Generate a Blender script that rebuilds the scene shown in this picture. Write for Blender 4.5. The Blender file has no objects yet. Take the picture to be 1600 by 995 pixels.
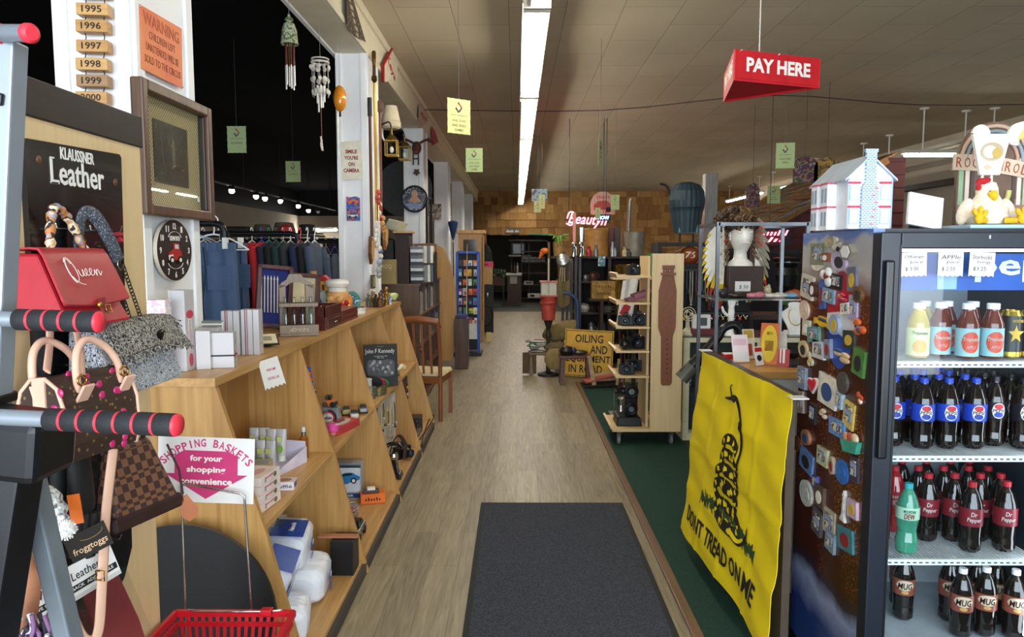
import bpy,math,random
from mathutils import Vector,Matrix,Euler
random.seed(7)
S = bpy.context.scene
C = S.collection
V = Vector
PI = math.pi
# ------------------------------------------------------------------ camera, world, light, exposure
FPX,PITCH,YAW,CH = 1150.0,math.atan(101.5/1150),math.atan(7/1150),1.6
cd = bpy.data.cameras.new('camera'); cam = bpy.data.objects.new('camera',cd); C.objects.link(cam)
cd.sensor_width = 36; cd.lens = 36*FPX/1600; cd.clip_start = .05; cd.clip_end = 200
cam.location = (0,0,CH); cam.rotation_euler = (PI/2-PITCH,0,YAW); S.camera = cam
S.view_settings.view_transform = 'Standard'; S.view_settings.look = 'None'
S.view_settings.gamma = 1; S.view_settings.exposure = 0.75; S.view_settings.use_curve_mapping = False
w = bpy.data.worlds.new('world'); S.world = w; w.use_nodes = True
w.node_tree.nodes['Background'].inputs[0].default_value = (.80,.90,1,1)
w.node_tree.nodes['Background'].inputs[1].default_value = .55
def area(name,loc,rot,sx,sy,e,col=(1,1,1)):
    l = bpy.data.lights.new(name,'AREA'); l.shape = 'RECTANGLE'; l.size = sx; l.size_y = sy; l.energy = e; l.color = col
    o = bpy.data.objects.new(name,l); C.objects.link(o); o.location = loc; o.rotation_euler = rot; return o
# daylight through the shop windows behind the camera
area('window_daylight',(.6,-2.2,1.75),(PI/2,0,0),6.5,2.5,285,(.82,.91,1))
# ------------------------------------------------------------------ projection of the survey points
_f = V((-math.sin(YAW)*math.cos(PITCH),math.cos(YAW)*math.cos(PITCH),-math.sin(PITCH)))
_r = V((math.cos(YAW),math.sin(YAW),0)); _u = _r.cross(_f)
EYE = V((0,0,CH)); CEIL = 3.75
def ray(x,y):return _f + _r*((x-800)/FPX) - _u*((y-497.5)/FPX)
def at(x,y,Y):d = ray(x,y); return EYE + d*(Y/d.y)
def gz(x,y,z=0.):d = ray(x,y); return EYE + d*((z-CH)/d.z)
def gx(x,y,X):d = ray(x,y); return EYE + d*(X/d.x)
# ------------------------------------------------------------------ materials
MATS = {}
def M(name,col,rough=.5,metal=0.,var=.12,scale=12.,bump=0.,stretch=None,em=None,es=0.,trans=0.,alpha=1.,ior=1.45,coat=0.,sheen=0.):
    """principled surface with procedural colour variation"""
    if name in MATS:return MATS[name]
    m = bpy.data.materials.new(name); m.use_nodes = True; nt = m.node_tree; b = nt.nodes['Principled BSDF']
    b.inputs['Roughness'].default_value = rough; b.inputs['Metallic'].default_value = metal
    b.inputs['IOR'].default_value = ior
    if trans:b.inputs['Transmission Weight'].default_value = trans
    if alpha < 1:b.inputs['Alpha'].default_value = alpha
    if coat:b.inputs['Coat Weight'].default_value = coat
    if sheen:b.inputs['Sheen Weight'].default_value = sheen
    if em:b.inputs['Emission Color'].default_value = (*em,1); b.inputs['Emission Strength'].default_value = es
    tc = nt.nodes.new('ShaderNodeTexCoord'); mp = nt.nodes.new('ShaderNodeMapping')
    nt.links.new(tc.outputs['Object'],mp.inputs[0])
    if stretch:mp.inputs['Scale'].default_value = stretch
    n = nt.nodes.new('ShaderNodeTexNoise'); n.inputs['Scale'].default_value = scale; n.inputs['Detail'].default_value = 4
    nt.links.new(mp.outputs[0],n.inputs['Vector'])
    r = nt.nodes.new('ShaderNodeValToRGB'); r.color_ramp.elements[0].position = .3; r.color_ramp.elements[1].position = .7
    r.color_ramp.elements[0].color = (*[max(0,c*(1-var)) for c in col],1); r.color_ramp.elements[1].color = (*[min(1,c*(1+var)) for c in col],1)
    nt.links.new(n.outputs['Fac'],r.inputs[0]); nt.links.new(r.outputs[0],b.inputs['Base Color'])
    if bump:
        bp = nt.nodes.new('ShaderNodeBump'); bp.inputs['Strength'].default_value = bump; bp.inputs['Distance'].default_value = .004
        nt.links.new(n.outputs['Fac'],bp.inputs['Height']); nt.links.new(bp.outputs[0],b.inputs['Normal'])
    m['b'] = 1; MATS[name] = m
    return m
def srgb(h):
    h = h.lstrip('#'); c = [int(h[i:i+2],16)/255 for i in (0,2,4)]
    return tuple(x/12.92 if x <= .04045 else ((x+.055)/1.055)**2.4 for x in c)
def P(h,rough=.5,metal=0.,**k):
    """material from a hex colour"""
    n = 'm_%s_%d_%d%s' % (h,rough*100,metal*100,''.join('_%s' % str(v) for v in k.values()))
    return M(n,srgb(h),rough,metal,**k)
def ramp(nt,fac,stops,interp='LINEAR'):
    r = nt.nodes.new('ShaderNodeValToRGB'); r.color_ramp.interpolation = interp
    e = r.color_ramp.elements
    while len(e) < len(stops):e.new(.5)
    for i,(p_,c_) in enumerate(stops):e[i].position = p_; e[i].color = (*c_,1)
    nt.links.new(fac,r.inputs[0]); return r.outputs[0]
def base(name,rough=.5,metal=0.):
    m = bpy.data.materials.new(name); m.use_nodes = True; nt = m.node_tree; b = nt.nodes['Principled BSDF']
    b.inputs['Roughness'].default_value = rough; b.inputs['Metallic'].default_value = metal
    tc = nt.nodes.new('ShaderNodeTexCoord'); MATS[name] = m
    return m,nt,b,tc
def mapped(nt,out,scale=(1,1,1),rot=(0,0,0),loc=(0,0,0)):
    mp = nt.nodes.new('ShaderNodeMapping'); nt.links.new(out,mp.inputs[0])
    mp.inputs['Scale'].default_value = scale; mp.inputs['Rotation'].default_value = rot; mp.inputs['Location'].default_value = loc
    return mp.outputs[0]
def node(nt,kind,vec=None,**k):
    n = nt.nodes.new('ShaderNodeTex'+kind)
    for a,b_ in k.items():
        a2 = a.replace('_',' ')
        if a2 in n.inputs:n.inputs[a2].default_value = b_
        else:setattr(n,a,b_)
    if vec is not None:nt.links.new(vec,n.inputs['Vector'])
    return n
def bump(nt,b,h,s=.3,d=.004):
    bp = nt.nodes.new('ShaderNodeBump'); bp.inputs['Strength'].default_value = s; bp.inputs['Distance'].default_value = d
    nt.links.new(h,bp.inputs['Height']); nt.links.new(bp.outputs[0],b.inputs['Normal'])
def mix(nt,fac,a,b_,mode='MIX'):
    x = nt.nodes.new('ShaderNodeMix'); x.data_type = 'RGBA'; x.blend_type = mode
    for v,s in ((fac,0),(a,6),(b_,7)):
        if isinstance(v,(int,float)):x.inputs[s].default_value = v
        elif isinstance(v,tuple):x.inputs[s].default_value = (*v,1)
        else:nt.links.new(v,x.inputs[s])
    return x.outputs[2]
def wood(name,c1,c2,axis=2,sc=1.,rough=.4,contrast=.6):
    """wood grain running along one axis (object coordinates)"""
    m,nt,b,tc = base(name,rough)
    s = [14*sc]*3; s[axis] = 1.1*sc
    v = mapped(nt,tc.outputs['Object'],s)
    n = node(nt,'Noise',v,Scale=1.4,Detail=5.,Distortion=1.2)
    s2 = [90*sc]*3; s2[axis] = 2.5*sc
    n2 = node(nt,'Noise',mapped(nt,tc.outputs['Object'],s2),Scale=1.,Detail=3.)
    col = ramp(nt,n.outputs['Fac'],[(.5-contrast/3,srgb(c1)),(.5+contrast/3,srgb(c2))])
    col = mix(nt,.35,col,ramp(nt,n2.outputs['Fac'],[(.35,srgb(c1)),(.65,srgb(c2))]))
    nt.links.new(col,b.inputs['Base Color']); bump(nt,b,n2.outputs['Fac'],.08,.002)
    return m
def image_like(name,cols,scale=14.,rough=.4,detail=3.,bumps=0.,coord='Object',stretch=(1,1,1),kind='noise'):
    """printed picture: patches of several colours"""
    m,nt,b,tc = base(name,rough)
    v = mapped(nt,tc.outputs[coord],stretch)
    n = node(nt,'Noise',v,Scale=scale,Detail=detail) if kind == 'noise' else node(nt,'Voronoi',v,Scale=scale)
    k = len(cols); lo,hi = (.32,.68) if kind == 'noise' else (0,.9)
    out = n.outputs['Fac'] if kind == 'noise' else n.outputs['Distance']
    nt.links.new(ramp(nt,out,[(lo+(hi-lo)*i/max(1,k),srgb(c)) for i,c in enumerate(cols)],'CONSTANT'),b.inputs['Base Color'])
    if bumps:bump(nt,b,out,bumps)
    return m
def glass(name,col=(1,1,1),rough=.02,a=.12):
    """thin clear pane: mostly transparent, mirror-like at grazing angles"""
    m,nt,b,tc = base(name,rough)
    nt.nodes.remove(b); out = nt.nodes['Material Output']
    t = nt.nodes.new('ShaderNodeBsdfTransparent'); t.inputs[0].default_value = (*col,1)
    g = nt.nodes.new('ShaderNodeBsdfGlossy'); g.inputs['Roughness'].default_value = rough
    fr = nt.nodes.new('ShaderNodeFresnel'); fr.inputs[0].default_value = 1.45
    ad = nt.nodes.new('ShaderNodeMath'); ad.operation = 'ADD'; ad.inputs[1].default_value = a; nt.links.new(fr.outputs[0],ad.inputs[0]); ge = nt.nodes.new('ShaderNodeNewGeometry'); mu = nt.nodes.new('ShaderNodeMath'); mu.operation = 'SUBTRACT'; mu.use_clamp = True; nt.links.new(ad.outputs[0],mu.inputs[0]); nt.links.new(ge.outputs['Backfacing'],mu.inputs[1])
    x = nt.nodes.new('ShaderNodeMixShader'); nt.links.new(mu.outputs[0],x.inputs[0]); nt.links.new(t.outputs[0],x.inputs[1]); nt.links.new(g.outputs[0],x.inputs[2])
    nt.links.new(x.outputs[0],out.inputs[0]); return m
# ------------------------------------------------------------------ mesh builder
class FR:
    """a frame on a surface: origin, right, up, outward normal"""
    def __init__(s,o,u=(1,0,0),n=(0,-1,0),tilt=0.):
        s.o = V(o); s.n = V(n).normalized(); s.u = V(u).normalized(); s.v = s.n.cross(s.u).normalized()
        if tilt:q = Matrix.Rotation(tilt,3,s.n); s.u = q @ s.u; s.v = q @ s.v
    def p(s,x,y,z=0.):return s.o + s.u*x + s.v*y + s.n*z
    def up(s,x=0,y=0,z=0.,tilt=0.):return FR(s.p(x,y,z),s.u,s.n,tilt)
def front(o,tilt=0.,yaw=0.):return FR(o,(math.cos(yaw),math.sin(yaw),0),(math.sin(yaw),-math.cos(yaw),0),tilt)
def right(o,tilt=0.):return FR(o,(0,1,0),(1,0,0),tilt)      # face looking towards +x
def left(o,tilt=0.):return FR(o,(0,-1,0),(-1,0,0),tilt)     # face looking towards -x
def flat(o,a=0.):return FR(o,(math.cos(a),math.sin(a),0),(0,0,1))
_tc = {}
def text_mesh(s,bold,ext,shear):
    k = (s,bold,ext,shear)
    if k not in _tc:
        cu = bpy.data.curves.new('t','FONT'); cu.body = s; cu.size = 1; cu.offset = bold; cu.extrude = ext; cu.resolution_u = 2
        cu.shear = shear; cu.align_x = 'CENTER'; cu.space_line = .95
        o = bpy.data.objects.new('t',cu); me = bpy.data.meshes.new_from_object(o)
        vs = [v.co.copy() for v in me.vertices]; fs = [tuple(p_.vertices) for p_ in me.polygons]
        bpy.data.objects.remove(o); bpy.data.meshes.remove(me); bpy.data.curves.remove(cu)
        x0 = min(v.x for v in vs); x1 = max(v.x for v in vs); y0 = min(v.y for v in vs); y1 = max(v.y for v in vs)
        _tc[k] = ([V(((v.x-x0)/(x1-x0)-.5,(v.y-y0)/(y1-y0)-.5,v.z)) for v in vs],fs)
    return _tc[k]
class MB:
    def __init__(s):s.v = []; s.f = []; s.fm = []; s.fs = []; s.mats = []; s.X = None
    def add(s,vs,fs,m,smooth=False):
        b = len(s.v)
        if s.X:vs = [s.X @ V(v) for v in vs]
        s.v += [V(v) for v in vs]
        if m not in s.mats:s.mats.append(m)
        i = s.mats.index(m)
        for f in fs:s.f.append(tuple(b+k for k in f)); s.fm.append(i); s.fs.append(smooth)
        return s
    def box(s,c,d,m,R=None,tx=1.,ty=1.):
        """c centre, d size, R rotation (euler xyz or z angle), tx/ty taper of the top"""
        x,y,z = d[0]/2,d[1]/2,d[2]/2
        vs = [V((sx*x*(tx if sz > 0 else 1),sy*y*(ty if sz > 0 else 1),sz*z)) for sz in (-1,1) for sy in (-1,1) for sx in (-1,1)]
        if R is not None:
            q = Euler((0,0,R) if isinstance(R,(int,float)) else R).to_matrix(); vs = [q @ v for v in vs]
        c = V(c)
        return s.add([v+c for v in vs],[(0,2,3,1),(4,5,7,6),(0,1,5,4),(2,6,7,3),(1,3,7,5),(0,4,6,2)],m)
    def bx(s,x0,x1,y0,y1,z0,z1,m):return s.box(((x0+x1)/2,(y0+y1)/2,(z0+z1)/2),(abs(x1-x0),abs(y1-y0),abs(z1-z0)),m)
    def fbox(s,F,x,y,w_,h,d,m,z=0.):
        """box sitting on a frame: centre x,y; its back at height z"""
        vs = [F.p(x+a*w_/2,y+b*h/2,z+c*d) for c in (0,1) for b in (-1,1) for a in (-1,1)]
        return s.add(vs,[(0,2,3,1),(4,5,7,6),(0,1,5,4),(2,6,7,3),(1,3,7,5),(0,4,6,2)],m)
    def bar(s,a,b,w_,t,m,up=(0,0,1)):
        """square bar from a to b"""
        a,b = V(a),V(b); d = (b-a).normalized(); u = V(up)
        if abs(d.dot(u)) > .98:u = V((0,1,0))
        x = d.cross(u).normalized(); y = x.cross(d)
        vs = [q+x*i*w_/2+y*j*t/2 for q in (a,b) for j in (-1,1) for i in (-1,1)]
        return s.add(vs,[(0,1,3,2),(4,6,7,5),(0,4,5,1),(2,3,7,6),(1,5,7,3),(0,2,6,4)],m)
    def tube(s,pts,r,m,n=8,closed=False,smooth=True,caps=True,flat_=1.):
        pts = [V(p_) for p_ in pts]; k = len(pts); rs = r if isinstance(r,(list,tuple)) else [r]*k
        vs = []; ref = None
        for i,p_ in enumerate(pts):
            if closed:t = pts[(i+1) % k]-pts[i-1]
            else:t = pts[min(i+1,k-1)]-pts[max(i-1,0)]
            t = t.normalized() if t.length > 1e-9 else V((0,0,1))
            if ref is None:ref = V((0,0,1)) if abs(t.z) < .9 else V((1,0,0))
            x = t.cross(ref)
            x = x.normalized() if x.length > 1e-6 else t.orthogonal().normalized()
            y = x.cross(t); ref = y
            vs += [p_+x*math.cos(2*PI*j/n)*rs[i]+y*math.sin(2*PI*j/n)*rs[i]*flat_ for j in range(n)]
        fs = [(i*n+j,i*n+(j+1) % n,(i+1) % k*n+(j+1) % n,(i+1) % k*n+j) for i in range(k if closed else k-1) for j in range(n)]
        s.add(vs,fs,m,smooth)
        if caps and not closed:s.add(vs[:n],[tuple(range(n))[::-1]],m); s.add(vs[-n:],[tuple(range(n))],m)
        return s
    def cyl(s,a,b,r,m,r2=None,n=14,smooth=True):return s.tube([a,b],[r,r if r2 is None else r2],m,n,smooth=smooth)
    def lathe(s,c,prof,m,n=16,F=None,sy=1.,a0=0.,a1=2*PI):
        """prof: (radius, height[, material])"""
        c = V(c); F = F or FR(c,(1,0,0),(0,0,1)); full = abs(a1-a0-2*PI) < 1e-6; nn = n if full else n+1
        for i in range(len(prof)-1):
            mm = prof[i][2] if len(prof[i]) > 2 else m
            vs = []
            for q in (prof[i],prof[i+1]):
                for j in range(nn):
                    a = a0+(a1-a0)*j/n; vs.append(F.p(q[0]*math.cos(a),q[0]*math.sin(a)*sy,q[1]))
            fs = [(j,(j+1) % nn,nn+(j+1) % nn,nn+j) for j in range(n)]
            s.add(vs,fs,mm,True)
        return s
    def ell(s,c,r,m,n=12,k=8,R=None):
        r = (r,)*3 if isinstance(r,(int,float)) else r; c = V(c)
        q = Euler(R).to_matrix() if R is not None else Matrix.Identity(3)
        vs = [V((0,0,-1))]+[V((math.sin(PI*i/k)*math.cos(2*PI*j/n),math.sin(PI*i/k)*math.sin(2*PI*j/n),-math.cos(PI*i/k))) for i in range(1,k) for j in range(n)]+[V((0,0,1))]
        vs = [c+q @ V((v.x*r[0],v.y*r[1],v.z*r[2])) for v in vs]; L = len(vs)-1
        fs = [(0,1+(j+1) % n,1+j) for j in range(n)]
        fs += [(1+i*n+j,1+i*n+(j+1) % n,1+(i+1)*n+(j+1) % n,1+(i+1)*n+j) for i in range(k-2) for j in range(n)]
        fs += [(L,1+(k-2)*n+j,1+(k-2)*n+(j+1) % n) for j in range(n)]
        return s.add(vs,fs,m,True)
    def prism(s,F,poly,d,m,z=0.,m2=None):
        """outline in a frame, thickness d outwards; m2 = colour of the rim"""
        k = len(poly); a = sum(poly[i][0]*poly[(i+1) % k][1]-poly[(i+1) % k][0]*poly[i][1] for i in range(k))
        if a < 0:poly = poly[::-1]
        vs = [F.p(x,y,z) for x,y in poly]+[F.p(x,y,z+d) for x,y in poly]
        s.add(vs,[tuple(range(k,2*k))],m); s.add(vs,[tuple(range(k))[::-1]],m2 or m)
        return s.add(vs,[(i,(i+1) % k,k+(i+1) % k,k+i) for i in range(k)],m2 or m)
    def disc(s,F,x,y,rx,ry,d,m,z=0.,n=18,m2=None):
        return s.prism(F,[(x+rx*math.cos(2*PI*i/n),y+ry*math.sin(2*PI*i/n)) for i in range(n)],d,m,z,m2)
    def quad(s,a,b,c,d,m):return s.add([a,b,c,d],[(0,1,2,3)],m)
    def grid(s,fn,nu,nv,m,smooth=True):
        vs = [V(fn(i/nu,j/nv)) for j in range(nv+1) for i in range(nu+1)]
        return s.add(vs,[(j*(nu+1)+i,j*(nu+1)+i+1,(j+1)*(nu+1)+i+1,(j+1)*(nu+1)+i) for j in range(nv) for i in range(nu)],m,smooth)
    def sheet(s,fn,nu,nv,m,nrm,t=.002,smooth=True):
        """cloth with thickness t along nrm"""
        nrm = V(nrm)
        s.grid(fn,nu,nv,m,smooth); s.grid(lambda u,v:V(fn(1-u,v))-nrm*t,nu,nv,m,smooth)
        e = [V(fn(i/nu,0)) for i in range(nu+1)]+[V(fn(1,j/nv)) for j in range(1,nv+1)]+[V(fn(1-i/nu,1)) for i in range(1,nu+1)]+[V(fn(0,1-j/nv)) for j in range(1,nv)]
        k = len(e); vs = e+[x-nrm*t for x in e]
        return s.add(vs,[(i,k+i,k+(i+1) % k,(i+1) % k) for i in range(k)],m,smooth)
    def text(s,F,x,y,w_,h,body,m,ext=.0008,bold=0.,shear=0.,z=.0006):
        vs,fs = text_mesh(body,bold,.5,shear)
        return s.add([F.p(x+v.x*w_,y+v.y*h,z+(v.z+.5)*ext) for v in vs],fs,m)
    def stroke(s,F,pts,r,m,z=.001,n=5,closed=False):
        return s.tube([F.p(a,b,z) for a,b in pts],r,m,n,closed=closed,flat_=.6)
    def o(s,name,parent=None,label=None,cat=None,group=None,kind=None,bev=0.,sub=0,loc=None,seg=2):
        me = bpy.data.meshes.new(name); ob = bpy.data.objects.new(name,me); C.objects.link(ob)
        if parent is not None:org = WL[parent.name]
        elif loc is not None:org = V(loc)
        else:
            lo = [min(v[i] for v in s.v) for i in range(3)]; hi = [max(v[i] for v in s.v) for i in range(3)]
            org = V(((lo[0]+hi[0])/2,(lo[1]+hi[1])/2,lo[2]))
        me.from_pydata([tuple(v-org) for v in s.v],[],s.f)
        for m in s.mats:me.materials.append(m)
        me.polygons.foreach_set('material_index',s.fm); me.polygons.foreach_set('use_smooth',s.fs); me.update()
        if parent is not None:ob.parent = parent; WL[ob.name] = org
        else:ob.location = org; WL[ob.name] = org
        if bev:b = ob.modifiers.new('bevel','BEVEL'); b.width = bev; b.segments = seg; b.limit_method = 'ANGLE'; b.angle_limit = .6
        if sub:b = ob.modifiers.new('sub','SUBSURF'); b.levels = sub; b.render_levels = sub
        return tag(ob,label,cat,group,kind)
WL = {}
def tag(o,label=None,cat=None,group=None,kind=None):
    for k,v in (('label',label),('category',cat),('group',group),('kind',kind)):
        if v:o[k] = v
    return o
def thing(name,label,cat,loc,group=None):
    o = bpy.data.objects.new(name,None); C.objects.link(o); o.location = loc; o.empty_display_size = .05; WL[o.name] = V(loc)
    return tag(o,label,cat,group)
def dup(o,loc=None,rz=0.,label=None,group=None,parent=None,s=None):
    c = o.copy(); C.objects.link(c)
    if parent is not None:c.parent = parent
    if loc is not None:
        c.location = loc
        if rz:c.rotation_euler = (0,0,rz)
    if s:c.scale = (s,s,s)
    WL[c.name] = V(c.location)
    if label:c['label'] = label
    if group:c['group'] = group
    for ch in list(o.children):dup(ch,parent=c)
    return c
def lin(a,b,n):return [a+(b-a)*i/(n-1) for i in range(n)]
def arc(c,r,a0,a1,n,r2=None):return [(c[0]+r*math.cos(a0+(a1-a0)*i/(n-1)),c[1]+(r2 or r)*math.sin(a0+(a1-a0)*i/(n-1))) for i in range(n)]
def smooth(pts,k=4):
    """Catmull-Rom through points"""
    pts = [V(p_) for p_ in pts]; out = []
    for i in range(len(pts)-1):
        p0,p1,p2,p3 = pts[max(i-1,0)],pts[i],pts[i+1],pts[min(i+2,len(pts)-1)]
        for j in range(k):
            t = j/k; out.append(.5*((2*p1)+(p2-p0)*t+(2*p0-5*p1+4*p2-p3)*t*t+(3*p1-p0-3*p2+p3)*t**3))
    return out+[pts[-1]]
def sm2(pts,k=4):return [(v.x,v.y) for v in smooth([(a,b,0) for a,b in pts],k)]
# ================================================================== common materials
WHITE = P('ece9e2',.5,var=.03); PAINT = P('eff0f2',.55,var=.04,scale=6); CREAM = P('e6dcc2',.55,var=.05,scale=5)
BLACK = P('0b0b0c',.5,var=.3); SATIN = P('141416',.3,var=.2); DARK = P('26252a',.55,var=.15); GREY = P('8b9097',.4,var=.06)
CHROME = P('c9ccd0',.18,1.); STEEL = P('8d9196',.3,1.); BRASS = P('b08a3c',.28,1.); GOLD = P('c9a24a',.25,1.); IRON = P('2a2826',.5,.6,var=.3)
RED = P('b3121d',.4); BLUE = P('1f4fa8',.4); GREEN = P('2f7a3c',.5); YELLOW = P('d9b81c',.5); PINK = P('d9568e',.5); ORANGE = P('dd6a1c',.5)
PAPER = P('dddbd8',.8,var=.02); INK = P('16161a',.6); TAN = P('c99b6a',.6); BROWN = P('5a3722',.55,var=.2); CARD = P('b98f5a',.7)
OAK = wood('oak','a87c42','cda266',1,1.); OAKV = wood('oak_upright','a0743c','c99c5e',2,.8); OAKX = wood('oak_end','b0854a','d3a96b',2,1.)
BIRCH = wood('birch','d5b684','e3c99b',2,.8,.45); BIRCHX = wood('birch_level','cfae7a','e2c796',0,.9); PLY = wood('plywood','9a6c36','b98748',2,.6)
WALNUT = wood('walnut','3c2718','5e4129',2,1.); WALNUTX = wood('walnut_level','4a2f1c','6e4a2c',1,1.); MAHOG = wood('mahogany','3a140f','5c221a',1,1.2,.3)
OLDWOOD = wood('weathered_wood','5a452f','7d6444',2,2.); GREYWOOD = wood('barnwood','5c5650','8a837a',2,2.); CHERRY = wood('cherry','74401f','8f542c',2,1.)
GLASS = glass('clear_glass',(.97,.99,.98),.02,.02); PANE = glass('cooler_glass',(.95,.97,.98),.015,0.); SMOKED = glass('bottle_glass',(.8,.85,.85),.03,.06)
def m_floor():
    m,nt,b,tc = base('vinyl_planks',.42)
    v = mapped(nt,tc.outputs['Object'],rot=(0,0,PI/2))
    br = node(nt,'Brick',v,Scale=1.,Mortar_Size=.003,Brick_Width=1.22,Row_Height=.15,Bias=0.,offset=.37)
    br.inputs['Color1'].default_value = (*srgb('726552'),1); br.inputs['Color2'].default_value = (*srgb('a3957a'),1); br.inputs['Mortar'].default_value = (*srgb('564c3e'),1)
    g = node(nt,'Noise',mapped(nt,tc.outputs['Object'],(15,1.1,1)),Scale=1.5,Detail=7.,Distortion=2.2)
    f = node(nt,'Noise',mapped(nt,tc.outputs['Object'],(120,4,1)),Scale=1.,Detail=2.)
    c = mix(nt,.58,br.outputs['Color'],ramp(nt,g.outputs['Fac'],[(.24,srgb('4a3f30')),(.45,srgb('877a61')),(.6,srgb('9d9076')),(.78,srgb('b8ab91'))]))
    c = mix(nt,.18,c,ramp(nt,f.outputs['Fac'],[(.35,srgb('3d3428')),(.6,srgb('968b76'))]))
    nt.links.new(c,b.inputs['Base Color']); bump(nt,b,f.outputs['Fac'],.06,.002); return m
def m_ceiling():
    m,nt,b,tc = base('ceiling_tiles',.8)
    v = mapped(nt,tc.outputs['Object'],rot=(0,0,PI/2),loc=(.1,.07,0))
    br = node(nt,'Brick',v,Scale=1.,Mortar_Size=.004,Mortar_Smooth=.3,Brick_Width=1.01,Row_Height=.506,Bias=0.,offset=.5)
    br.inputs['Color1'].default_value = (*srgb('c4b69b'),1); br.inputs['Color2'].default_value = (*srgb('cfc2a8'),1); br.inputs['Mortar'].default_value = (*srgb('7d7058'),1)
    n = node(nt,'Noise',tc.outputs['Object'],Scale=.8,Detail=4.)
    c = mix(nt,.25,br.outputs['Color'],ramp(nt,n.outputs['Fac'],[(.35,srgb('a6977c')),(.65,srgb('d0c3a9'))]))
    nt.links.new(c,b.inputs['Base Color']); bump(nt,b,br.outputs['Fac'],-.5,.006); return m
def m_black_ceiling():
    m,nt,b,tc = base('black_ceiling',1.); b.inputs['Specular IOR Level'].default_value = .1
    v = mapped(nt,tc.outputs['Object'],rot=(0,0,PI/2))
    br = node(nt,'Brick',v,Scale=1.,Mortar_Size=.006,Brick_Width=2.4,Row_Height=.6,Bias=0.,offset=.0)
    for k,h in (('Color1','0e0e10'),('Color2','121214'),('Mortar','050505')):br.inputs[k].default_value = (*srgb(h),1)
    nt.links.new(br.outputs['Color'],b.inputs['Base Color']); return m
def m_fibre(name,a,b_,scale,bs=.5,rough=.95):
    m,nt,b,tc = base(name,rough); n = node(nt,'Noise',tc.outputs['Object'],Scale=scale,Detail=3.)
    nt.links.new(ramp(nt,n.outputs['Fac'],[(.35,srgb(a)),(.65,srgb(b_))]),b.inputs['Base Color']); bump(nt,b,n.outputs['Fac'],bs,.004); return m
FLOOR = m_floor(); CARPET = m_fibre('green_carpet','08291f','124131',160); MATF = m_fibre('charcoal_mat','20232d','3e434f',130,.8)
BWALL = P('c9bda9',.8,var=.05,scale=2)
SH = [wood('shake%d' % i,a,b_,2,1.5,.8) for i,(a,b_) in enumerate((('86602f','b48a50'),('7c5729','a97d45'),('8f6a3a','c0955c'),('6f4c24','9a6f3a')))]
# ================================================================== the setting
def struct(mb,name,**k):return mb.o(name,kind='structure',**k)
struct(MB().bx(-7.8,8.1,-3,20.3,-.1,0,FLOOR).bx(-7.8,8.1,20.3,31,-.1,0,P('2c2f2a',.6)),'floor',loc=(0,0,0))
struct(MB().bx(.775,7.9,-3,9.05,0,.008,CARPET),'floor_carpet',loc=(0,0,0))
struct(MB().bx(.735,.785,-3,9.05,0,.014,wood('edging','5f4632','7c5f46',1)),'trim_1',bev=.005)
struct(MB().bx(-1.36,8.1,-3,26.2,CEIL,CEIL+.1,m_ceiling()),'ceiling',loc=(0,0,CEIL))
struct(MB().bx(-7.8,-1.62,-3,26.2,CEIL+.01,CEIL+.1,m_black_ceiling()),'ceiling_dark',loc=(0,0,CEIL+.01))
b = MB().bx(-1.62,-1.35,-3,25.9,3.38,CEIL+.01,CREAM); b.bx(-1.35,-1.32,-3,25.9,CEIL-.075,CEIL,CREAM); b.bx(-1.35,-1.335,-3,25.9,3.38,3.43,CREAM); b.bx(-1.66,-1.62,-3,25.9,3.37,3.47,PAINT)
struct(b,'beam',bev=.006)
for i,(y0,y1) in enumerate(((2.65,3.12),(6.745,7.28),(10.7,11.23),(14.6,15.1),(18.5,19.0),(22.4,22.9))):
    b = MB().bx(-1.62,-1.35,y0,y1,0,3.38,PAINT)
    for xx in (-1.62,-1.40):b.bx(xx,xx+.05,y0-.015,y0,0,3.38,PAINT)
    for yy in (y0,y1-.06):b.bx(-1.35,-1.336,yy,yy+.06,0,3.38,PAINT)
    b.bx(-1.635,-1.335,y0-.02,y1,0,.2,PAINT)
    struct(b,'column',bev=.004)
struct(MB().bx(-7.8,-7.6,-3,26.2,0,2.91,BWALL).bx(-7.8,-7.6,-3,26.2,2.91,CEIL+.01,BLACK),'wall_left')
struct(MB().bx(7.9,8.1,-3,26.2,0,CEIL,BWALL).bx(7.75,7.9,3,25.9,2.84,2.94,P('3a2a20',.5)),'wall_right')
# back wall with its shingles and doorway
b = MB(); b.bx(-7.6,-1.6,25.9,26.2,0,2.91,BWALL); b.bx(-7.6,-1.6,25.9,26.2,2.91,CEIL,BLACK)
b.bx(-1.6,-1.05,25.9,26.2,0,CEIL,SH[3]); b.bx(-1.05,1.45,25.9,26.2,2.26,CEIL,SH[3]); b.bx(1.45,8.1,25.9,26.2,0,CEIL,SH[3])
rr = random.Random(3)
for k in range(6):
    x = -1.66; z = 2.24+k*.262
    while x < 7.8:
        wd = rr.uniform(.15,.37); hh = .31; b.box((x+wd/2,25.87-.02*rr.random(),z+hh/2+rr.uniform(-.012,.012)),(wd-.006,.02,hh),rr.choice(SH),R=(-.10,0,0)); x += wd
for k in range(9):
    for x0,x1 in ((-1.66,-1.07),(1.47,7.8)):
        x = x0
        while x < x1-.05:
            wd = min(rr.uniform(.15,.37),x1-x); b.box((x+wd/2,25.87,-.05+k*.262+.15),(wd-.006,.02,.31),rr.choice(SH),R=(-.10,0,0)); x += wd
struct(b,'wall_back',loc=(0,25.9,0))
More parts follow.
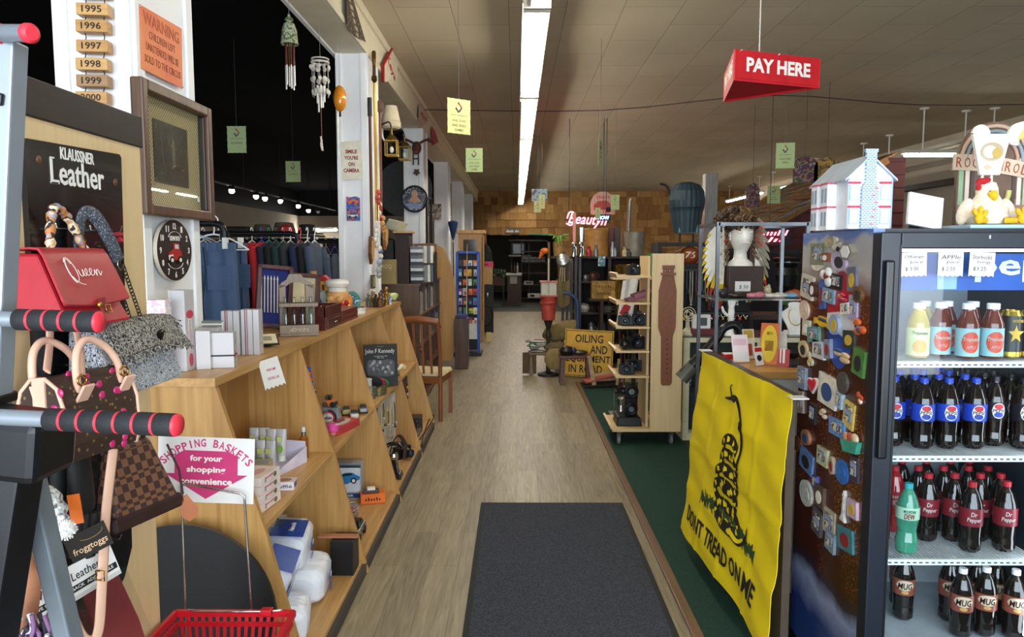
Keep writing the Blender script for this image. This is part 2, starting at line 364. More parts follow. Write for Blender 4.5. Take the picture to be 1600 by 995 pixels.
# room behind the doorway
RB = P('6f6a55',.8,var=.05)
struct(MB().bx(-2.7,3.6,30.6,30.8,0,2.9,RB),'wall_back_room'); struct(MB().bx(-2.7,-2.6,26.2,30.6,0,2.9,RB),'wall_back_room_left'); struct(MB().bx(3.5,3.6,26.2,30.6,0,2.9,RB),'wall_back_room_right')
struct(MB().bx(-2.7,3.6,26.2,30.8,2.9,3.0,P('6a6455',.8)),'ceiling_back_room')
# shop front behind the camera: a low sill, posts, header and glass
b = MB().bx(-7.8,8.1,-2.6,-2.45,0,.45,PAINT).bx(-7.8,8.1,-2.6,-2.45,3.3,CEIL,PAINT)
for x in (-7.7,-4.8,-1.9,-.3,2.2,5,8):b.bx(x-.06,x+.06,-2.6,-2.45,.45,3.3,DARK)
struct(b,'wall_front')
struct(MB().bx(-7.7,8,-2.54,-2.53,.45,3.3,GLASS),'window_1')
# ------------------------------------------------------------------ entrance mat
b = MB().bx(-.20,.655,1.6,4.58,.0005,.011,MATF); m_ = P('17181c',.7)
b.bx(-.227,-.20,1.6,4.61,.0005,.006,m_).bx(.655,.682,1.6,4.61,.0005,.006,m_).bx(-.20,.655,4.58,4.61,.0005,.006,m_)
b.o('floor_mat',label='charcoal ribbed entrance mat lying on the grey plank floor',cat='mat')
# ------------------------------------------------------------------ ceiling lights
def m_emit(name,col,s):
    m = bpy.data.materials.new(name); m.use_nodes = True; b = m.node_tree.nodes['Principled BSDF']
    b.inputs['Base Color'].default_value = (.9,.9,.9,1); b.inputs['Emission Color'].default_value = (*col,1); b.inputs['Emission Strength'].default_value = s; return m
TUBE = m_emit('lit_tube',(1,.95,.82),21.); TUBE2 = m_emit('lit_tube_far',(1,.96,.88),32.); OFFTUBE = P('d8d2c4',.4)
HOUS = P('c9c3b4',.45,var=.06)
for i in range(8):
    y0 = 2.4+2.9*i; y1 = y0+2.86; twin = i < 2
    if y1 > 25.7:break
    t = thing('ceiling_light','fluorescent tube light over the aisle, ' + ['nearest and cut by the picture top','second, both tubes lit','third from the front','fourth from the front','fifth from the front','sixth from the front','seventh from the front','last, at the shingled wall'][i],'light',(.142,(y0+y1)/2,3.3),'fluorescent lights over the aisle')
    b = MB().bx(.042,.242,y0,y1,3.345,3.40,HOUS)
    b.bx(.047,.237,y0,y0+.03,3.28,3.35,HOUS).bx(.047,.237,y1-.03,y1,3.28,3.35,HOUS)
    if not twin:b.bx(.035,.055,y0,y1,3.25,3.36,HOUS)
    b.o('housing',t)
    for x in ((.092,.192) if twin else (.175,)):MB().cyl((x,y0+.03,3.312),(x,y1-.03,3.312),.023,(OFFTUBE if i == 0 and x < .1 else TUBE) if twin else TUBE2,n=8).o('tube',t)
    for yy in (y0+.4,y1-.4):MB().cyl((.142,yy,3.40),(.142,yy,CEIL),.008,HOUS,n=6).o('hanger',t)
def hung_tube(a,b_,zc,label,on=True):
    a,b_ = V(a),V(b_); mid = (a+b_)/2; d = (b_-a).normalized()
    t = thing('strip_light',label,'light',mid,'strip lights over the right side')
    MB().bar(a+V((0,0,.05)),b_+V((0,0,.05)),.13,.05,HOUS).o('housing',t)
    MB().cyl(a+d*.03,b_-d*.03,.02,TUBE2 if on else OFFTUBE,n=8).o('tube',t)
    for q in (a+d*.3,b_-d*.3):
        MB().cyl(q+V((0,0,.07)),(q.x,q.y,zc),.01,WHITE,n=6).o('hanger',t)
        MB().lathe((q.x,q.y,zc-.03),[(.012,0),(.06,.012),(.07,.03)],WHITE,12).o('ceiling_rose',t)
for i,(y0,y1,lb) in enumerate(((11.1,14.0,'unlit strip light on white rods nearest on the right'),(14.4,17.3,'unlit strip light on rods above the shake roof'),(17.7,20.1,'lit strip light half hidden behind the cowboy boot board'),(20.6,24.1,'lit strip light at the far right beside the grey post'))):
    hung_tube((6.80,y0,3.26),(6.80,y1,3.26),CEIL,lb,i > 1)
hung_tube((5.76,11.2,3.06),(7.4,11.2,3.06),CEIL,'lit crosswise strip light above the framed pictures')
# long dark wire strung across the ceiling
b = MB()
b.tube(smooth([(-1.33,10.7,3.64),(1.2,10.5,3.59),(3.42,10.2,3.73),(5.5,10.3,3.62),(7.9,10.4,3.66)],4),.006,DARK,5)
b.o('ceiling_cable',label='thin dark cable strung across the tiled ceiling',cat='cable')
# red shed roof at the right
b = MB()
RW = P('4a1a18',.7,var=.2,scale=6)
gF = front((0,12,0)); b.prism(gF,[(3.15,.01),(6.2,.01),(6.2,3.12),(5.9,3.12),(3.15,1.52)],.06,RW)
for k in range(16):b.bx(3.3+max(0,k*.2-1.75)*1.72,6.2,11.925,11.94,.05+k*.2,.05+k*.2+.012,P('2c0f0e',.7))
roofp = [(2.95,1.42),(5.85,3.10)]; an = math.atan(1.68/2.9)
for k in range(13):
    y = 11.7; f = k/13
    while y < 15.4:
        wd = rr.uniform(.13,.3); cx = roofp[0][0]+2.9*(f+.05); cz = roofp[0][1]+1.68*(f+.05)
        b.box((cx,y+wd/2,cz+.03+rr.uniform(-.01,.012)),(.38,wd-.012,.022),rr.choice([SH[3],SH[1],GREYWOOD]),R=(rr.uniform(-.06,.06),-an+.10,rr.uniform(-.03,.03))); y += wd
b.bx(3.2,6.2,12.0,15.5,0,1.48,RW)
b.bar((3.0,11.9,1.40),(5.9,11.9,3.07),.05,.09,SH[3])
b.o('wall_shed',kind='structure')
struct(MB().bx(3.02,3.12,11.78,11.88,0,2.1,GREYWOOD).bx(5.2,5.3,11.78,11.88,0,2.9,WHITE),'trim_2')
# grey square post
pz = at(1107,400,9.6)
struct(MB().bx(pz.x-.08,pz.x+.08,9.52,9.68,0.008,2.62,GREYWOOD),'post',bev=.006)
# ================================================================== left foreground
# ---- exercise stand with foam grips, very near the camera
FOAM = P('1b1c20',.75,bump=.25,scale=220); RFOAM = P('d0303f',.5); GSTEEL = P('8f98a2',.4,.4,var=.04); BSTEEL = P('141519',.35,.2)
t = thing('exercise_stand','grey and black exercise stand with red-ringed foam grips','gym equipment',(-.72,1.02,0))
a0,a1 = at(17,66,1.05),at(-8,640,1.04)
mid = at(12,150,1.05)
MB().bar(a0,a1,.030,.034,GSTEEL).o('upright_tube',t,bev=.003)
MB().bar(at(-8,165,1.05),at(-24,655,1.04),.040,.044,GSTEEL).o('outer_tube',t,bev=.003)
MB().bar(at(-3,147,1.05),at(-5,166,1.05),.046,.05,BSTEEL).o('clamp_ring',t,bev=.003); MB().bar(at(-16,612,1.04),at(-17,628,1.04),.05,.052,BSTEEL).o('clamp_ring',t,bev=.003)
d = (at(47,52,1.0)-at(-60,51,1.06)).normalized()
b = MB().cyl(at(-60,51,1.07),at(44,52,1.0),.0115,GSTEEL); b.o('crossbar',t)
b = MB(); e = at(46,52,1.0); b.tube([e-d*.004,e+d*.003,e+d*.006],[.013,.013,.009],RFOAM,16); b.o('end_cap',t); e2 = at(-2,52,1.03); MB().cyl(e2-d*.004,e2+d*.003,.0135,RFOAM).o('end_cap',t)
def grip(p0,p1,r,rings,tubeend):
    d = (p1-p0).normalized(); L = (p1-p0).length
    b = MB(); n = rings+1
    for k in range(n):
        q0 = p0+d*(L*k/n); q1 = p0+d*(L*(k+1)/n-.0035 if k < n-1 else L*(k+1)/n)
        b.tube([q0,q0+d*.001,q1-d*.001,q1],[r*.97,r,r,r*.97],FOAM,24)
    g = b.o('foam_grip',t)
    for k in range(1,n):q = p0+d*(L*k/n-.0035); MB().cyl(q,q+d*.0036,r*.985,RFOAM,n=24).o('ring',g)
    b = MB(); b.tube([p1,p1+d*.002,p1+d*.004,p1+d*.005],[r*.99,r*.97,r*.9,r*.05],RFOAM,24); b.o('end_cap',g)
    MB().cyl(p0-d*tubeend,p0,r*.72,GSTEEL,n=16).o('grip_tube',t)
grip(at(27,499,1.0),at(153,503,.995),.0148,4,.10)
grip(at(76,655,.95),at(275,664,.93),.0150,6,.07)
b = MB(); h = at(18,690,1.0); b.box(h,(.13,.10,.085),BSTEEL,R=(0,.12,0)); b.o('frame_head',t,bev=.012)
b = MB().bar(at(30,700,1.0),at(-18,1010,.98),.048,.06,BSTEEL).bar(at(-10,700,1.0),at(-80,1010,.98),.05,.06,BSTEEL); b.o('main_post',t,bev=.004)
fl = at(20,1010,.98); b = MB().bar((-.70,1.0,.62),(-.80,.95,.03),.05,.06,BSTEEL).bar((-.9,.95,.025),(-.45,.95,.025),.05,.05,BSTEEL); b.o('base_foot',t,bev=.004)
g0,g1 = at(38,700,1.06),at(118,1040,1.10); d = g1-g0
MB().bar(g0,g0+d*(g0.z-.03)/(g0.z-g1.z),.026,.034,P('6d767e',.4,.2)).o('brace_leg',t,bev=.003)
# ---- leather display board
X0 = -.985
t = thing('display_board','pale birch display board with a black leather-goods panel and wire hooks','display stand',(X0,1.7,0))
MB().bx(X0-.03,X0,1.40,1.952,.02,1.885,BIRCH).o('board',t,bev=.003)
MB().bx(X0-.035,X0+.006,1.395,1.957,1.875,1.955,P('241d1b',.45)).o('header_strip',t,bev=.003)
MB().bx(X0-.2,X0+.2,1.42,1.48,0,.03,BLACK).bx(X0-.2,X0+.2,1.88,1.94,0,.03,BLACK).o('foot',t,bev=.004)
F = right((X0,0,0)); PB = P('0a0a0b',.22,coat=.3)
pp = MB().prism(F,[(1.475,.62),(1.475,1.82),(1.482,1.828),(1.826,1.842),(1.834,1.835),(1.80,.86),(1.76,.80)],.012,PB).o('black_panel',t)
def serif(b,F,x,y,w_,h,body,m,z):b.text(F,x,y,w_,h,body,m,.001,.012,0,z)
b = MB(); FL = right((X0+.0125,0,0),.01); serif(b,FL,1.668,1.798,.125,.026,'KLAUSSNER',WHITE,0); serif(b,FL,1.668,1.757,.20,.054,'Leather',WHITE,0)
for x in (1.573,1.585):b.fbox(FL,x,1.7325,.014,.003,.001,WHITE)
b.fbox(FL,1.576,1.7845,.014,.003,.001,WHITE)
b.o('lettering',pp)
b = MB()
for yy,zz in ((1.515,1.79),(1.80,1.772)):b.ell((X0+.012,yy,zz),(.004,.009,.009),P('5a3a22',.4),10,6)
b.o('screw',pp)
for zz,ys in ((1.652,(1.56,1.685,1.745)),(1.50,(1.535,1.75)),(1.355,(1.60,1.66)),(1.06,(1.77,)),(.93,(1.78,1.68))):
    for yy in ys:MB().tube([(X0+.012,yy,zz+.012),(X0+.014,yy,zz),(X0+.05,yy-.003,zz),(X0+.055,yy-.003,zz+.012)],.0018,CHROME,6).o('hook',pp)
# ---- red handbag
RL = P('a8202c',.42,var=.06,scale=30,bump=.1); RL2 = P('7c1620',.5)
def bag_body(b,y0,y1,z0,z1,xb,d0,d1,m,ins=0.):
    """hung bag: depth d0 at the bottom, d1 at the top, inset ins at the top"""
    vs = [(xb,y0,z0),(xb+d0,y0,z0),(xb+d0,y1,z0),(xb,y1,z0),(xb,y0+ins,z1),(xb+d1,y0+ins,z1),(xb+d1,y1-ins,z1),(xb,y1-ins,z1)]
    return b.add(vs,[(0,3,2,1),(4,5,6,7),(0,1,5,4),(1,2,6,5),(2,3,7,6),(3,0,4,7)],m)
t = thing('handbag','red leather handbag with white script on the flap and a scarf handle','bag',(-.91,1.5,1.455),'handbags on the leather board')
bag_body(MB(),1.39,1.615,1.455,1.60,-.965,.115,.045,RL,.022).o('body',t,bev=.006)
b = MB()
def flap(u,v):
    w_ = .105+.012*v; y = 1.502+(u-.5)*2*w_; s = v*.17
    if s < .055:return (-.955+s,y,1.608+.004*math.sin(s*50))
    q = s-.055; return (-.90+q*.40,y,1.610-q*.92-.012*(abs(u-.5)*2)**2*0+(.010*math.sin(PI*u)*-1*(v-.3)))
b.sheet(flap,12,10,RL,(.7,0,.7),.005); fp = b.o('flap',t)
b = MB(); FQ = FR(flap(.5,.62),(0,1,-.02),(.92,0,.40),0)
q = FQ.o+FQ.n*.004; FQ.o = q
k = .9
b.stroke(FQ,[(x*k,y*k) for x,y in sm2([(-.052,.020),(-.062,.032),(-.072,.020),(-.071,-.005),(-.060,-.024),(-.046,-.014),(-.044,.010),(-.054,.030),(-.066,.034),(-.075,.024)],5)],.0011,WHITE)
b.stroke(FQ,[(x*k,y*k) for x,y in sm2([(-.066,-.010),(-.058,-.020),(-.044,-.028),(-.030,-.030)],5)],.0011,WHITE)
b.stroke(FQ,[(x*k,y*k) for x,y in sm2([(-.036,.006),(-.034,-.008),(-.024,-.008),(-.020,.006),(-.019,-.008),(-.010,-.006),(-.002,.004),(-.006,.008),(-.012,.001),(-.006,-.008),(.006,-.004),(.016,.005),(.012,.009),(.005,.001),(.011,-.008),(.022,-.004),(.028,.006),(.029,-.009),(.036,.005),(.043,.004),(.044,-.008),(.056,.002)],5)],.001,WHITE)
b.o('lettering',fp)
MB().fbox(FR(flap(.52,1),(0,1,0),(.95,0,.3)),0,-.004,.02,.03,.006,RL2).o('tab',t)
b = MB(); FB = FR(flap(.52,1),(0,1,0),(.95,0,.3)); b.tube([FB.p(*q_,.010) for q_ in ((-.009,-.022),(.009,-.022),(.009,-.006),(-.009,-.006))],.0016,GOLD,6,closed=True); b.ell(FB.p(-.022,-.003,.007),.006,GOLD,8,6); b.o('buckle',t)
SCARF = image_like('scarf_print',['c9a27a','e8d3b0','2b2a33','b8763c','8a94a8','d8b48c'],30,.5,2,0)
b = MB(); hp = [(-.925,1.465,1.598),(-.928,1.468,1.635),(-.934,1.488,1.683),(-.936,1.508,1.692),(-.934,1.535,1.676),(-.928,1.565,1.632),(-.925,1.583,1.60)]
pts = smooth(hp,6); b.tube(pts,[.0088+.002*math.sin(i*1.9) for i in range(len(pts))],SCARF,10); b.o('scarf_handle',t)
for yy in (1.465,1.583):MB().tube([(-.925+.0*k_,yy+.012*math.cos(2*PI*k_/12),1.604+.012*math.sin(2*PI*k_/12)) for k_ in range(12)],.002,CHROME,6,closed=True).o('ring',t)
# ---- tweed bag with chain
def m_tweed(name,cs,sc):
    m,nt,bb,tc = base(name,.9); n = node(nt,'Noise',mapped(nt,tc.outputs['Object'],(1,1,.6)),Scale=sc,Detail=3.)
    nt.links.new(ramp(nt,n.outputs['Fac'],[(.30+.4*i/len(cs),srgb(c)) for i,c in enumerate(cs)],'CONSTANT'),bb.inputs['Base Color']); bump(nt,bb,n.outputs['Fac'],.8,.003); return m
TW = m_tweed('tweed',['23262e','8f949e','d6d8dc','3b3f4a','c3c6cc'],230); TW2 = m_tweed('fringe_tweed',['141416','57544f','b5b0a6','26262a'],200); GLIT = m_tweed('glitter_strap',['0d0e12','5c6270','1a1c22','b8bcc8'],420)
GUN = P('4a4641',.3,.9)
t = thing('handbag','grey tweed bag with a fringed flap on a long dark chain','bag',(-.90,1.71,1.28),'handbags on the leather board')
bag_body(MB(),1.535,1.875,1.285,1.44,-.955,.10,.055,TW,.012).o('body',t,bev=.012)
b = MB()
def flap2(u,v):
    y = 1.57+u*.315; s = v*.15
    if s < .05:return (-.945+s,y,1.446)
    q = s-.05; return (-.893+q*.42,y,1.446-q*.72+.010*math.sin(PI*u))
b.sheet(flap2,14,8,TW2,(.6,0,.8),.012)
rr = random.Random(5)
for k_ in range(150):
    u = rr.random(); e = V(flap2(u,1)) if k_ % 3 else V(flap2(1 if k_ % 2 else 0,rr.uniform(.2,1)))
    b.tube([e+V((.004,0,-.002)),e+V((.010+rr.uniform(0,.01),rr.uniform(-.012,.012),-.008-rr.uniform(0,.014)))],.0016,TW2,4)
b.o('flap',t)
MB().box((-.862,1.76,1.395),(.012,.018,.05),P('15130f',.25,.3),R=(.3,.4,0)).o('clasp',t,bev=.004)
def chain(b,pts,m,r=.0042,w_=.0016,step=.0085):
    L = 0; q = []
    pts = [V(p_) for p_ in pts]
    for i in range(len(pts)-1):
        seg = pts[i+1]-pts[i]; n = max(1,int(seg.length/step))
        for j in range(n):q.append((pts[i]+seg*(j/n),seg.normalized()))
    for i,(p_,d_) in enumerate(q):
        x = d_.orthogonal().normalized(); y = d_.cross(x)
        if i % 2:x,y = (x+y)/1.414,(y-x)/1.414
        b.tube([p_+d_*(step*.72)*math.cos(2*PI*k_/6)+x*r*math.sin(2*PI*k_/6) for k_ in range(6)],w_,m,4,closed=True,smooth=True)
    return b
b = MB(); chain(b,[(-.955,1.635,1.59),(-.945,1.70,1.45)],GUN); chain(b,[(-.93,1.725,1.595),(-.915,1.78,1.445)],GUN); chain(b,[(-.945,1.66,1.62),(-.93,1.70,1.56),(-.92,1.74,1.445)],GUN); b.o('chain',t)
b = MB(); b.tube(smooth([(-.957,1.607,1.575),(-.955,1.607,1.625),(-.952,1.618,1.678),(-.948,1.638,1.690),(-.94,1.66,1.675),(-.935,1.70,1.625),(-.932,1.722,1.585)],6),.016,GLIT,10,flat_=.4); b.o('shoulder_strap',t)
for p_ in ((-.955,1.612,1.562),(-.93,1.727,1.575)):MB().tube([(p_[0],p_[1]+.013*math.cos(2*PI*k_/12),p_[2]+.013*math.sin(2*PI*k_/12)) for k_ in range(12)],.0022,CHROME,6,closed=True).o('ring',t)
# ---- brown duffle with cherries
def m_mono():
    m,nt,bb,tc = base('brown_print_canvas',.5)
    v = node(nt,'Voronoi',mapped(nt,tc.outputs['Object'],(1,1,1)),Scale=34.,feature='DISTANCE_TO_EDGE')
    w_ = node(nt,'Voronoi',tc.outputs['Object'],Scale=70.)
    c = ramp(nt,w_.outputs['Distance'],[(0,srgb('7a6038')),(.22,srgb('3a2a22')),(1,srgb('3a2a22'))],'CONSTANT')
    nt.links.new(c,bb.inputs['Base Color']); return m
MONO = m_mono(); NUDE = P('dfb49c',.5,var=.05); CHER = P('c02a6a',.3,coat=.4)
t = thing('handbag','brown duffle handbag printed with pink cherries and fitted with tan handles','bag',(-.89,1.48,1.19),'handbags on the leather board')
b = MB()
pr = [(-.05,.0),(-.058,.03),(-.058,.09),(-.044,.138),(-.02,.163),(.012,.166),(.038,.147),(.054,.10),(.058,.035),(.05,.0)]
YA,YB,ZB,XC = 1.385,1.58,1.195,-.895
def lvp(i,y,s=1.):a_,h_ = pr[i]; return (XC+a_*s,y,ZB+.09+(h_-.09)*s)
n = len(pr)
for i in range(n):b.quad(lvp(i,YA),lvp((i+1) % n,YA),lvp((i+1) % n,YB),lvp(i,YB),MONO)
for y in (YA,YB):b.add([lvp(i,y) for i in range(n)],[tuple(range(n)) if y == YB else tuple(range(n))[::-1]],MONO)
bd = b.o('body',t,bev=.004)
rr = random.Random(11)
for k_ in range(13):
    i = rr.choice((5,6,7,8)); f = rr.random(); y = rr.uniform(YA+.03,YB-.02); p_ = V(lvp(i,y)).lerp(V(lvp(i+1 if i < 9 else 9,y)),f); MB().ell(p_,(.003,.009,.009),CHER,10,6).o('cherry',bd)
for k_ in range(6):p_ = V((XC+rr.uniform(-.045,.045),YA,ZB+rr.uniform(.03,.14))); MB().ell(p_,(.009,.003,.009),CHER,10,6).o('cherry',bd)
for y in (YA,YB):b = MB(); b.tube([lvp(i,y) for i in range(n)],.004,NUDE,6,closed=True); b.o('piping',t)
b = MB().bx(XC-.014,XC+.014,YA-.004,YA,ZB+.01,ZB+.165,NUDE); b.o('end_strip',t)
for dx,yo in ((-.022,-.02),(.04,.02)):
    zz = ZB+.153; b = MB(); b.tube(smooth([(XC+dx,1.415+yo,zz-.02),(XC+dx,1.412+yo,zz+.03),(XC+dx-.005,1.425+yo,zz+.065),(XC+dx-.008,1.455+yo,zz+.08),(XC+dx-.005,1.50+yo,zz+.058),(XC+dx,1.525+yo,zz+.02),(XC+dx,1.53+yo,zz-.02)],6),.0075,NUDE,10); h_ = b.o('handle',t)
    for y in (1.415+yo,1.53+yo):MB().box((XC+dx+.012,y,zz-.028),(.006,.03,.055),NUDE,R=(0,.55 if dx > 0 else -.3,0)).o('tab',h_,bev=.002); 
    for y in (1.415+yo,1.53+yo):MB().tube([(XC+dx+.01,y+.012*math.cos(2*PI*k_/10),zz+.004+.010*math.sin(2*PI*k_/10)) for k_ in range(10)],.0022,GOLD,5,closed=True).o('buckle',h_)
b = MB(); ap = at(112,475,1.42)
for q in ([at(76,480,1.45),at(78,530,1.45),at(85,580,1.40)],[at(100,480,1.5),at(118,530,1.5),at(135,585,1.45)]):b.tube(smooth(q,5),.010,NUDE,8,flat_=.35)
b.o('shoulder_strap',t)
b = MB(); b.box(at(77,715,1.32),(.022,.004,.034),PAPER,R=(0,.1,0)); b.o('paper_tag',t)
t.rotation_euler.z = -.2
# long tan strap looping down
b = MB(); b.tube(smooth([at(82,672,1.30),at(92,740,1.31),at(108,830,1.33),at(128,920,1.35),at(150,985,1.37),at(165,996,1.39),at(173,975,1.41),at(172,900,1.44),at(170,800,1.48),at(175,700,1.52)],6),.0115,NUDE,8,flat_=.25); b.o('long_strap',t)
b = MB(); b.tube([at(*q,1.43) for q in ((163,888),(178,888),(178,902),(163,902))],.002,GOLD,6,closed=True); b.o('strap_buckle',t)
# ---- checkered bag
def m_check(name,a,b_,sc):
    m,nt,bb,tc = base(name,.45); c = node(nt,'Checker',tc.outputs['Object'],Scale=sc); c.inputs['Color1'].default_value = (*srgb(a),1); c.inputs['Color2'].default_value = (*srgb(b_),1)
    nt.links.new(c.outputs['Color'],bb.inputs['Base Color']); return m
CHK = m_check('brown_check','3f2a28','77523a',55); CHB = P('33211f',.45)
t = thing('handbag','brown checkered handbag with a leather fob hanging off its right end','bag',(-.93,1.735,.95),'handbags on the leather board')
bag_body(MB(),1.64,1.84,.985,1.145,-.965,.08,.03,CHK,.04).o('body',t,bev=.008)
bag_body(MB(),1.633,1.847,.958,.995,-.967,.087,.085,CHB).o('base_band',t,bev=.008)
b = MB()
for y0,dy in ((1.675,0),(1.70,.02)):
    b.tube(smooth([(-.955,y0,1.13),(-.95,y0+.01,1.17),(-.948,y0+.05,1.20),(-.95,y0+.09,1.17),(-.955,y0+.10,1.13)],6),.006,CHB,8)
b.o('handle',t)
b = MB(); b.tube([(-.91,1.83,1.12),(-.895,1.85,1.05),(-.89,1.855,.985)],.003,CHB,6); b.o('cord',t)
b = MB(); b.prism(FR((-.885,1.865,.945),(.6,.8,0),(.8,-.6,0),.35),[(-.012,.035),(.012,.035),(.022,-.012),(.012,-.03),(-.010,-.032),(-.022,-.012)],.005,P('b06a45',.5)); b.o('leather_fob',t,bev=.001)
MB().bar((-.885,1.845,.985),(-.89,1.855,.967),.006,.006,CHROME).o('clip',t)
t.rotation_euler.z = -.3
# ---- hanging gloves, hats and packets below the bags
t = thing('knit_hat','grey and white patterned knit hat with a white pompom','hat',at(85,800,1.34))
def m_knit():
    m,nt,bb,tc = base('knit_pattern',.95); c = node(nt,'Checker',mapped(nt,tc.outputs['Object'],(1,1,1),(.5,.3,.8)),Scale=90.); n = node(nt,'Noise',tc.outputs['Object'],Scale=110.,Detail=2.)
    x = mix(nt,n.outputs['Fac'],c.outputs['Color'],ramp(nt,n.outputs['Fac'],[(.45,srgb('50555f')),(.55,srgb('e8e8ea'))])); nt.links.new(x,bb.inputs['Base Color']); bump(nt,bb,n.outputs['Fac'],.7); return m
KN = m_knit(); b = MB(); b.tube(smooth([at(48,775,1.36),at(62,782,1.35),at(76,795,1.345),at(88,810,1.34),at(97,820,1.335)],4),[.03]*4+[.033]*4+[.028]*4+[.018]*4+[.008],KN,14); b.o('hat_body',t)
b = MB(); pc = at(101,827,1.33); b.ell(pc,.017,P('efefec',1.,bump=1.,scale=120),14,10)
rr = random.Random(2)
for k_ in range(160):
    v = V((rr.gauss(0,1),rr.gauss(0,1),rr.gauss(0,1))).normalized(); b.tube([pc+v*.015,pc+v*.0205+V((rr.uniform(-.002,.002),0,-.001))],.0012,P('efefec',1.,bump=1.,scale=120),3)
b.o('pompom',t)
t = thing('glove_pair','black neoprene gloves with orange palms on a dark swing card','gloves',at(115,780,1.46))
b = MB()
NEO = P('101113',.7)
for x0,yb in ((95,1.47),(122,1.45)):
    b.tube(smooth([at(x0,700,yb),at(x0+4,760,yb),at(x0+8,800,yb)],4),[.03,.03,.032,.034,.036,.036,.036,.034,.030],NEO,10,flat_=.5)
    for k_ in range(4):b.tube(smooth([at(x0-8+k_*11,800,yb),at(x0-8+k_*12,840+6*(k_ % 3),yb),at(x0-6+k_*13,862+8*(k_ in (1,2)),yb)],3),.0095,NEO,8)
    b.tube(smooth([at(x0-20,780,yb),at(x0-30,830,yb),at(x0-32,875,yb)],3),.010,NEO,8)
b.o('glove',t); MB().box(at(118,795,1.41),(.022,.004,.06),ORANGE,R=(0,-.1,.3)).o('palm_patch',t)
b = MB(); cF = FR(at(138,846,1.40),(.75,.62,.32),(.8,-.6,0)); b.fbox(cF,0,0,.075,.055,.002,P('1c1712',.6)); cd_ = b.o('swing_card',t)
b = MB(); b.text(cF,0,-.010,.062,.018,'froggtoggs',P('e0b890',.6),.0006,0,.1,.0024); b.stroke(cF,arc((.008,.016),.022,3.6,6.4,10,.010),.0008,P('b08a5a',.6),.003); b.o('lettering',cd_)
t = thing('card_of_gloves','clear packet of dark red work gloves under a white card','gloves',at(120,930,1.46))
gF = FR(at(118,945,1.46),(.62,.78,.30),(.78,-.62,0)); LR = P('6d1219',.55)
b = MB()
for s in (-1,1):
    b.prism(gF,[(s*.052+x*s,y) for x,y in ((-.036,.03),(.036,.03),(.040,-.10),(.034,-.2),(-.034,-.2),(-.040,-.08))],.018,LR)
    for k_ in range(4):b.tube([gF.p(s*.052-.028+k_*.019,-.19,.01),gF.p(s*.052-.030+k_*.0205,-.26,.01)],.0095,LR,8)
b.o('glove',t,bev=.004)
b = MB().fbox(gF,0,.055,.19,.075,.003,PAPER,.016); hc = b.o('header_card',t)
b = MB(); b.text(gF,0,.068,.13,.018,'Western Leather',INK,.0006,0,.15,.0195); b.fbox(gF,0,.042,.185,.014,.0006,INK,.019); b.text(gF,0,.042,.17,.009,'GLOVE QUALITY  1 BACK  ADJUSTABLE',WHITE,.0004,0,0,.02); b.o('lettering',hc)
b = MB().fbox(gF,.0,-.12,.21,.30,.001,glass('plastic_film',(.97,.97,.97),.12,.08),.024); b.o('plastic_bag',t)
t = thing('knit_scarf','bundle of grey and mauve knitted fringe at the bottom left','scarf',at(50,985,1.25))
b = MB(); rr = random.Random(9)
for k_ in range(46):
    p_ = at(rr.uniform(22,78),rr.uniform(955,1005),rr.uniform(1.22,1.30)); b.tube(smooth([p_,p_+V((rr.uniform(-.02,.02),0,-.03)),p_+V((rr.uniform(-.03,.03),0,-.07))],3),.004,rr.choice([P('c9c4cc',.95),P('3a3640',.95),P('7d5a80',.95)]),5)
b.o('fringe',t)
b = MB(); b.tube(smooth([at(34,870,1.30),at(42,900,1.30),at(36,960,1.30),at(30,1000,1.30)],4),[.02]*4+[.034]*6+[.036]*3,P('c88a68',.8),12,flat_=.6); b.o('wrap',t)
# ---- red shopping baskets, nested
RB2 = P('c01322',.35)
def basket():
    t = thing('shopping_basket','red plastic shopping basket on top of its nested pile','basket',(-.80,1.86,.365),'red nested shopping baskets')
    b = MB(); z0,z1 = .372,.585; X1,X2,Y1,Y2 = -.965,-.63,1.75,2.0; i = .035
    b.bx(X1+i,X2-i,Y1+i,Y2-i,z0,z0+.006,RB2)
    for k_ in range(16):
        for side in range(4):
            f0,f1 = (k_+.12)/16,(k_+.62)/16
            c = [((X1,Y1),(X2,Y1)),((X2,Y1),(X2,Y2)),((X2,Y2),(X1,Y2)),((X1,Y2),(X1,Y1))][side]; cc = [((X1+i,Y1+i),(X2-i,Y1+i)),((X2-i,Y1+i),(X2-i,Y2-i)),((X2-i,Y2-i),(X1+i,Y2-i)),((X1+i,Y2-i),(X1+i,Y1+i))][side]
            g = lambda e,f,z:V((e[0][0]+(e[1][0]-e[0][0])*f,e[0][1]+(e[1][1]-e[0][1])*f,z))
            b.quad(g(cc,f0,z0),g(cc,f1,z0),g(c,f1,z1),g(c,f0,z1),RB2)
    for z,w_ in ((z1,.012),(z1-.03,.008),(z0+.1,.006),(z0+.05,.006)):
        f = (z-z0)/(z1-z0); j = i*(1-f); q = [(X1+j,Y1+j),(X2-j,Y1+j),(X2-j,Y2-j),(X1+j,Y2-j)]
        for k_ in range(4):b.bar((*q[k_],z),(*q[(k_+1) % 4],z),w_,w_*1.4,RB2)
    b.o('body',t)
    for y,s in ((1.75,1),(2.0,-1)):
        b = MB(); b.tube([(-.93,y-.004*s,.592),(-.90,y+.02*s,.600),(-.70,y+.02*s,.600),(-.665,y-.004*s,.592)],.0035,CHROME,8); b.o('wire_handle',t)
        b = MB().bx(-.715,-.685,y+.008*s,y+.032*s,.592,.608,RB2); b.o('handle_clip',t,bev=.002)
    return t
bk = basket()
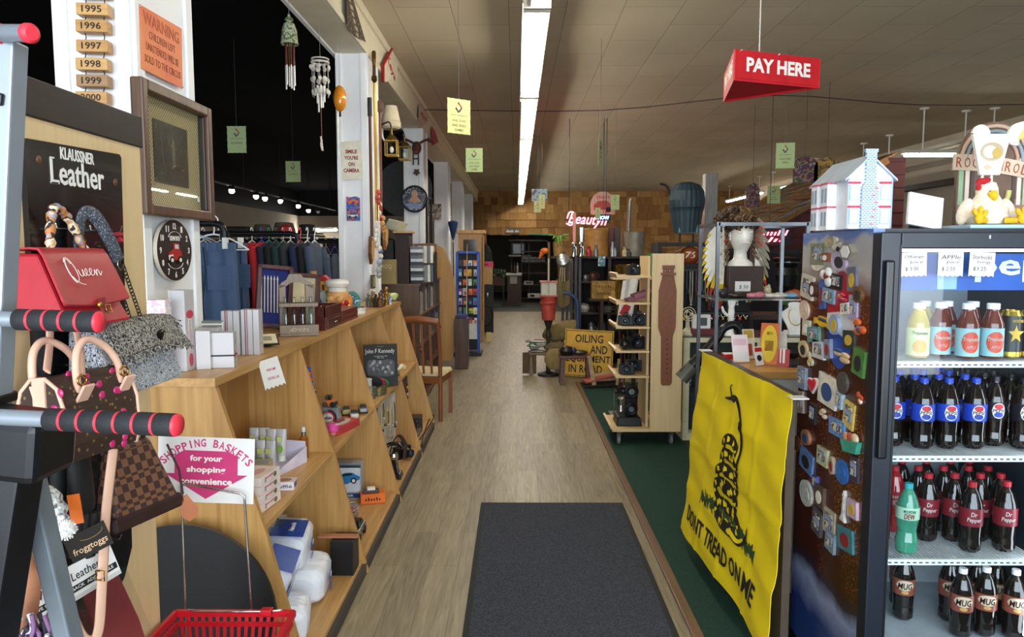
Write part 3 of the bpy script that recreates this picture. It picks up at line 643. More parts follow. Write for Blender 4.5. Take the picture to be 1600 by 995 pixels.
for k_,lb in enumerate(('red plastic shopping basket second from the top of its nested pile','red plastic shopping basket third down in the nested pile','red plastic shopping basket lowest in the nested pile on the floor')):
    dup(bk,(-.80,1.86,.365-.1215*(k_+1)),label=lb)
# ---- wire stand with the pink sign
t = thing('sign_holder','thin chrome wire stand holding up the pink basket sign','stand',(-.86,2.06,0))
b = MB(); a_,c_ = at(283,760,2.02),at(382,775,2.02)
b.tube([(-.965,2.06,.012),a_-V((0,0,.02)),a_,a_+V((.012,0,.008)),c_-V((.012,0,-.008)),c_,c_-V((0,0,.02)),(-.755,2.06,.012)],.0035,CHROME,8); b.o('wire_frame',t)
MB().tube([(-1.0,2.08,.008),(-.70,2.08,.008),(-.70,2.22,.008),(-1.0,2.22,.008)],.004,CHROME,8,closed=True).o('foot_loop',t)
sF = FR(at(322.5,734,2.045),(1,.06,-.055),(.06,-1,0))
MG = P('c4356f',.6)
b = MB().fbox(sF,0,0,.268,.190,.002,PAPER); 
sg = b.o('basket_sign',label='white card sign with a pink arrow about shopping baskets',cat='sign')
b = MB(); b.prism(sF,[(-.088,.040),(-.062,.056),(.062,.056),(.088,.040),(.088,-.012),(.116,-.012),(0,-.084),(-.116,-.012),(-.088,-.012)],.0006,MG,.002); b.o('arrow',sg)
b = MB()
for i,ch in enumerate('SHOPPING BASKETS'):
    if ch == ' ':continue
    a_ = PI/2+.80-1.60*i/15; r_ = .175; f = FR(sF.p(r_*math.cos(a_)*.95,-.096+r_*math.sin(a_),0),sF.u,sF.n,a_-PI/2); b.text(f,0,0,.0145 if ch != 'I' else .004,.023,ch,MG,.0006,.02,0,.0022)
for k_,(s_,w_) in enumerate((('for your',.09),('shopping',.108),('convenience',.146))):b.text(sF,0,.032-.0325*k_,w_,.022 if k_ < 2 else .018,s_,WHITE,.0006,.03,0,.0028)
b.o('lettering',sg)
# ---- black round table top leaning on the shelf end
b = MB(); DF = FR((-1.16,2.44,.335),(1,0,0),(0,-1,.10)); b.disc(DF,0,0,.335,.335,.02,P('0c0c0d',.5),n=48,m2=P('4a4a4c',.3,.8)); b.o('round_table_top',label='black round table top leaning against the shelf end',cat='table top',bev=.003)
# ================================================================== on the first column
t = thing('year_block_chain','hanging chain of wooden blocks stamped with years 1995 to 2000','wall hanging',(-1.47,2.6,2.1))
BLK = [wood('block%d' % i,a_,c_,0,2.) for i,(a_,c_) in enumerate((('b08348','d0a566'),('a8773f','c6985a'),('8a6540','a98458')))]
ys = ['','1995','1996','1997','1998','1999','2000']; py = [-12,17,43,74,102,128,154]
for i,(y_,p_) in enumerate(zip(ys,py)):
    c_ = at(147+(i % 2),p_,2.605); b = MB().box(c_,(.103,.045,.040),BLK[1 if i in (2,3,6) else 2 if i == 5 else 0],R=(0,0,.10)); bb_ = b.o('year_block',t,bev=.002)
    if y_:b = MB(); b.text(front((c_.x+.002,c_.y-.0232,c_.z),0,.10),0,0,.065,.023,y_,INK,.0006,.01); b.o('lettering',bb_)
    if i:
        pz_ = at(147+((i-1) % 2),py[i-1],2.605)
        for dx in (-.032,.032):MB().tube(smooth([(c_.x+dx,2.605,c_.z+.02),(c_.x+dx+.005,2.603,(c_.z+pz_.z)/2),(pz_.x+dx,2.605,pz_.z-.02)],3),.0018,IRON,5).o('hook',t)
MB().tube([(-1.47,2.64,2.62),(-1.47,2.605,2.62),(-1.47,2.605,2.52)],.0025,IRON,5).o('nail',t)
ORS = image_like('orange_sheet',['d9632e','dd7130','e0792f'],3,.5)
F = right((-1.335,2.843,2.369)); sg = MB().prism(F,[(-.162,.109),(.169,.122),(.157,-.114),(-.169,-.114)],.002,ORS).o('warning_sign',label='faded orange sign about unattended children on the white column',cat='sign')
b = MB(); TX = P('7d3520',.6)
b.text(F,0,.075,.28,.045,'WARNING',P('b5502c',.6),.0004,.02,0,.0024)
for k_,(s_,w_) in enumerate((('CHILDREN LEFT',.165),('UNATTENDED WILL BE',.205),('SOLD TO THE CIRCUS',.225))):b.text(F,0,.022-.045*k_,w_*1.244,.027,s_,TX,.0004,0,0,.0024)
b.o('lettering',sg)
for x,y in ((-.158,.103),(.152,-.108)):MB().ell(F.p(x,y,.003),.004,CHROME,8,6).o('pin',sg)
# framed dark print
t = thing('framed_picture','dark print in a brown wooden frame with a burlap mat on the column','picture',(-1.33,2.89,1.74),None)
F = right((-1.334,2.880,1.973)); WFR = wood('frame_wood','3f2c20','6b4d38',2,1.5)
W_,H_ = .292,.236
b = MB()
for x in (-1,1):b.fbox(F,x*(W_-.02),0,.04,2*H_,.045,WFR)
for y in (-1,1):b.fbox(F,0,y*(H_-.02),2*W_-.08,.04,.045,WFR)
for x in (-1,1):b.fbox(F,x*(W_-.045),0,.012,2*H_-.08,.030,P('2a1d15',.4))
b.o('frame',t,bev=.006)
def m_burlap():
    m,nt,bb,tc = base('burlap',.95); v = node(nt,'Brick',mapped(nt,tc.outputs['Object'],rot=(0,PI/2,0)),Scale=1.,Brick_Width=.011,Row_Height=.008,Mortar_Size=.0018); v.inputs['Color1'].default_value = (*srgb('a6926a'),1); v.inputs['Color2'].default_value = (*srgb('8f7a55'),1); v.inputs['Mortar'].default_value = (*srgb('4a3d28'),1)
    n = node(nt,'Checker',tc.outputs['Object'],Scale=130.); n.inputs['Color1'].default_value = (*srgb('d2bd92'),1); n.inputs['Color2'].default_value = (*srgb('7a6a4c'),1)
    nt.links.new(n.outputs['Color'],bb.inputs['Base Color']); return m
MB().fbox(F,0,0,2*W_-.08,2*H_-.07,.004,m_burlap()).o('burlap_mat',t)
pr_ = MB().fbox(F,-.01,.005,.28,.23,.003,image_like('dark_print',['0d0b0a','1b1612','0d0b0a','342b22','14100e','5a4d3c'],13,.3),.004).o('print',t)
b = MB(); b.tube([F.p(x,y,.007) for x,y in sm2([(-.02,-.05),(.02,-.035),(.06,-.052),(.09,-.04)],5)],.004,P('6a563a',.6),6); b.stroke(F,sm2([(-.09,.06),(-.085,.0),(-.07,-.05),(-.06,-.07)],4),.003,P('5d5a50',.6),.007)
for x,y,s_ in ((-.03,.04,.018),(.045,.045,.014),(-.075,.06,.012)):b.ell(F.p(x,y,.007),(.002,s_*.7,s_),P('4d4638',.6),10,6)
b.o('figures',pr_)
MB().fbox(F,0,0,2*W_-.09,2*H_-.08,.002,GLASS,.012).o('glass',t)
MB().fbox(F,.195,-.15,.017,.02,.001,PAPER,.015).o('price_sticker',t)
# wall clock with a red truck
t = thing('wall_clock','round dark wall clock with white numerals and a red truck on its face','clock',(-1.33,2.85,1.5))
F = right((-1.334,2.848,1.612)); CLK = P('1d1412',.45)
MB().disc(F,0,0,.1443,.1169,.0149,CLK,n=48,m2=P('b9b0a0',.5)).o('dial',t)
b = MB()
for k_ in range(12):a_ = PI/2-2*PI*k_/12; b.text(F,.1169*math.cos(a_),.0933*math.sin(a_),.0249 if k_ in (0,10,11) else .0149,.0236,str(k_ or 12),WHITE,.0007,.0249,0,.0156)
b.text(F,0,.046,.0821,.0187,'KENWORTH',WHITE,.0006,.0249,0,.0156); b.o('numerals',t)
b = MB(); b.stroke(F,arc((0,.0448),.0547,.2,PI-.2,10,.0274),.0015,WHITE,.0162); b.stroke(F,arc((0,-.0435),.0622,PI+.2,2*PI-.2,10,.0274),.0017,WHITE,.0162); b.o('ring_lines',t)
b = MB(); TR = P('b02018',.4)
b.prism(F,[(-.056,-.0373),(-.056,-.01),(-.0149,.005),(-.0149,.0274),(.0274,.0274),(.0348,.0025),(.0498,-.005),(.0498,-.0373)],.0025,TR,.0156); b.prism(F,[(-.0062,.0062),(-.0062,.0224),(.0211,.0224),(.0236,.0062)],.0012,P('cfd6da',.3),.018); b.prism(F,[(-.056,-.0373),(-.0622,-.0187),(-.0249,-.0149),(-.0249,-.0373)],.0012,WHITE,.018)
for x in (-.0373,.0323):b.disc(F,x,-.0373,.0174,.0156,.0025,BLACK,.018); b.disc(F,x,-.0373,.0087,.0075,.0012,WHITE,.0205)
b.o('truck_picture',t)
# ================================================================== slanted display shelf along the aisle
ZT = 1.165; ZM = .622; ZB = .07
YD = [2.57,3.58,4.65,5.72,6.66]
t = thing('display_shelf','long golden wood display shelf with slanted dividers along the aisle','shelf',(-1.1,4.7,0))
gF = lambda y:front((0,y,0))
for i,y in enumerate(YD):
    MB().prism(gF(y+.01),[(-1.33,.002),(-.742,.002),(-.76,ZB),(-.905,ZM),(-1.062,ZT-.03),(-1.33,ZT-.03)],.024,OAKV if i < 4 else OAKX).o('divider',t,bev=.002)
b = MB().bx(-1.332,-1.055,2.54,3.15,ZT-.03,ZT,OAK); b.bx(-1.5,-1.055,3.15,6.70,ZT-.03,ZT,OAK); b.o('top_board',t)
for i in range(4):
    y0,y1 = YD[i]+.012,YD[i+1]-.016
    MB().bx(-1.316,-.908,y0,y1,ZM-.025,ZM,OAK).o('shelf_board',t,bev=.002)
    MB().bx(-1.316,-.772,y0,y1,ZB-.025,ZB,OAK).o('bottom_board',t,bev=.002)
    MB().bx(-1.33,-1.317,y0,y1,.01,ZT-.031,PLY).o('back_panel',t)
MB().bx(-.782,-.752,2.53,6.69,.002,.05,P('3f3a36',.6)).o('kick_strip',t)
# ---- generic boxes
def pbox(name,label,cat,p,dims,rz,m,marks=(),group=None,bev=.0015,top=None):
    """printed carton standing on p: marks = (face, x, y, w, h, what, material); faces f (towards viewer), r (right side), t (top)"""
    x,y,z = p; w_,d_,h_ = dims
    b = MB(); b.box((x,y,z+h_/2+.0005),(w_,d_,h_),m,R=rz)
    ob = b.o(name,label=label,cat=cat,group=group,bev=bev)
    if marks:
        ca,sa = math.cos(rz),math.sin(rz); c = V((x,y,z+h_/2+.0005))
        fr = {'f':FR(c+V((sa,-ca,0))*d_/2,(ca,sa,0),(sa,-ca,0)),'r':FR(c+V((ca,sa,0))*w_/2,(-sa,ca,0),(ca,sa,0)),'t':FR(c+V((0,0,h_/2)),(ca,sa,0),(0,0,1)),'l':FR(c-V((ca,sa,0))*w_/2,(sa,-ca,0),(-ca,-sa,0))}
        b = MB()
        for f,mx,my,mw,mh,what,mm in marks:
            F = fr[f]
            if what == '#':b.fbox(F,mx,my,mw,mh,.0006,mm)
            elif what == 'o':b.disc(F,mx,my,mw/2,mh/2,.0008,mm)
            else:b.text(F,mx,my,mw,mh,what,mm,.0005,.01,0,.0008)
        b.o('print',ob)
    return ob
GLOSSW = P('bdbabc',.3,var=.03); LIP = P('c2495c',.4); GREYT = P('9a9a9c',.5); MAR = P('7a1630',.5); FLOR = image_like('floral_foil',['f0e8ec','e2a8bd','f4f0f2','c9b6d6','f0d6df'],30,.2,2)
T = lambda x,y,z=ZT:gz(x,y,z)
p = T(245,545); pbox('perfume_box','pink floral foil perfume box half behind the tweed bag chain','box',(-1.285,2.62,ZT),(.075,.06,.27),.1,FLOR,[('r',0,0,.05,.2,'#',P('e7d8d0',.3))])
pbox('perfume_box','tall white perfume box with red lips printed on its side','box',(-1.245,2.72,ZT),(.062,.068,.30),-.08,GLOSSW,[('r',0,.06,.05,.032,'o',LIP),('r',-.005,.068,.03,.006,'#',GLOSSW),('r',0,-.11,.03,.05,'o',LIP),('r',0,-.02,.006,.12,'#',P('d8a0a8',.5)),('r',0,.03,.022,.06,'#',P('ddd8d4',.4)),('f',-.02,0,.002,.3,'#',GREYT)])
pbox('perfume_box','small white perfume box with fine grey lettering beside the lips box','box',(-1.185,2.76,ZT),(.05,.05,.145),.35,GLOSSW,[('r',0,.03,.034,.006,'CHLOE',GREYT),('r',0,-.03,.03,.008,'ıılı',GREYT),('l',0,0,.045,.13,'#',P('efd9dc',.3))])
pbox('perfume_box','wide white perfume box tied with a black ribbon and red seal','box',(-1.125,2.80,ZT),(.085,.062,.135),.18,GLOSSW,[('f',0,-.02,.086,.006,'#',INK),('r',0,-.02,.062,.006,'#',INK),('r',-.01,0,.003,.135,'#',P('5c7a52',.5)),('r',-.008,-.018,.020,.032,'o',P('c0304a',.4)),('r',.005,.03,.03,.012,'ılıılı',GREYT)])
pbox('perfume_box','flat white box stacked behind the ribboned perfume box','box',(-1.25,2.98,ZT),(.12,.09,.115),.1,GLOSSW,[('f',0,.02,.1,.004,'#',GREYT)])
pbox('perfume_box','thin white carton lying on the flat white perfume box','box',(-1.26,2.98,ZT+.116),(.10,.07,.018),.2,GLOSSW,[('t',0,0,.07,.04,'#',GREYT)])
pbox('perfume_box','clear grey-green perfume box behind the red-striped pair','box',(-1.30,3.14,ZT),(.09,.07,.15),.1,P('77827f',.25),[('f',0,.06,.1,.008,'#',WHITE),('f',-.046,0,.006,.14,'#',WHITE),('f',.046,0,.006,.14,'#',WHITE)])
st = [('f',-.02,0,.004,.2,'#',MAR),('f',-.012,0,.003,.2,'#',MAR),('f',.012,0,.002,.2,'#',INK),('r',0,-.05,.06,.003,'#',GREYT),('r',.012,.03,.01,.05,'#',GREYT)]
pbox('perfume_box','white perfume box with dark red stripes, left of the striped pair','box',(-1.225,3.15,ZT),(.075,.055,.19),.06,GLOSSW,st)
pbox('perfume_box','white perfume box with dark red stripes, right of the striped pair','box',(-1.145,3.165,ZT),(.075,.062,.195),.06,GLOSSW,st)
t = thing('small_tag_frame','small tilted cream card in a dark frame lying by the striped boxes','picture',(-1.2,3.45,ZT))
F = FR((-1.17,3.42,ZT+.030),(.9,.45,0),(-.1,-.55,.83)); MB().fbox(F,0,0,.105,.085,.008,P('2a2420',.4)).o('backing',t); MB().fbox(F,0,0,.095,.075,.003,P('cfc4a0',.6),.008).o('card',t); MB().fbox(F,0,0,.05,.035,.001,P('8f8a72',.6),.011).o('printed_panel',t)
MB().box((-1.18,3.445,ZT+.012),(.05,.03,.022),P('2a2420',.4)).o('easel',t)
# paper label hanging over the shelf edge
F = FR((-1.022,3.04,1.10),(.40,.92,0),(.92,-.40,.24),.06)
lb = MB().prism(F,[(-.062,.062),(.055,.066),(.064,-.054)]+[(.064-.126*k_/10,-.058+(.006 if k_ % 2 else -.002)) for k_ in range(11)],.0012,PAPER).o('paper_sign',label='white scalloped paper with small red lettering over the shelf edge',cat='sign')
b = MB(); b.text(F,.0,.018,.055,.011,'PERFUME',P('b8455a',.6),.0004,.01,0,.0014); b.text(F,.0,-.018,.07,.011,'TESTERS 5.00',P('b8455a',.6),.0004,.01,0,.0014); b.o('lettering',lb)
# wooden bottle carrier
t = thing('bottle_carrier','carved wooden carrier holding small empty bottles on the shelf top','carrier',(-1.19,4.0,ZT))
F = front((-1.19,3.95,ZT),0,.35)
arch = [(-.085,0),(-.095,.06),(-.092,.20),(-.075,.275),(-.045,.295),(-.03,.325),(.03,.325),(.045,.295),(.08,.27),(.10,.20),(.098,.14),(.082,.115),(.10,.08),(.105,.0)]
b = MB()
for s_,e_ in (((-.085,0),(-.048,.27)),((.05,0),(.10,.27))):b.fbox(F,(s_[0]+e_[0])/2,.135,e_[0]-s_[0],.27,.022,OLDWOOD,-.02)
b.prism(F,[(-.085,.25),(-.07,.28),(-.045,.295),(-.03,.325),(.03,.325),(.05,.295),(.085,.28),(.10,.25),(.09,.245),(.05,.27),(.02,.28),(-.02,.28),(-.045,.262)],.022,OLDWOOD,-.02)
b.o('back_frame',t,bev=.003)
MB().fbox(F,.01,.012,.2,.022,.11,OLDWOOD,0).o('tray_base',t,bev=.002); fr_ = MB().fbox(F,.01,.038,.2,.045,.012,OLDWOOD,.10).o('front_rail',t,bev=.002)
b = MB(); b.text(F,.01,.036,.09,.018,'ıDVıN',P('b7a98a',.6),.001,0,0,.1125); b.o('lettering',fr_)
MB().fbox(F,.01,.165,.2,.02,.09,OLDWOOD,.01).o('upper_rail',t,bev=.002)
for k_ in range(4):
    c_ = F.p(-.055+k_*.043,.024,.058); b = MB(); b.lathe(c_,[(.0,0),(.018,.001),(.019,.02),(.019,.09),(.012,.125),(.008,.15),(.008,.175),(.010,.18),(.007,.182)],SMOKED,12)
    b.o('glass_bottle',label=['clear bottle at the left of the wooden carrier','clear bottle second from left in the wooden carrier','clear bottle third from left in the wooden carrier','clear bottle at the right of the wooden carrier'][k_],cat='bottle',group='bottles in the wooden carrier')
# jewellery box and striped box
t = thing('jewelry_box','open dark mahogany jewelry box with a shut drawer on the shelf top','box',(-1.19,4.35,ZT))
b = MB(); y0,y1,x0,x1,h_ = 4.13,4.50,-1.30,-1.075,.135
b.bx(x0,x1,y0,y1,ZT+.001,ZT+.075,MAHOG); 
for q in ((x0,x1,y0,y0+.012),(x0,x1,y1-.012,y1),(x0,x0+.012,y0,y1),(x1-.012,x1,y0,y1)):b.bx(*q,ZT+.075,ZT+h_,MAHOG)
b.o('body',t,bev=.002); MB().bx(x0+.013,x1-.013,y0+.013,y1-.013,ZT+.076,ZT+.10,P('23263f',.9)).o('velvet_lining',t)
dr = MB().bx(x1,x1+.006,y0+.02,y1-.02,ZT+.012,ZT+.062,MAHOG).o('drawer',t,bev=.002)
for yy in (4.30,4.33):MB().ell((x1+.010,yy,ZT+.037),.005,CHROME,8,6).o('knob',dr)
for k_ in range(5):MB().cyl((x0+.04+k_*.035,4.2+.02*k_,ZT+.10),(x0+.05+k_*.035,4.3,ZT+.128),.006,[GOLD,CHROME,WHITE][k_ % 3],n=8).o('trinket',t)
t = thing('striped_box','low reddish box with stacked striped layers beside the jewelry box','box',(-1.16,4.75,ZT))
for k_ in range(5):MB().bx(-1.27,-1.078-.002*(k_ % 2),4.53,4.98,ZT+.001+k_*.016,ZT+.016+k_*.016,MAHOG if k_ % 2 else P('6a1f1c',.35)).o('layer',t,bev=.001)
# shadow boxes at the back of the shelf
def shadow(name,label,x,y,w_,h_,tilt,fieldm,rim):
    t = thing(name,label,'display case',(x,y,ZT)); q = FR((x,y,ZT+h_/2+.005),(.86,.5,0),(.5,-.86,0),0)
    q = FR(q.o,(q.u+V((0,0,-tilt))).normalized(),(q.n+V((0,0,.12))).normalized())
    b = MB()
    for sx in (-1,1):b.fbox(q,sx*(w_/2-.012),0,.024,h_,.05,rim)
    for sy in (-1,1):b.fbox(q,0,sy*(h_/2-.012),w_,.024,.05,rim)
    b.o('frame',t,bev=.003); f = MB().fbox(q,0,0,w_-.03,h_-.03,.008,fieldm).o('lining',t); return t,q
t,q = shadow('arrow_case','open shadow box lined in blue with a row of pale arrows',-1.40,4.22,.20,.36,.10,P('2a3478',.9),MAHOG)
for k_ in range(6):b = MB(); x = -.065+k_*.018; b.cyl(q.p(x,-.09,.016),q.p(x-.008,.10,.016),.0035,P('e4d9bd',.5),n=6); b.cyl(q.p(x-.008,.10,.016),q.p(x-.009,.122,.016),.006,P('efe7d2',.5),.001,n=6); b.o('arrow',t)
t,q = shadow('cream_case','shadow box with an empty cream lining behind the bottle carrier',-1.38,4.72,.21,.30,.08,P('dccda4',.8),MAHOG)
# white crock, toy house, tall jar, blue flowered jar behind
b = MB(); c_ = at(498,476,5.05); b.lathe((c_.x,c_.y,ZT),[(0,.001),(.05,.001),(.062,.06),(.066,.085),(.074,.09),(.076,.10),(.06,.102),(.056,.03),(0,.03)],P('e8e6e0',.3),20); b.o('crock',label='plain white oval crock behind the jewelry box',cat='bowl')
c_ = at(487,455,5.3); z = ZT
b = MB(); b.lathe((-1.46,5.28,ZT),[(0,.001),(.045,.001),(.05,.03),(.05,.20),(.038,.235),(.028,.26),(.028,.285),(.033,.29)],SMOKED,16); jr = b.o('tall_jar',label='tall clear stoppered jar standing behind the cream shadow box',cat='jar'); b = MB(); b.cyl((-1.46,5.28,ZT+.285),(-1.46,5.28,ZT+.31),.027,P('a5825a',.7)); b.o('cork',jr)
t = thing('toy_house','small toy house with a red roof and yellow walls','toy',(-1.43,5.52,ZT)); y_ = P('d9b43a',.5)
MB().bx(-1.47,-1.40,5.46,5.54,ZT+.16,ZT+.23,y_).o('walls',t); b = MB(); b.prism(front((-1.435,5.55,ZT+.23)),[(-.05,0),(0,.045),(.05,0)],.10,RED); b.o('roof',t); MB().bx(-1.47,-1.40,5.46,5.54,ZT+.001,ZT+.16,P('7c8a52',.6)).o('pedestal',t); MB().bx(-1.445,-1.425,5.455,5.46,ZT+.165,ZT+.205,P('7a3a20',.5)).o('door',t)
b = MB(); b.lathe((-1.37,5.12,ZT+.0),[(0,.001),(.035,.001),(.05,.05),(.05,.13),(.036,.17),(.04,.18)],P('7f8f86',.35),14); v_ = b.o('flower_jar',label='grey-green jar with a blue flower painted on it',cat='jar')
b = MB(); F = front((-1.37,5.068,ZT+.10),0,0)
for k_ in range(6):a_ = k_*PI/3; b.disc(F,.018*math.cos(a_),.018*math.sin(a_),.012,.012,.002,P('2f55b0',.4))
b.disc(F,0,0,.009,.009,.004,YELLOW); b.o('painted_flower',v_)
# cookie jar: a stout figure with a white hat (plain)
t = thing('cookie_jar','round ceramic cookie jar with a white cap and red bow tie','jar',(-1.27,5.16,ZT))
JC = P('d9a062',.22,coat=.5); c_ = V((-1.262,5.18,ZT))
b = MB(); b.lathe(c_,[(0,.001),(.072,.001),(.086,.03),(.088,.075),(.080,.10),(.083,.13),(.078,.16),(.06,.175)],JC,20); b.ell(c_+V((-.03,-.078,.118)),(.03,.022,.026),JC); b.ell(c_+V((.032,-.078,.118)),(.03,.022,.026),JC); b.ell(c_+V((.055,-.058,.055)),(.026,.026,.026),JC); b.o('body',t)
b = MB(); b.lathe(c_,[(.066,.165),(.068,.195),(.080,.205),(.088,.225),(.082,.245),(.05,.255),(0,.257)],P('e8e4da',.25,coat=.5),20); b.o('cap',t)
b = MB(); b.tube([c_+V((.084*math.cos(a_),.084*math.sin(a_)-.004,.086)) for a_ in lin(-2.6,.3,12)],.008,RED,8); b.ell(c_+V((.05,-.08,.07)),(.02,.012,.016),RED); b.ell(c_+V((.075,-.06,.09)),(.015,.012,.022),RED); b.o('bow_tie',t)
b = MB(); b.ell(c_+V((.078,-.04,.035)),(.03,.03,.05),P('d8b42a',.3)); b.ell(c_+V((.085,-.01,.09)),(.022,.02,.06),P('d9822a',.3)); b.o('fruit',t)
b = MB(); q = FR((-1.185,5.30,ZT+.085),(1,.2,0),(.1,-.9,.25)); b.disc(q,0,0,.06,.08,.008,image_like('painted_plate',['2f6a8c','3f8a52','284a80','b8c8d0'],30,.25)); b.o('plate',label='small blue and green plate propped beside the cookie jar',cat='plate')
# ashtray, brown figurines, green flower, cup
b = MB(); c_ = (-1.145,5.27,ZT); b.lathe(c_,[(0,.001),(.055,.001),(.06,.012),(.058,.025),(.066,.04),(.06,.044),(.045,.02),(0,.016)],P('e9e7e2',.25),22); b.o('ashtray',label='white china ashtray on the shelf top near the column',cat='dish')
b = MB(); b.bx(-1.21,-1.12,5.34,5.385,ZT+.001,ZT+.05,P('4a4238',.5)); b.o('trinket_box',label='low dark trinket tray behind the white ashtray',cat='tray')
rr = random.Random(21)
FIGC = ['6a4a2c','3d2f22','9a7a4c','8a8f8c','57402a','b59a62','2c2a2a','7c5536','a8843c','4a3a2e']
fl_ = ['brown seated figurine','dark standing figurine','tan bottle-shaped figurine','grey metal figurine','brown monkey-like figurine','straw-coloured figurine','black figurine','reddish brown gourd bottle','brass figurine','dark brown bust']
wh = ['at the aisle edge','next to the white ashtray','by the flower','at the back','in the middle','beside the blue cup','against the column','leaning forward','topmost in the cluster','half hidden']
for k_ in range(10):
    x = -1.10-.035*(k_ % 4)-rr.random()*.01; y = 5.93+.07*(k_//2)+.03*(k_ % 2); h_ = rr.uniform(.075,.15)+(.08 if k_ == 8 else 0); m_ = P(FIGC[k_],.35,.6 if k_ in (3,8) else 0)
    b = MB(); b.lathe((x,y,ZT),[(0,.001),(.022,.001),(.026,h_*.25),(.016,h_*.5),(.020,h_*.62),(.008,h_*.75)],m_,10); b.ell((x,y,ZT+h_*.86),h_*.13,m_,8,6)
    for s_ in (-1,1):b.tube([(x+s_*.018,y,ZT+h_*.64),(x+s_*.03,y-.008,ZT+h_*.45),(x+s_*.014,y-.022,ZT+h_*.36)],.006,m_,6)
    b.o('figurine',label='%s %s, on the shelf top past the column' % (fl_[k_],wh[k_]),cat='figurine',group='figurines on the shelf top')
b = MB()
for k_ in range(2):b.tube([(-1.12-.04*k_,6.05,ZT+.15),(-1.12-.04*k_,6.05,ZT+.16)],.02,GOLD,8); 
t = thing('flower_ornament','pale green ruffled flower ornament at the far end of the shelf','ornament',(-1.09,6.42,ZT)); rr = random.Random(4)
for k_ in range(16):
    a_ = rr.uniform(0,2*PI); e_ = rr.uniform(.2,1.2); d_ = V((math.cos(a_)*math.cos(e_),math.sin(a_)*math.cos(e_),math.sin(e_))); b = MB(); b.ell(V((-1.09,6.42,ZT+.045))+d_*.035,(.03,.012,.03),P('c3d08c',.5),8,6,(e_,0,a_)); b.o('petal',t)
b = MB(); b.lathe((-1.10,6.30,ZT),[(0,.001),(.028,.001),(.032,.07),(.028,.07),(.025,.006),(0,.006)],image_like('blue_willow',['dfe6ee','3d6fc0','e8edf2'],60,.25),14); b.o('cup',label='blue and white patterned cup beside the green flower',cat='cup')
# ================================================================== things in the shelf bays
# bay one: lotion tray, cartons, spray bottle
t = thing('display_tray','white slanted counter tray with pink sides holding lotion tubes','tray',(-1.17,3.25,ZM))
q = lambda x,y,z:V((-1.135,3.22,ZM+.001))+V((x*.95+y*.25,y*.95-x*.25,z))
b = MB(); LIL = P('d8d2e6',.5); PNK = P('e3b9cc',.5)
b.quad(q(-.10,-.06,0),q(.10,-.06,0),q(.10,.20,0),q(-.10,.20,0),LIL)
for x in (-.10,.10):b.prism(FR(q(x,0,0),(q(0,1,0)-q(0,0,0)),(q(1,0,0)-q(0,0,0))),[(-.06,0),(-.06,.018),(.20,.075),(.20,0)],.003,LIL if x > 0 else PNK)
b.quad(q(-.10,-.06,0),q(.10,-.06,0),q(.10,-.06,.022),q(-.10,-.06,.022),P('cfd0a2',.5)); b.quad(q(-.10,.20,0),q(.10,.20,0),q(.10,.20,.10),q(-.10,.20,.10),LIL); b.o('tray_body',t)
b = MB(); b.box(q(-.108,.05,.035),(.003,.16,.06),PNK,R=-.25); b.o('pink_side',t)
tub = None; pos = [(-.07,-.03),(-.025,-.035),(.02,-.04),(.065,-.035),(-.075,.05),(-.03,.06),(.015,.05),(.06,.06)]
for k_,(x,y) in enumerate(pos):
    lb = 'white lotion tube, %s in the %s row of the slanted tray' % (['leftmost','second','third','rightmost'][k_ % 4],['front','back'][k_//4])
    if tub is None:
        tub = thing('lotion_tube',lb,'tube',q(x,y,.012),'lotion tubes in the tray'); tub.scale = (1.3,1.3,1.3); o_ = q(x,y,.012); b = MB()
        b.lathe(o_,[(0,0),(.013,0),(.013,.02)],P('d8dccb',.4),12); b.o('cap',tub)
        b = MB(); n = 12; vs = []
        for z,rx,ry in ((.02,.0155,.0155),(.05,.018,.014),(.09,.0185,.008),(.112,.019,.0015)):vs += [o_+V((rx*math.cos(2*PI*j/n),ry*math.sin(2*PI*j/n),z)) for j in range(n)]
        b.add(vs,[(i*n+j,i*n+(j+1) % n,(i+1)*n+(j+1) % n,(i+1)*n+j) for i in range(3) for j in range(n)],GLOSSW,True); b.o('body',tub)
        b = MB(); f = front(o_+V((0,-.0158,.045))); b.disc(f,0,0,.009,.014,.003,P('7fae3f',.5)); b.fbox(f,0,.035,.016,.018,.003,P('c8d27a',.5),.004); b.o('print',tub)
    else:dup(tub,q(x,y,.012+(.03 if k_ > 3 else 0)),rz=.1*(k_ % 3)-.1,label=lb,s=1.3)
CRT = P('e8d9d2',.4); LF = P('4f7a3a',.5)
def cart(p,dims,rz,label):return pbox('soap_carton',label,'box',p,dims,rz,CRT,[('f',-.03,0,.03,.022,'o',LF),('r',.04,0,.025,.02,'o',LF),('r',0,.006,.09,.008,'GRAPEFRUIT',P('c06070',.5)),('r',-.045,0,.014,.02,'#',GREYT),('t',0,0,.04,.1,'o',P('dda9a2',.5))],'soap cartons on the shelf')
for k_ in range(4):cart((-1.0,2.78,ZM+.001+k_*.034),(.10,.17,.033),-.12+.02*(k_ % 2),'pale pink soap carton with green leaf, %s of the stack of four' % ['lowest','second from the bottom','second from the top','topmost'][k_])
pbox('soap_carton','grey and green gift carton leaning behind the soap carton stack','box',(-1.08,3.0,ZM),(.11,.10,.11),.2,P('b9a98c',.4),[('f',0,.02,.08,.05,'#',P('e4dccb',.4)),('t',0,0,.09,.06,'#',P('8d8f93',.3))])
pbox('sachet_box','small white and purple bath box lying near the shelf edge','box',(-.975,3.0,ZM),(.10,.07,.035),.1,P('d9d2da',.4),[('t',0,0,.07,.05,'o',P('9a6a4a',.5)),('f',0,0,.085,.014,'soufflé',P('4a3158',.5)),('r',0,0,.05,.02,'#',P('6a4a7a',.5))])
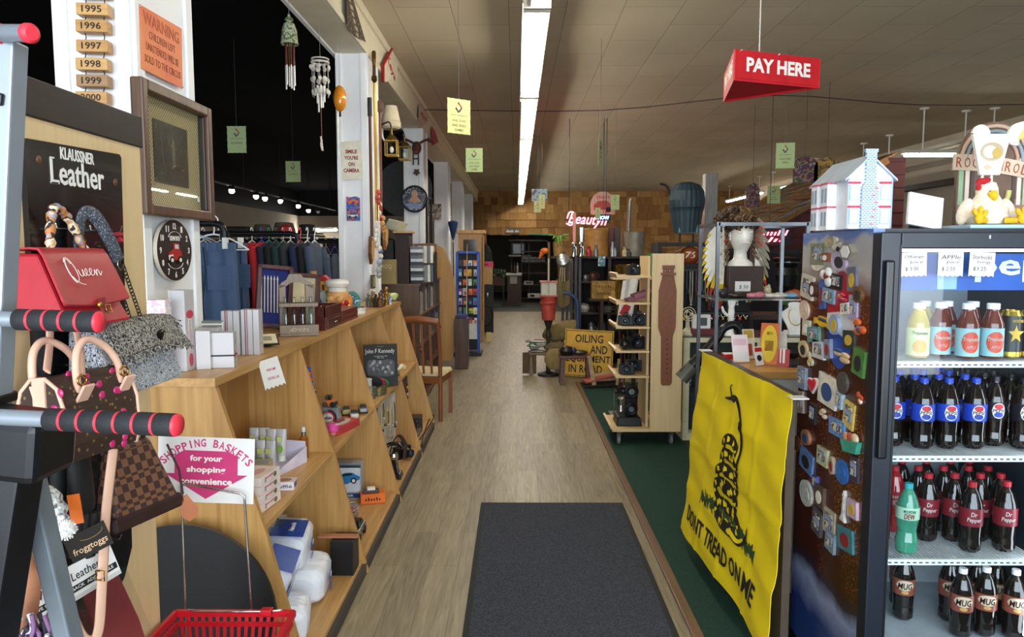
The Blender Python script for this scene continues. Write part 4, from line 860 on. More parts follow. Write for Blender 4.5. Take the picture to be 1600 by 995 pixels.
t = thing('spray_bottle','amber body spray bottle standing at the end of the near shelf','bottle',(-1.02,3.46,ZM)); c_ = V((-1.02,3.46,ZM))
b = MB(); b.lathe(c_,[(0,.001),(.021,.001),(.021,.095),(.014,.105),(.012,.11)],P('b8722a',.1,trans=.5),16); b.o('bottle_body',t); b = MB(); b.cyl(c_+V((0,0,.108)),c_+V((0,0,.128)),.011,CHROME); b.cyl(c_+V((0,0,.128)),c_+V((0,0,.15)),.009,P('dcdfe2',.2)); b.o('spray_cap',t)
b = MB(); F = front(c_+V((.004,-.0212,.04))); b.fbox(F,0,.03,.016,.02,.001,INK); b.fbox(F,-.006,-.02,.012,.014,.001,PAPER); b.o('sticker',t)
# nappy packs on the bottom board
PLW = P('e3e8f2',.3,var=.05,bump=.5,scale=16); PLB = P('1c4aa6',.3,bump=.4,scale=18)
def pack(name,label,c,d,R,ms,marks=()):
    b = MB(); n = 10
    def f(u,v):
        a_ = 2*PI*u; p_ = math.copysign(abs(math.cos(a_))**.45,math.cos(a_)),math.copysign(abs(math.sin(a_))**.45,math.sin(a_)); s_ = 1-.35*abs(2*v-1)**6
        return p_[0]*d[0]/2*s_,(v-.5)*d[1],p_[1]*d[2]/2*s_
    q_ = Euler(R).to_matrix(); c = V(c); N,K = 28,14; rr = random.Random(label)
    vs = [c+q_ @ (V(f(i/N,j/K))+V((rr.uniform(-1,1)*.003,0,rr.uniform(-1,1)*.003))) for j in range(K+1) for i in range(N)]
    for j in range(K):b.add([vs[j*N+i] for i in range(N)]+[vs[(j+1)*N+i] for i in range(N)],[(i,(i+1) % N,N+(i+1) % N,N+i) for i in range(N)],ms(j/K),True)
    b.add(vs[:N],[tuple(range(N))[::-1]],ms(0)); b.add(vs[-N:],[tuple(range(N))],ms(.99)); ob = b.o(name,label=label,cat='packet',group='nappy packs')
    if marks:
        b = MB()
        for face,x,y,w_,h_,s_,m_ in marks:
            o_ = c+q_ @ V({'t':(0,0,d[2]/2+.006),'f':(0,-d[1]/2-.006,0),'r':(d[0]/2+.006,0,0)}[face]); F = FR(o_,q_ @ V({'t':(0,1,0),'f':(1,0,0),'r':(0,1,0)}[face]),q_ @ V({'t':(0,0,1),'f':(0,-1,0),'r':(1,0,0)}[face]))
            if s_ == '#':b.fbox(F,x,y,w_,h_,.0012,m_)
            elif s_ == 'o':b.disc(F,x,y,w_/2,h_/2,.003,m_)
            else:b.text(F,x,y,w_,h_,s_,m_,.001,.01,0,.002)
        b.o('print',ob)
    return ob
BLP = P('2a57b5',.4)
mk = [('r',.03,0,.035,.035,'#',BLP),('r',.03,0,.024,.024,'o',WHITE),('r',.03,-.0,.014,.014,'o',BLP),('r',-.02,0,.03,.035,'#',BLP),('r',.04,-.06,.07,.03,'lllıılll',BLP)]
pack('nappy_pack','white and blue nappy pack on top at the right of the pile',(-1.045,3.19,.31),(.24,.30,.165),(0,.1,.15),lambda v:PLB if v < .0 else PLW,mk+[('t',.03,.03,.16,.05,'#',P('d9d3c2',.5)),('t',-.05,-.03,.20,.14,'#',PLB),('t',-.04,-.04,.1,.022,'Attends',WHITE),('t',.06,.04,.05,.006,'ılııılıı',INK)])
pack('nappy_pack','white nappy pack at the bottom right of the pile',(-.98,3.20,.15),(.26,.30,.155),(0,.05,.12),lambda v:PLW,mk)
pack('nappy_pack','deep blue nappy pack leaning on the left of the pile',(-1.01,2.80,.33),(.24,.20,.19),(.1,.35,.15),lambda v:PLW if v > .75 else PLW,[('t',.0,.06,.18,.10,'#',P('d9d3c2',.5)),('r',.0,-.02,.19,.13,'#',PLB),('r',.04,.01,.05,.03,'MIA',WHITE),('t',0,-.06,.18,.11,'#',PLB),('t',.0,.08,.1,.01,'ılıılı',INK),('r',0,-.05,.16,.012,'#',WHITE)])
pack('nappy_pack','plain white nappy pack at the bottom left by the end panel',(-.95,2.82,.15),(.24,.20,.155),(0,.1,.2),lambda v:PLW,[('t',.05,.05,.06,.008,'XS 18',INK)])
b = MB(); b.sheet(lambda u,v:(-1.33+.20*u,3.44-.04*v*math.sin(3*u),ZB+.002+.42*v),6,6,P('a5b4cc',.2,.5,bump=.6,scale=14),(0,-1,0),.03); b.o('foil_bag',label='silvery blue foil bag standing against the back of the near bay',cat='bag')
b = MB(); b.sheet(lambda u,v:(-1.34+.2*u,2.95+.1*u,.33+.19*v-.02*math.sin(4*u)),6,5,P('dfe2e8',.3,bump=.5,scale=20),(.4,-.9,0),.02); b.o('white_pouch',label='crinkled white pouch tucked behind the blue nappy pack',cat='bag')
t = thing('black_box','black box beside the white nappy packs with a copper strap on it','box',(-.83,3.43,ZB))
MB().bx(-.885,-.775,3.38,3.50,ZB+.001,ZB+.17,P('141417',.4)).o('box_body',t,bev=.003); MB().bx(-.95,-.76,3.41,3.45,ZB+.172,ZB+.182,P('b97a5c',.35,.3)).o('strap',t,bev=.002)
# bay two
t = thing('toy_car_card','blue blister card for a toy car at the front of the second bay','toy',(-1.25,4.35,ZM+.12))
HWB = image_like('blue_flame_card',['1b3f9c','2e6ad0','183078','d94a22','2750b4'],18,.3,2)
def carcard(label,F,k_,z=1.):
    t = thing('toy_car_card',label,'toy',F.o)
    q = lambda L:[(x*z,y*z) for x,y in L]
    MB().prism(F,q([(-.045,-.08),(.045,-.08),(.045,.07),(.02,.082),(-.02,.075),(-.045,.08)]),.0015,HWB).o('backing_card',t)
    b = MB(); b.prism(F,q([(-.035,.045),(0,.066),(.035,.05),(.035,.035),(0,.048),(-.03,.03)]),.001,ORANGE,.0016); b.o('flame_logo',t)
    cm = [P('c9ccd2',.25,.6),P('b8301f',.3),P('e0b020',.3)][k_ % 3]; b = MB(); b.fbox(F,0,-.048*z,.066*z,.014*z,.022,cm,.004); b.fbox(F,-.004,-.034*z,.036*z,.014*z,.018,P('3a4048',.2),.006)
    for x in (-.021,.021):b.disc(F,x*z,-.055*z,.009*z,.009*z,.004,BLACK,.024)
    b.o('toy_car',t,bev=.002); MB().fbox(F,0,-.042*z,.078*z,.044*z,.028,GLASS,.002).o('blister',t)
bpy.data.objects.remove(t)
carcard('blue carded toy car, higher of two at the front of the second bay',FR((-1.06,3.66,.95),(.5,.86,0),(.86,-.5,.1),.12),0)
carcard('blue carded toy car with red car, lower of the pair in the second bay',FR((-1.10,3.72,.86),(.5,.86,0),(.86,-.5,.25),-.15),1)
t = thing('clear_case','clear plastic display case holding small toys in the second bay','case',(-1.13,3.86,ZM))
MB().bx(-1.25,-1.04,3.74,4.0,ZM+.001,ZM+.20,GLASS).o('cover',t); MB().bx(-1.255,-1.035,3.735,4.005,ZM+.0005,ZM+.012,P('3a3d44',.4)).o('base',t)
for k_,(x,y,c_) in enumerate(((-1.2,3.8,'d9b43a'),(-1.15,3.88,'2b4fae'),(-1.09,3.82,'303238'),(-1.1,3.94,'c23a2c'))):b = MB(); b.box((x,y,ZM+.035),(.05,.03,.02),P(c_,.3),R=.5*k_); b.box((x,y,ZM+.05),(.026,.026,.016),P('20242a',.2),R=.5*k_); b.o('toy_car',label=['yellow','blue','charcoal','red'][k_]+' toy car inside the clear plastic case',cat='toy',bev=.003)
t = thing('emblem_tin','clear boxed tin with a red and black round emblem','tin',(-1.06,4.1,ZM)); MB().bx(-1.11,-1.0,4.06,4.13,ZM+.001,ZM+.115,P('8d949c',.3,.5)).o('tin_body',t,bev=.004); b = MB(); F = front((-1.055,4.059,ZM+.06)); b.disc(F,0,0,.047,.047,.002,INK); b.disc(F,0,0,.036,.036,.001,P('b8283a',.4),.002); b.disc(F,0,0,.027,.027,.001,P('dfd9cf',.4),.003); b.text(F,0,0,.04,.016,'ılılı',INK,.001,.03,0,.004); b.o('emblem',t)
b = MB(); c_ = V((-1.10,4.28,ZM)); b.box(c_+V((0,0,.02)),(.05,.11,.026),ORANGE,R=.6); b.box(c_+V((0,0,.04)),(.04,.05,.02),BLACK,R=.6); [b.cyl(c_+V((.03*s_,e_,.012)),c_+V((.036*s_,e_,.012)),.012,BLACK) for s_ in (-1,1) for e_ in (-.035,.035)]; b.o('toy_truck',label='orange and black toy car behind the red-trimmed tray',cat='toy',bev=.002)
t = thing('toy_machine','small black and orange toy vehicle on top of the emblem tin','toy',(-1.05,4.1,ZM+.116)); c_ = V((-1.055,4.095,ZM+.117)); MB().box(c_+V((0,0,.025)),(.055,.05,.03),ORANGE).o('body',t,bev=.004); MB().box(c_+V((-.005,0,.053)),(.035,.045,.026),P('1c1e22',.2)).o('cab',t,bev=.003)
for x in (-.022,.022):b = MB(); b.cyl(c_+V((x,-.03,.016)),c_+V((x,.03,.016)),.016,BLACK); b.o('wheels',t)
t = thing('window_box','red toy box with an oval clear window on the second shelf','box',(-.99,3.92,ZM)); q_ = -.25; MB().box((-.985,4.02,ZM+.022),(.12,.26,.043),P('b83a40',.4),R=q_).o('carton',t,bev=.002); b = MB(); b.disc(flat((-.985,4.02,ZM+.0437),q_),0,0,.045,.10,.001,P('c9c2b8',.15)); b.o('window_panel',t); b = MB(); b.box((-.99,4.04,ZM+.05),(.035,.07,.012),P('7b2430',.3),R=q_); b.o('toy',t,bev=.003)
for k_,(x,y,m_,lb) in enumerate(((-.97,4.32,P('c8c9c4',.3,.3),'pale silver toy car on the shelf by the red window box'),(-1.04,4.42,P('a9a36a',.4),'olive toy car in clear plastic at the back of the second bay'),(-.95,4.48,P('8e969e',.25,.6),'chrome toy car nearest the third divider'))):
    t = thing('toy_car',lb,'toy',(x,y,ZM)); MB().box((x,y,ZM+.022),(.05,.11,.024),m_,R=.3).o('body',t,bev=.006); MB().box((x,y+.005,ZM+.041),(.042,.055,.018),P('23282e',.15),R=.3,tx=.8,ty=.7).o('cabin',t,bev=.003)
    for sx in (-1,1):
        for sy in (-1,1):p_ = V((x,y,ZM+.0125))+Euler((0,0,.3)).to_matrix() @ V((.022*sx,.033*sy,0)); d_ = Euler((0,0,.3)).to_matrix() @ V((.005*sx,0,0)); MB().cyl(p_-d_,p_+d_,.012,BLACK).o('wheel',t)
t = thing('candy_jar','small clear jar with a bright pink lid at the shelf edge','jar',(-.945,3.72,ZM)); c_ = V((-.945,3.72,ZM)); b = MB(); b.lathe(c_,[(0,.001),(.022,.002),(.012,.02),(.024,.045),(.026,.07)],GLASS,14); b.o('glass_body',t); b = MB(); b.lathe(c_,[(.027,.066),(.029,.07),(.029,.10),(.02,.106),(0,.107)],P('d94a9a',.35),14); b.o('lid',t); b = MB(); b.ell(c_+V((0,0,.056)),(.02,.02,.013),P('e87a5a',.5)); b.o('sweets',t)
pbox('car_picture_box','boxed blue vintage car model standing at the back of the second bottom bay','box',(-1.07,4.53,ZB),(.20,.10,.225),0,P('9fa8b2',.35),[('f',0,.015,.19,.16,'#',P('cfd6dd',.35)),('f',0,-.09,.2,.03,'#',P('1d3f74',.4)),('f',0,-.09,.10,.014,'57 BEL AIR',WHITE),('f',0,.098,.2,.02,'#',P('4d5866',.4))])
b = MB(); F = front((-1.07,4.4785,ZB+.125)); CB = P('2f7fb8',.3)
b.prism(F,sm2([(-.09,-.035),(-.095,-.005),(-.07,.012),(-.03,.018),(-.01,.04),(.045,.045),(.07,.03),(.092,.022),(.09,.0),(.05,-.01),(.0,-.03),(-.09,-.035)],3)[:-1],.0012,CB); b.prism(F,[(-.022,.02),(-.006,.037),(.042,.042),(.05,.03)],.0006,P('2a3138',.2),.0013)
for x,y in ((-.045,-.03),(.055,-.006)):b.disc(F,x,y,.018,.019,.0012,BLACK,.0013); b.disc(F,x,y,.010,.011,.0006,WHITE,.0026)
b.o('car_artwork',bpy.data.objects['car_picture_box'])
t = thing('toy_car_box','orange boxed toy car lying near the edge of the second bottom bay','toy',(-.90,4.44,ZB)); MB().box((-.89,4.44,ZB+.030),(.15,.09,.058),ORANGE,R=.25).o('carton',t,bev=.002); b = MB(); b.box((-.90,4.44,ZB+.068),(.10,.05,.018),P('3b3a3c',.3),R=.25); b.box((-.90,4.44,ZB+.083),(.05,.045,.014),WHITE,R=.25); b.o('toy_car',t,bev=.004); b = MB(); b.text(FR((-.88,4.393,ZB+.03),(.97,.25,0),(.25,-.97,0)),0,0,.09,.02,'ılıılı',INK,.001,.01); b.o('lettering',t)
t = thing('oval_tin','oval tin with a red picture lid in the second bottom bay','tin',(-.98,4.12,ZB)); b = MB(); F = flat((-1.0,4.12,ZB+.001),.3); b.disc(F,0,0,.09,.15,.055,P('7e2a22',.35,.2),n=28,m2=image_like('tin_side',['8a3a2a','c9b89a','5e2018'],40,.3)); b.o('tin_body',t); b = MB(); b.disc(F,0,0,.093,.153,.010,image_like('tin_lid',['b9a88a','8e2f28','54606a','c9c2b4','6e4030'],22,.25),.056,28,CHROME); b.o('lid',t)
t = thing('toy_car','dark green toy pickup nearest the second divider foot','toy',(-.88,3.84,ZB)); GN = P('1f3328',.25,coat=.5); MB().box((-.875,3.86,ZB+.045),(.085,.21,.035),GN).o('body',t,bev=.01); MB().box((-.875,3.88,ZB+.077),(.075,.09,.032),P('1a2024',.1),tx=.85,ty=.75).o('cabin',t,bev=.006); MB().bx(-.918,-.832,3.752,3.757,ZB+.03,ZB+.045,CHROME).o('bumper',t)
for sx in (-.04,.04):
    for sy in (-.065,.065):MB().cyl((-.875+sx-.006,3.86+sy,ZB+.0225),(-.875+sx+.006,3.86+sy,ZB+.0225),.022,BLACK).o('wheel',t)
# bay three
t = thing('picture_book','black picture book with white serif title and a group photograph','book',(-1.0,5.33,ZM)); F = FR((-.985,5.33,ZM+.155),(1,.35,0),(.35,-1,.12)); BK = P('0d0d11',.6)
F = FR((-1.0,5.37,ZM+.158),(1,.28,0),(.28,-1,.16)); MB().fbox(F,0,0,.245,.31,.022,BK,-.022).o('cover',t,bev=.002)
b = MB(); b.text(F,-.005,.10,.215,.042,'John F Kennedy',P('d9d4ca',.5),.0006); b.text(F,0,.066,.10,.006,'THE PRESIDENTIAL YEARS',WHITE,.0005); b.text(F,0,.138,.05,.004,'PHOTOGRAPHS',GREYT,.0005); b.text(F,0,.054,.05,.006,'1961-1963',WHITE,.0005); b.o('lettering',t)
b = MB(); b.prism(F,sm2([(-.10,.0),(-.09,.035),(-.05,.042),(0,.035),(.05,.042),(.095,.03),(.10,-.02),(.09,-.075),(.0,-.085),(-.09,-.075),(-.10,0)],3)[:-1],.0006,P('35343a',.5),.0004)
rr = random.Random(8)
for k_ in range(26):x,y = rr.uniform(-.082,.082),rr.uniform(-.065,.03); b.disc(F,x,y,rr.uniform(.006,.013),rr.uniform(.009,.016),.0004,P(rr.choice(['9a9894','6c6a68','4d4b4e','17171a','83817c']),.5),.001+.00003*k_,10)
b.o('group_photograph',t)
rr = random.Random(14)
for k_,(x,y,z,m_,lb) in enumerate(((-1.02,4.95,0,P('c8c9c6',.4),'white cup behind the colourful pouches'),(-.985,4.90,0,P('9a9c9a',.25,.8),'ribbed silver tin can on the third shelf'),(-.955,5.06,0,P('6f6a4a',.35,.5),'olive oval tin on the third shelf edge'),(-1.03,4.78,0,P('7a2b22',.4),'red trinket box behind the divider'))):
    b = MB(); h_ = [.13,.085,.055,.06][k_]; r_ = [.035,.035,.05,.03][k_]; b.lathe((x,y,ZM),[(0,.001),(r_*.96,.001),(r_,.006),(r_,h_*.45),(r_*1.03,h_*.48),(r_,h_*.5),(r_,h_-.004),(r_*.95,h_),(0,h_)],m_,18,sy=1.4 if k_ == 2 else 1); b.o('tin_can' if k_ else 'cup',label=lb,cat='tin' if k_ else 'cup')
for k_,(c1,lb) in enumerate((('1b1b1d','black'),('8c2340','crimson'),('2f6a42','green'))):b = MB(); b.ell((-.985+.015*k_,5.08+.055*k_,ZM+.09-.015*k_),(.055,.018,.034),P(c1,.8),10,6,(.3,.5,.4)); b.o('sunglass_pouch',label='%s drawstring pouch lying across the tins on the third shelf' % lb,cat='pouch',group='pouches on the third shelf')
MG_ = ['2d2a30','cfc6b0','3a3f4a','a89a7c','8d8f96','22242a','c9b896','4c4a52']
for k_ in range(8):b = MB(); b.box((-1.01+rr.uniform(-.012,.012),5.56,ZM+.008+k_*.0145),(.19,.25,.013),P(MG_[k_],.5),R=rr.uniform(-.12,.12)); b.o('magazine',label='%s magazine in the pile right of the black book, %s' % (['charcoal','cream','slate','tan','grey','near-black','sandy','plum'][k_],['lowest','second up','third up','fourth up','fifth up','sixth up','second from top','topmost'][k_]),cat='magazine',group='magazines on the third shelf')
b = MB(); b.tube(smooth([(-.93,5.5,ZM+.10),(-.90,5.55,ZM+.10),(-.885,5.60,ZM+.115),(-.87,5.63,ZM+.10)],4),[.012]*6+[.02]*7,P('d9cda6',.9),8); b.o('tassel',label='cream fringed tassel hanging over the magazine pile',cat='tassel')
t = thing('jewelry_board','upright board hung with watches and necklaces in the third bottom bay','display board',(-1.0,5.2,ZB)); MB().bx(-1.20,-1.0,5.62,5.66,ZB+.001,.56,WALNUT).o('dark_board',t); F = FR((-.965,5.42,ZB+.24),(.25,1,0),(1,-.25,0)); MB().fbox(F,0,0,.30,.47,.012,P('b9b3a4',.6),-.012).o('pale_board',t,bev=.002)
rr = random.Random(5)
for k_ in range(14):x = -.12+.02*k_; y0 = rr.uniform(.10,.2); y1 = y0-rr.uniform(.1,.22); b = MB(); b.tube([F.p(x,y0,.004),F.p(x+.004,(y0+y1)/2,.006),F.p(x,y1,.005)],.003,P(rr.choice(['3a2a1c','b59a5a','8d8d90','20201f','d8cfb6']),.4),5); b.ell(F.p(x,y1,.008),(.009,.009,.011),P(rr.choice(['2b3a68','b0b4b8','17181a','b08a3c']),.25),8,6); b.o('necklace',t)
b = MB(); b.bx(-1.12,-1.05,5.10,5.108,.38,.55,P('6f86a8',.6)); b.box((-1.085,5.112,.24),(.02,.006,.34),P('6f86a8',.6)); b.o('blue_card',label='plain blue-grey card standing in the third bottom bay',cat='card')
t = thing('old_telephone','black candlestick telephone standing near the third divider foot','telephone',(-.84,4.93,ZB)); c_ = V((-.84,4.93,ZB)); PH = P('101012',.25,coat=.5); b = MB(); b.box(c_+V((0,0,.02)),(.12,.12,.038),PH,tx=.8,ty=.8); b.box(c_+V((0,0,.085)),(.07,.07,.1),PH,tx=.6,ty=.6); b.o('base',t,bev=.006); b = MB(); b.lathe(c_,[(.03,.13),(.035,.15),(.03,.17),(.012,.175)],CHROME,16); b.o('chrome_ring',t); b = MB(); b.tube(smooth([c_+V((-.06,.02,.20)),c_+V((-.03,.03,.225)),c_+V((.03,.03,.225)),c_+V((.06,.02,.20))],4),.014,PH,8); b.o('handset',t)
def camera(x,y,z,label,s=1.,rz=.3,lens=True,group='cameras'):
    t = thing('camera',label,'camera',(x,y,z),group); c_ = V((x,y,z)); q_ = Euler((0,0,rz)).to_matrix(); w_ = lambda a_,b_,c2:c_+q_ @ V((a_*s,b_*s,c2*s))
    MB().box(w_(0,0,.042),(.13*s,.055*s,.08*s),BLACK,R=rz).o('body',t,bev=.006); MB().box(w_(0,0,.096),(.045*s,.045*s,.028*s),BLACK,R=rz,tx=.7).o('viewfinder',t,bev=.003)
    b = MB(); b.tube([w_(0,-.027,.042),w_(0,-.05,.042),w_(0,-.052,.042),w_(0,-.085,.042)],[.034*s,.034*s,.029*s,.029*s],SATIN,16); b.ell(w_(0,-.083,.042),(.024*s,.01*s,.024*s),P('20303f',.05),12,8,(0,0,rz)); b.o('lens',t)
    MB().cyl(w_(.045,0,.082),w_(.045,0,.093),.010*s,CHROME).o('dial',t); return t
camera(-.86,5.42,ZB,'black folding camera with a strap near the fourth divider',1.1,1.0)
t = thing('camera_strap','brown camera case strap draped in the third bottom bay','strap',(-.87,5.2,ZB)); b = MB(); b.tube(smooth([(-.93,5.2,ZB+.02),(-.90,5.22,ZB+.15),(-.86,5.26,ZB+.21),(-.82,5.3,ZB+.14),(-.83,5.32,ZB+.02)],5),.014,P('3a2a22',.6),8,flat_=.35); b.o('strap',t)
# bay four
pbox('black_case','squat black case at the far end of the bottom board','box',(-.92,6.30,ZB),(.20,.16,.12),.1,P('131315',.4),[('f',0,0,.05,.02,'#',CHROME)])
t = thing('hand_plane','grey metal block plane on the far bottom board','tool',(-.85,6.12,ZB)); MB().box((-.85,6.12,ZB+.02),(.07,.28,.035),P('6f756c',.4,.5)).o('sole',t,bev=.004); MB().tube(smooth([(-.85,6.2,ZB+.035),(-.85,6.22,ZB+.08),(-.85,6.19,ZB+.10)],4),.012,WALNUT,8).o('handle',t); MB().ell((-.85,6.04,ZB+.055),.018,WALNUT,10,8).o('knob',t)
t = thing('jewelry_rack','small wooden rack of bead strings in the fourth bay','rack',(-.95,6.2,ZM)); MB().bx(-1.05,-.93,6.15,6.20,.24,.56,WALNUT).o('board',t); 
for k_ in range(4):b = MB(); [b.ell((-.925,6.16+.0*k_,.50-.03*j-.01*k_),.010,P(['7a1f1c','c9a24a','2a2a2c','d8d2c6'][(k_+j) % 4],.3),6,4) for j in range(7)]; b.tube([(-.925,6.16,.53),(-.925,6.16,.29)],.002,INK,4); b.o('bead_string',t); break
MB().bx(-1.05,-.93,6.15,6.20,ZB+.001,.24,BLACK).o('stand',t)
b = MB(); b.tube(smooth([(-.79,5.9,.09),(-.77,6.2,.10),(-.765,6.6,.09),(-.77,6.75,.10),(-.80,6.6,.085),(-.78,6.1,.085),(-.76,5.8,.085),(-.75,5.75,.06)],5),.005,BLACK,6); b.o('power_cord',label='loose black cord lying along the far bottom board',cat='cord')
# ================================================================== clothing area on the left
PIPE = P('121214',.35,.3)
def rack(label,x0,x1,y,zt):
    t = thing('clothes_rack',label,'rack',((x0+x1)/2,y,0),'black pipe clothes racks')
    MB().tube(smooth([(x0,y,zt-.06),(x0+.015,y,zt-.015),(x0+.06,y,zt)],4)+smooth([(x1-.06,y,zt),(x1-.015,y,zt-.015),(x1,y,zt-.06)],4),.019,PIPE,12).o('rail',t)
    for x in (x0,x1):MB().cyl((x,y,.02),(x,y,zt-.04),.019,PIPE).o('upright',t); b = MB(); b.tube([(x,y,zt-.09),(x,y,zt-.05)],.025,PIPE,12); b.o('fitting',t); MB().cyl((x,y-.3,.025),(x,y+.3,.025),.019,PIPE).o('foot',t)
    return t
rack('black pipe clothes rack nearest, with jeans facing out',-2.75,-1.60,4.05,1.765); rack('second black pipe clothes rack, carrying red and navy jackets',-3.4,-1.70,5.75,1.755); rack('third black pipe clothes rack, with grey trousers',-3.8,-1.9,8.0,1.73); rack('far black pipe clothes rack with dark leather trousers',-4.0,-1.75,10.6,1.80); rack('black pipe clothes rack of pale shirts behind the jeans',-4.6,-3.0,7.1,1.74)
HW = P('e2e4e6',.35); HC = {'white':HW,'blue':P('2347a0',.4),'teal':P('2f8478',.4),'coral':P('e0565a',.4),'grey':P('8c9094',.4),'wire':P('b9bcc0',.3,.8),'black':BLACK,'green':P('2a5a48',.4)}
def hanger(x,y,zt,colour,facing=False,label='',group=None):
    """clothes hanger hooked over a rail at height zt"""
    b = MB(); m_ = HC[colour]; a_ = V((1,0,0)) if facing else V((0,1,0)); c_ = V((x,y,zt)); u = V((0,0,1)); r_ = .004
    b.tube([c_+a_*(.026*math.cos(t_))+u*(.026*math.sin(t_)+.0) for t_ in lin(PI*.95,-PI*.45,10)]+[c_+a_*.004-u*.05,c_-u*.075],r_,m_,6)
    k_ = c_-u*.075; b.tube(smooth([k_+a_*(-.19)-u*.085,k_-a_*.10-u*.03,k_,k_+a_*.10-u*.03,k_+a_*.19-u*.085],3),r_*1.3,m_,6); b.cyl(k_-a_*.19-u*.085,k_+a_*.19-u*.085,r_,m_,n=6)
    return b.o('clothes_hanger',label=label,cat='hanger',group=group)
def garment(name,label,x,y,ztop,ln,w_,m_,group,th=.035,sleeves=True,lean=0.,facing=False,cat='jacket'):
    """coat or shirt seen edge-on on its hanger"""
    a_ = V((1,0,0)) if facing else V((0,1,0)); nrm = V((0,1,0)) if facing else V((1,0,0)); c_ = V((x,y,ztop)); b = MB(); n = 12; rows = [(0,.10,.35),(.02,.55,.55),(.07,.95,.8),(.15,1.,1.),(.5,.95,1.05),(1.,1.05,1.2)]
    vs = []
    for f,ww,tt in rows:
        for j in range(n):
            t_ = 2*PI*j/n; vs.append(c_+a_*(math.cos(t_)*w_/2*ww)+nrm*(math.sin(t_)*th*tt*(1+.25*math.sin(5*t_+f*7)))-V((0,0,f*ln))+nrm*lean*f)
    b.add(vs,[(i*n+j,i*n+(j+1) % n,(i+1)*n+(j+1) % n,(i+1)*n+j) for i in range(len(rows)-1) for j in range(n)],m_,True); b.add(vs[-n:],[tuple(range(n))],m_)
    t = b.o(name,label=label,cat=cat,group=group)
    if sleeves:
        for s_ in (-1,1):q_ = c_+a_*s_*w_*.42-V((0,0,.05)); b = MB(); b.tube(smooth([q_,q_+a_*s_*.05-V((0,0,.2))+nrm*(.03+lean*.3),q_+a_*s_*.045-V((0,0,.55))+nrm*(.035+lean*.6)],4),[.05]*3+[.045]*3+[.04]*3,m_,10,flat_=.7); b.o('sleeve',t)
    return t
DEN = m_fibre('denim','3c506e','4a6082',420,.3,.9); DEN2 = m_fibre('denim_dark','2f4059','3f5372',420,.3,.9)
def jeans(label,x,y,zt,w_,ln,m_,th=.02):
    t = thing('jeans',label,'jeans',(x,y,zt-ln),'jeans on the nearest rack'); b = MB()
    b.sheet(lambda u,v:(x+(u-.5)*w_*(1+.12*v),y-.012-.010*math.sin(u*9+v*2)*v-.008*math.sin(u*23),zt-v*ln),26,10,m_,(0,-1,0),th*2); b.o('denim_body',t)
    b = MB(); b.sheet(lambda u,v:(x+(u-.5)*w_*1.01,y-.018-.004*math.sin(u*60),zt+.004-v*.045),40,2,m_,(0,-1,0),.006); b.o('waistband',t)
    for s_ in (-1,1):b = MB(); b.sheet(lambda u,v:(x+s_*w_*.26+(u-.5)*.13,y-.026-.004*math.sin(u*9),zt-.12-v*.15*(1-.12*abs(2*u-1)**0)),6,4,m_,(0,-1,0),.004); b.o('back_pocket',t)
    b = MB(); b.tube([(x+.01*math.sin(k_),y-.028-.003*math.sin(k_*2.),zt-.02-k_*ln/9) for k_ in range(9)],.003,P('18222f',.9),5); b.o('seam',t)
    for s_ in (-1,1):MB().bx(x+s_*w_*.38-.012,x+s_*w_*.38+.012,y-.035,y-.005,zt-.03,zt+.03,HW).o('clip',t)
jeans('blue jeans clipped on the end of the nearest rack, waistband up',-1.68,3.98,1.655,.31,.62,DEN); jeans('darker blue jeans half hidden behind the pipe upright',-1.60,4.18,1.66,.12,.62,DEN2)
for k_,x in enumerate((-1.77,-1.66,-1.80)):hanger(x,4.05,1.78,['wire','white','wire'][k_],True,['wire hanger at the left of the nearest rack','white hanger over the front jeans','second wire hanger close beside the first on the nearest rack'][k_],'hangers on the nearest rack')
rr = random.Random(31)
cols = ['white','white','coral','grey','blue','white','white','grey','white','white','white','blue']
for k_,cn in enumerate(cols):
    x = -4.45+.115*k_; hanger(x,7.1,1.757,cn,False,'hanger on the rack of pale shirts behind the jeans','hangers on the shirt rack')
    garment('shirt','shirt packed on the far left rack behind the jeans',x,7.1,1.67,.7,.42,P(rr.choice(['c9c6c0','8a3f3c','4a5a78','d8d5cf','6e6a78','3c4048']),.9),'shirts on the far left rack',.03,True,cat='shirt')
JR = P('a3151c',.8,bump=.2,scale=20); NV = P('141a2c',.8); 
jk = [('red jacket leaning left on the second rack',JR,.10),('red jacket hanging straight beside the leaning one',JR,0),('navy jacket right of the red pair',NV,0),('black jacket right of the navy one',P('101114',.8),0),('dark teal jacket on the second rack',P('12302e',.8),0),('charcoal coat on the second rack',P('23242a',.8),0),('indigo folded top on a white hanger',P('1c2044',.8),0),('black coat at the right end of the second rack',P('0e0e10',.8),0),('grey-blue jacket behind the shadow boxes',P('39465c',.8),0)]
hcol = ['white','blue','teal','green','wire','white','coral','white','white']
for k_,((lb,m_,ln_),hc) in enumerate(zip(jk,hcol)):
    x = (-2.06,-1.985)[k_] if k_ < 2 else -2.04+.056*k_+(.02 if k_ > 5 else 0); hanger(x,5.75,1.774,hc,False,'%s hanger holding the %s' % (hc,lb.split(' on ')[0].split(' beside')[0].split(' right of')[0].split(' at the')[0].split(' behind')[0].replace(' leaning left','') if k_ != 1 else 'straight red jacket'),'hangers on the second rack')
    garment('jacket',lb,x,5.75,1.69,.75,.46,m_,'jackets on the second rack',.034 if k_ < 2 else .021,True,-ln_)
for k_ in range(9):hanger(-3.35+.13*k_,5.75,1.774,'white',False,'empty white hanger at the left of the second rack','empty hangers on the second rack')
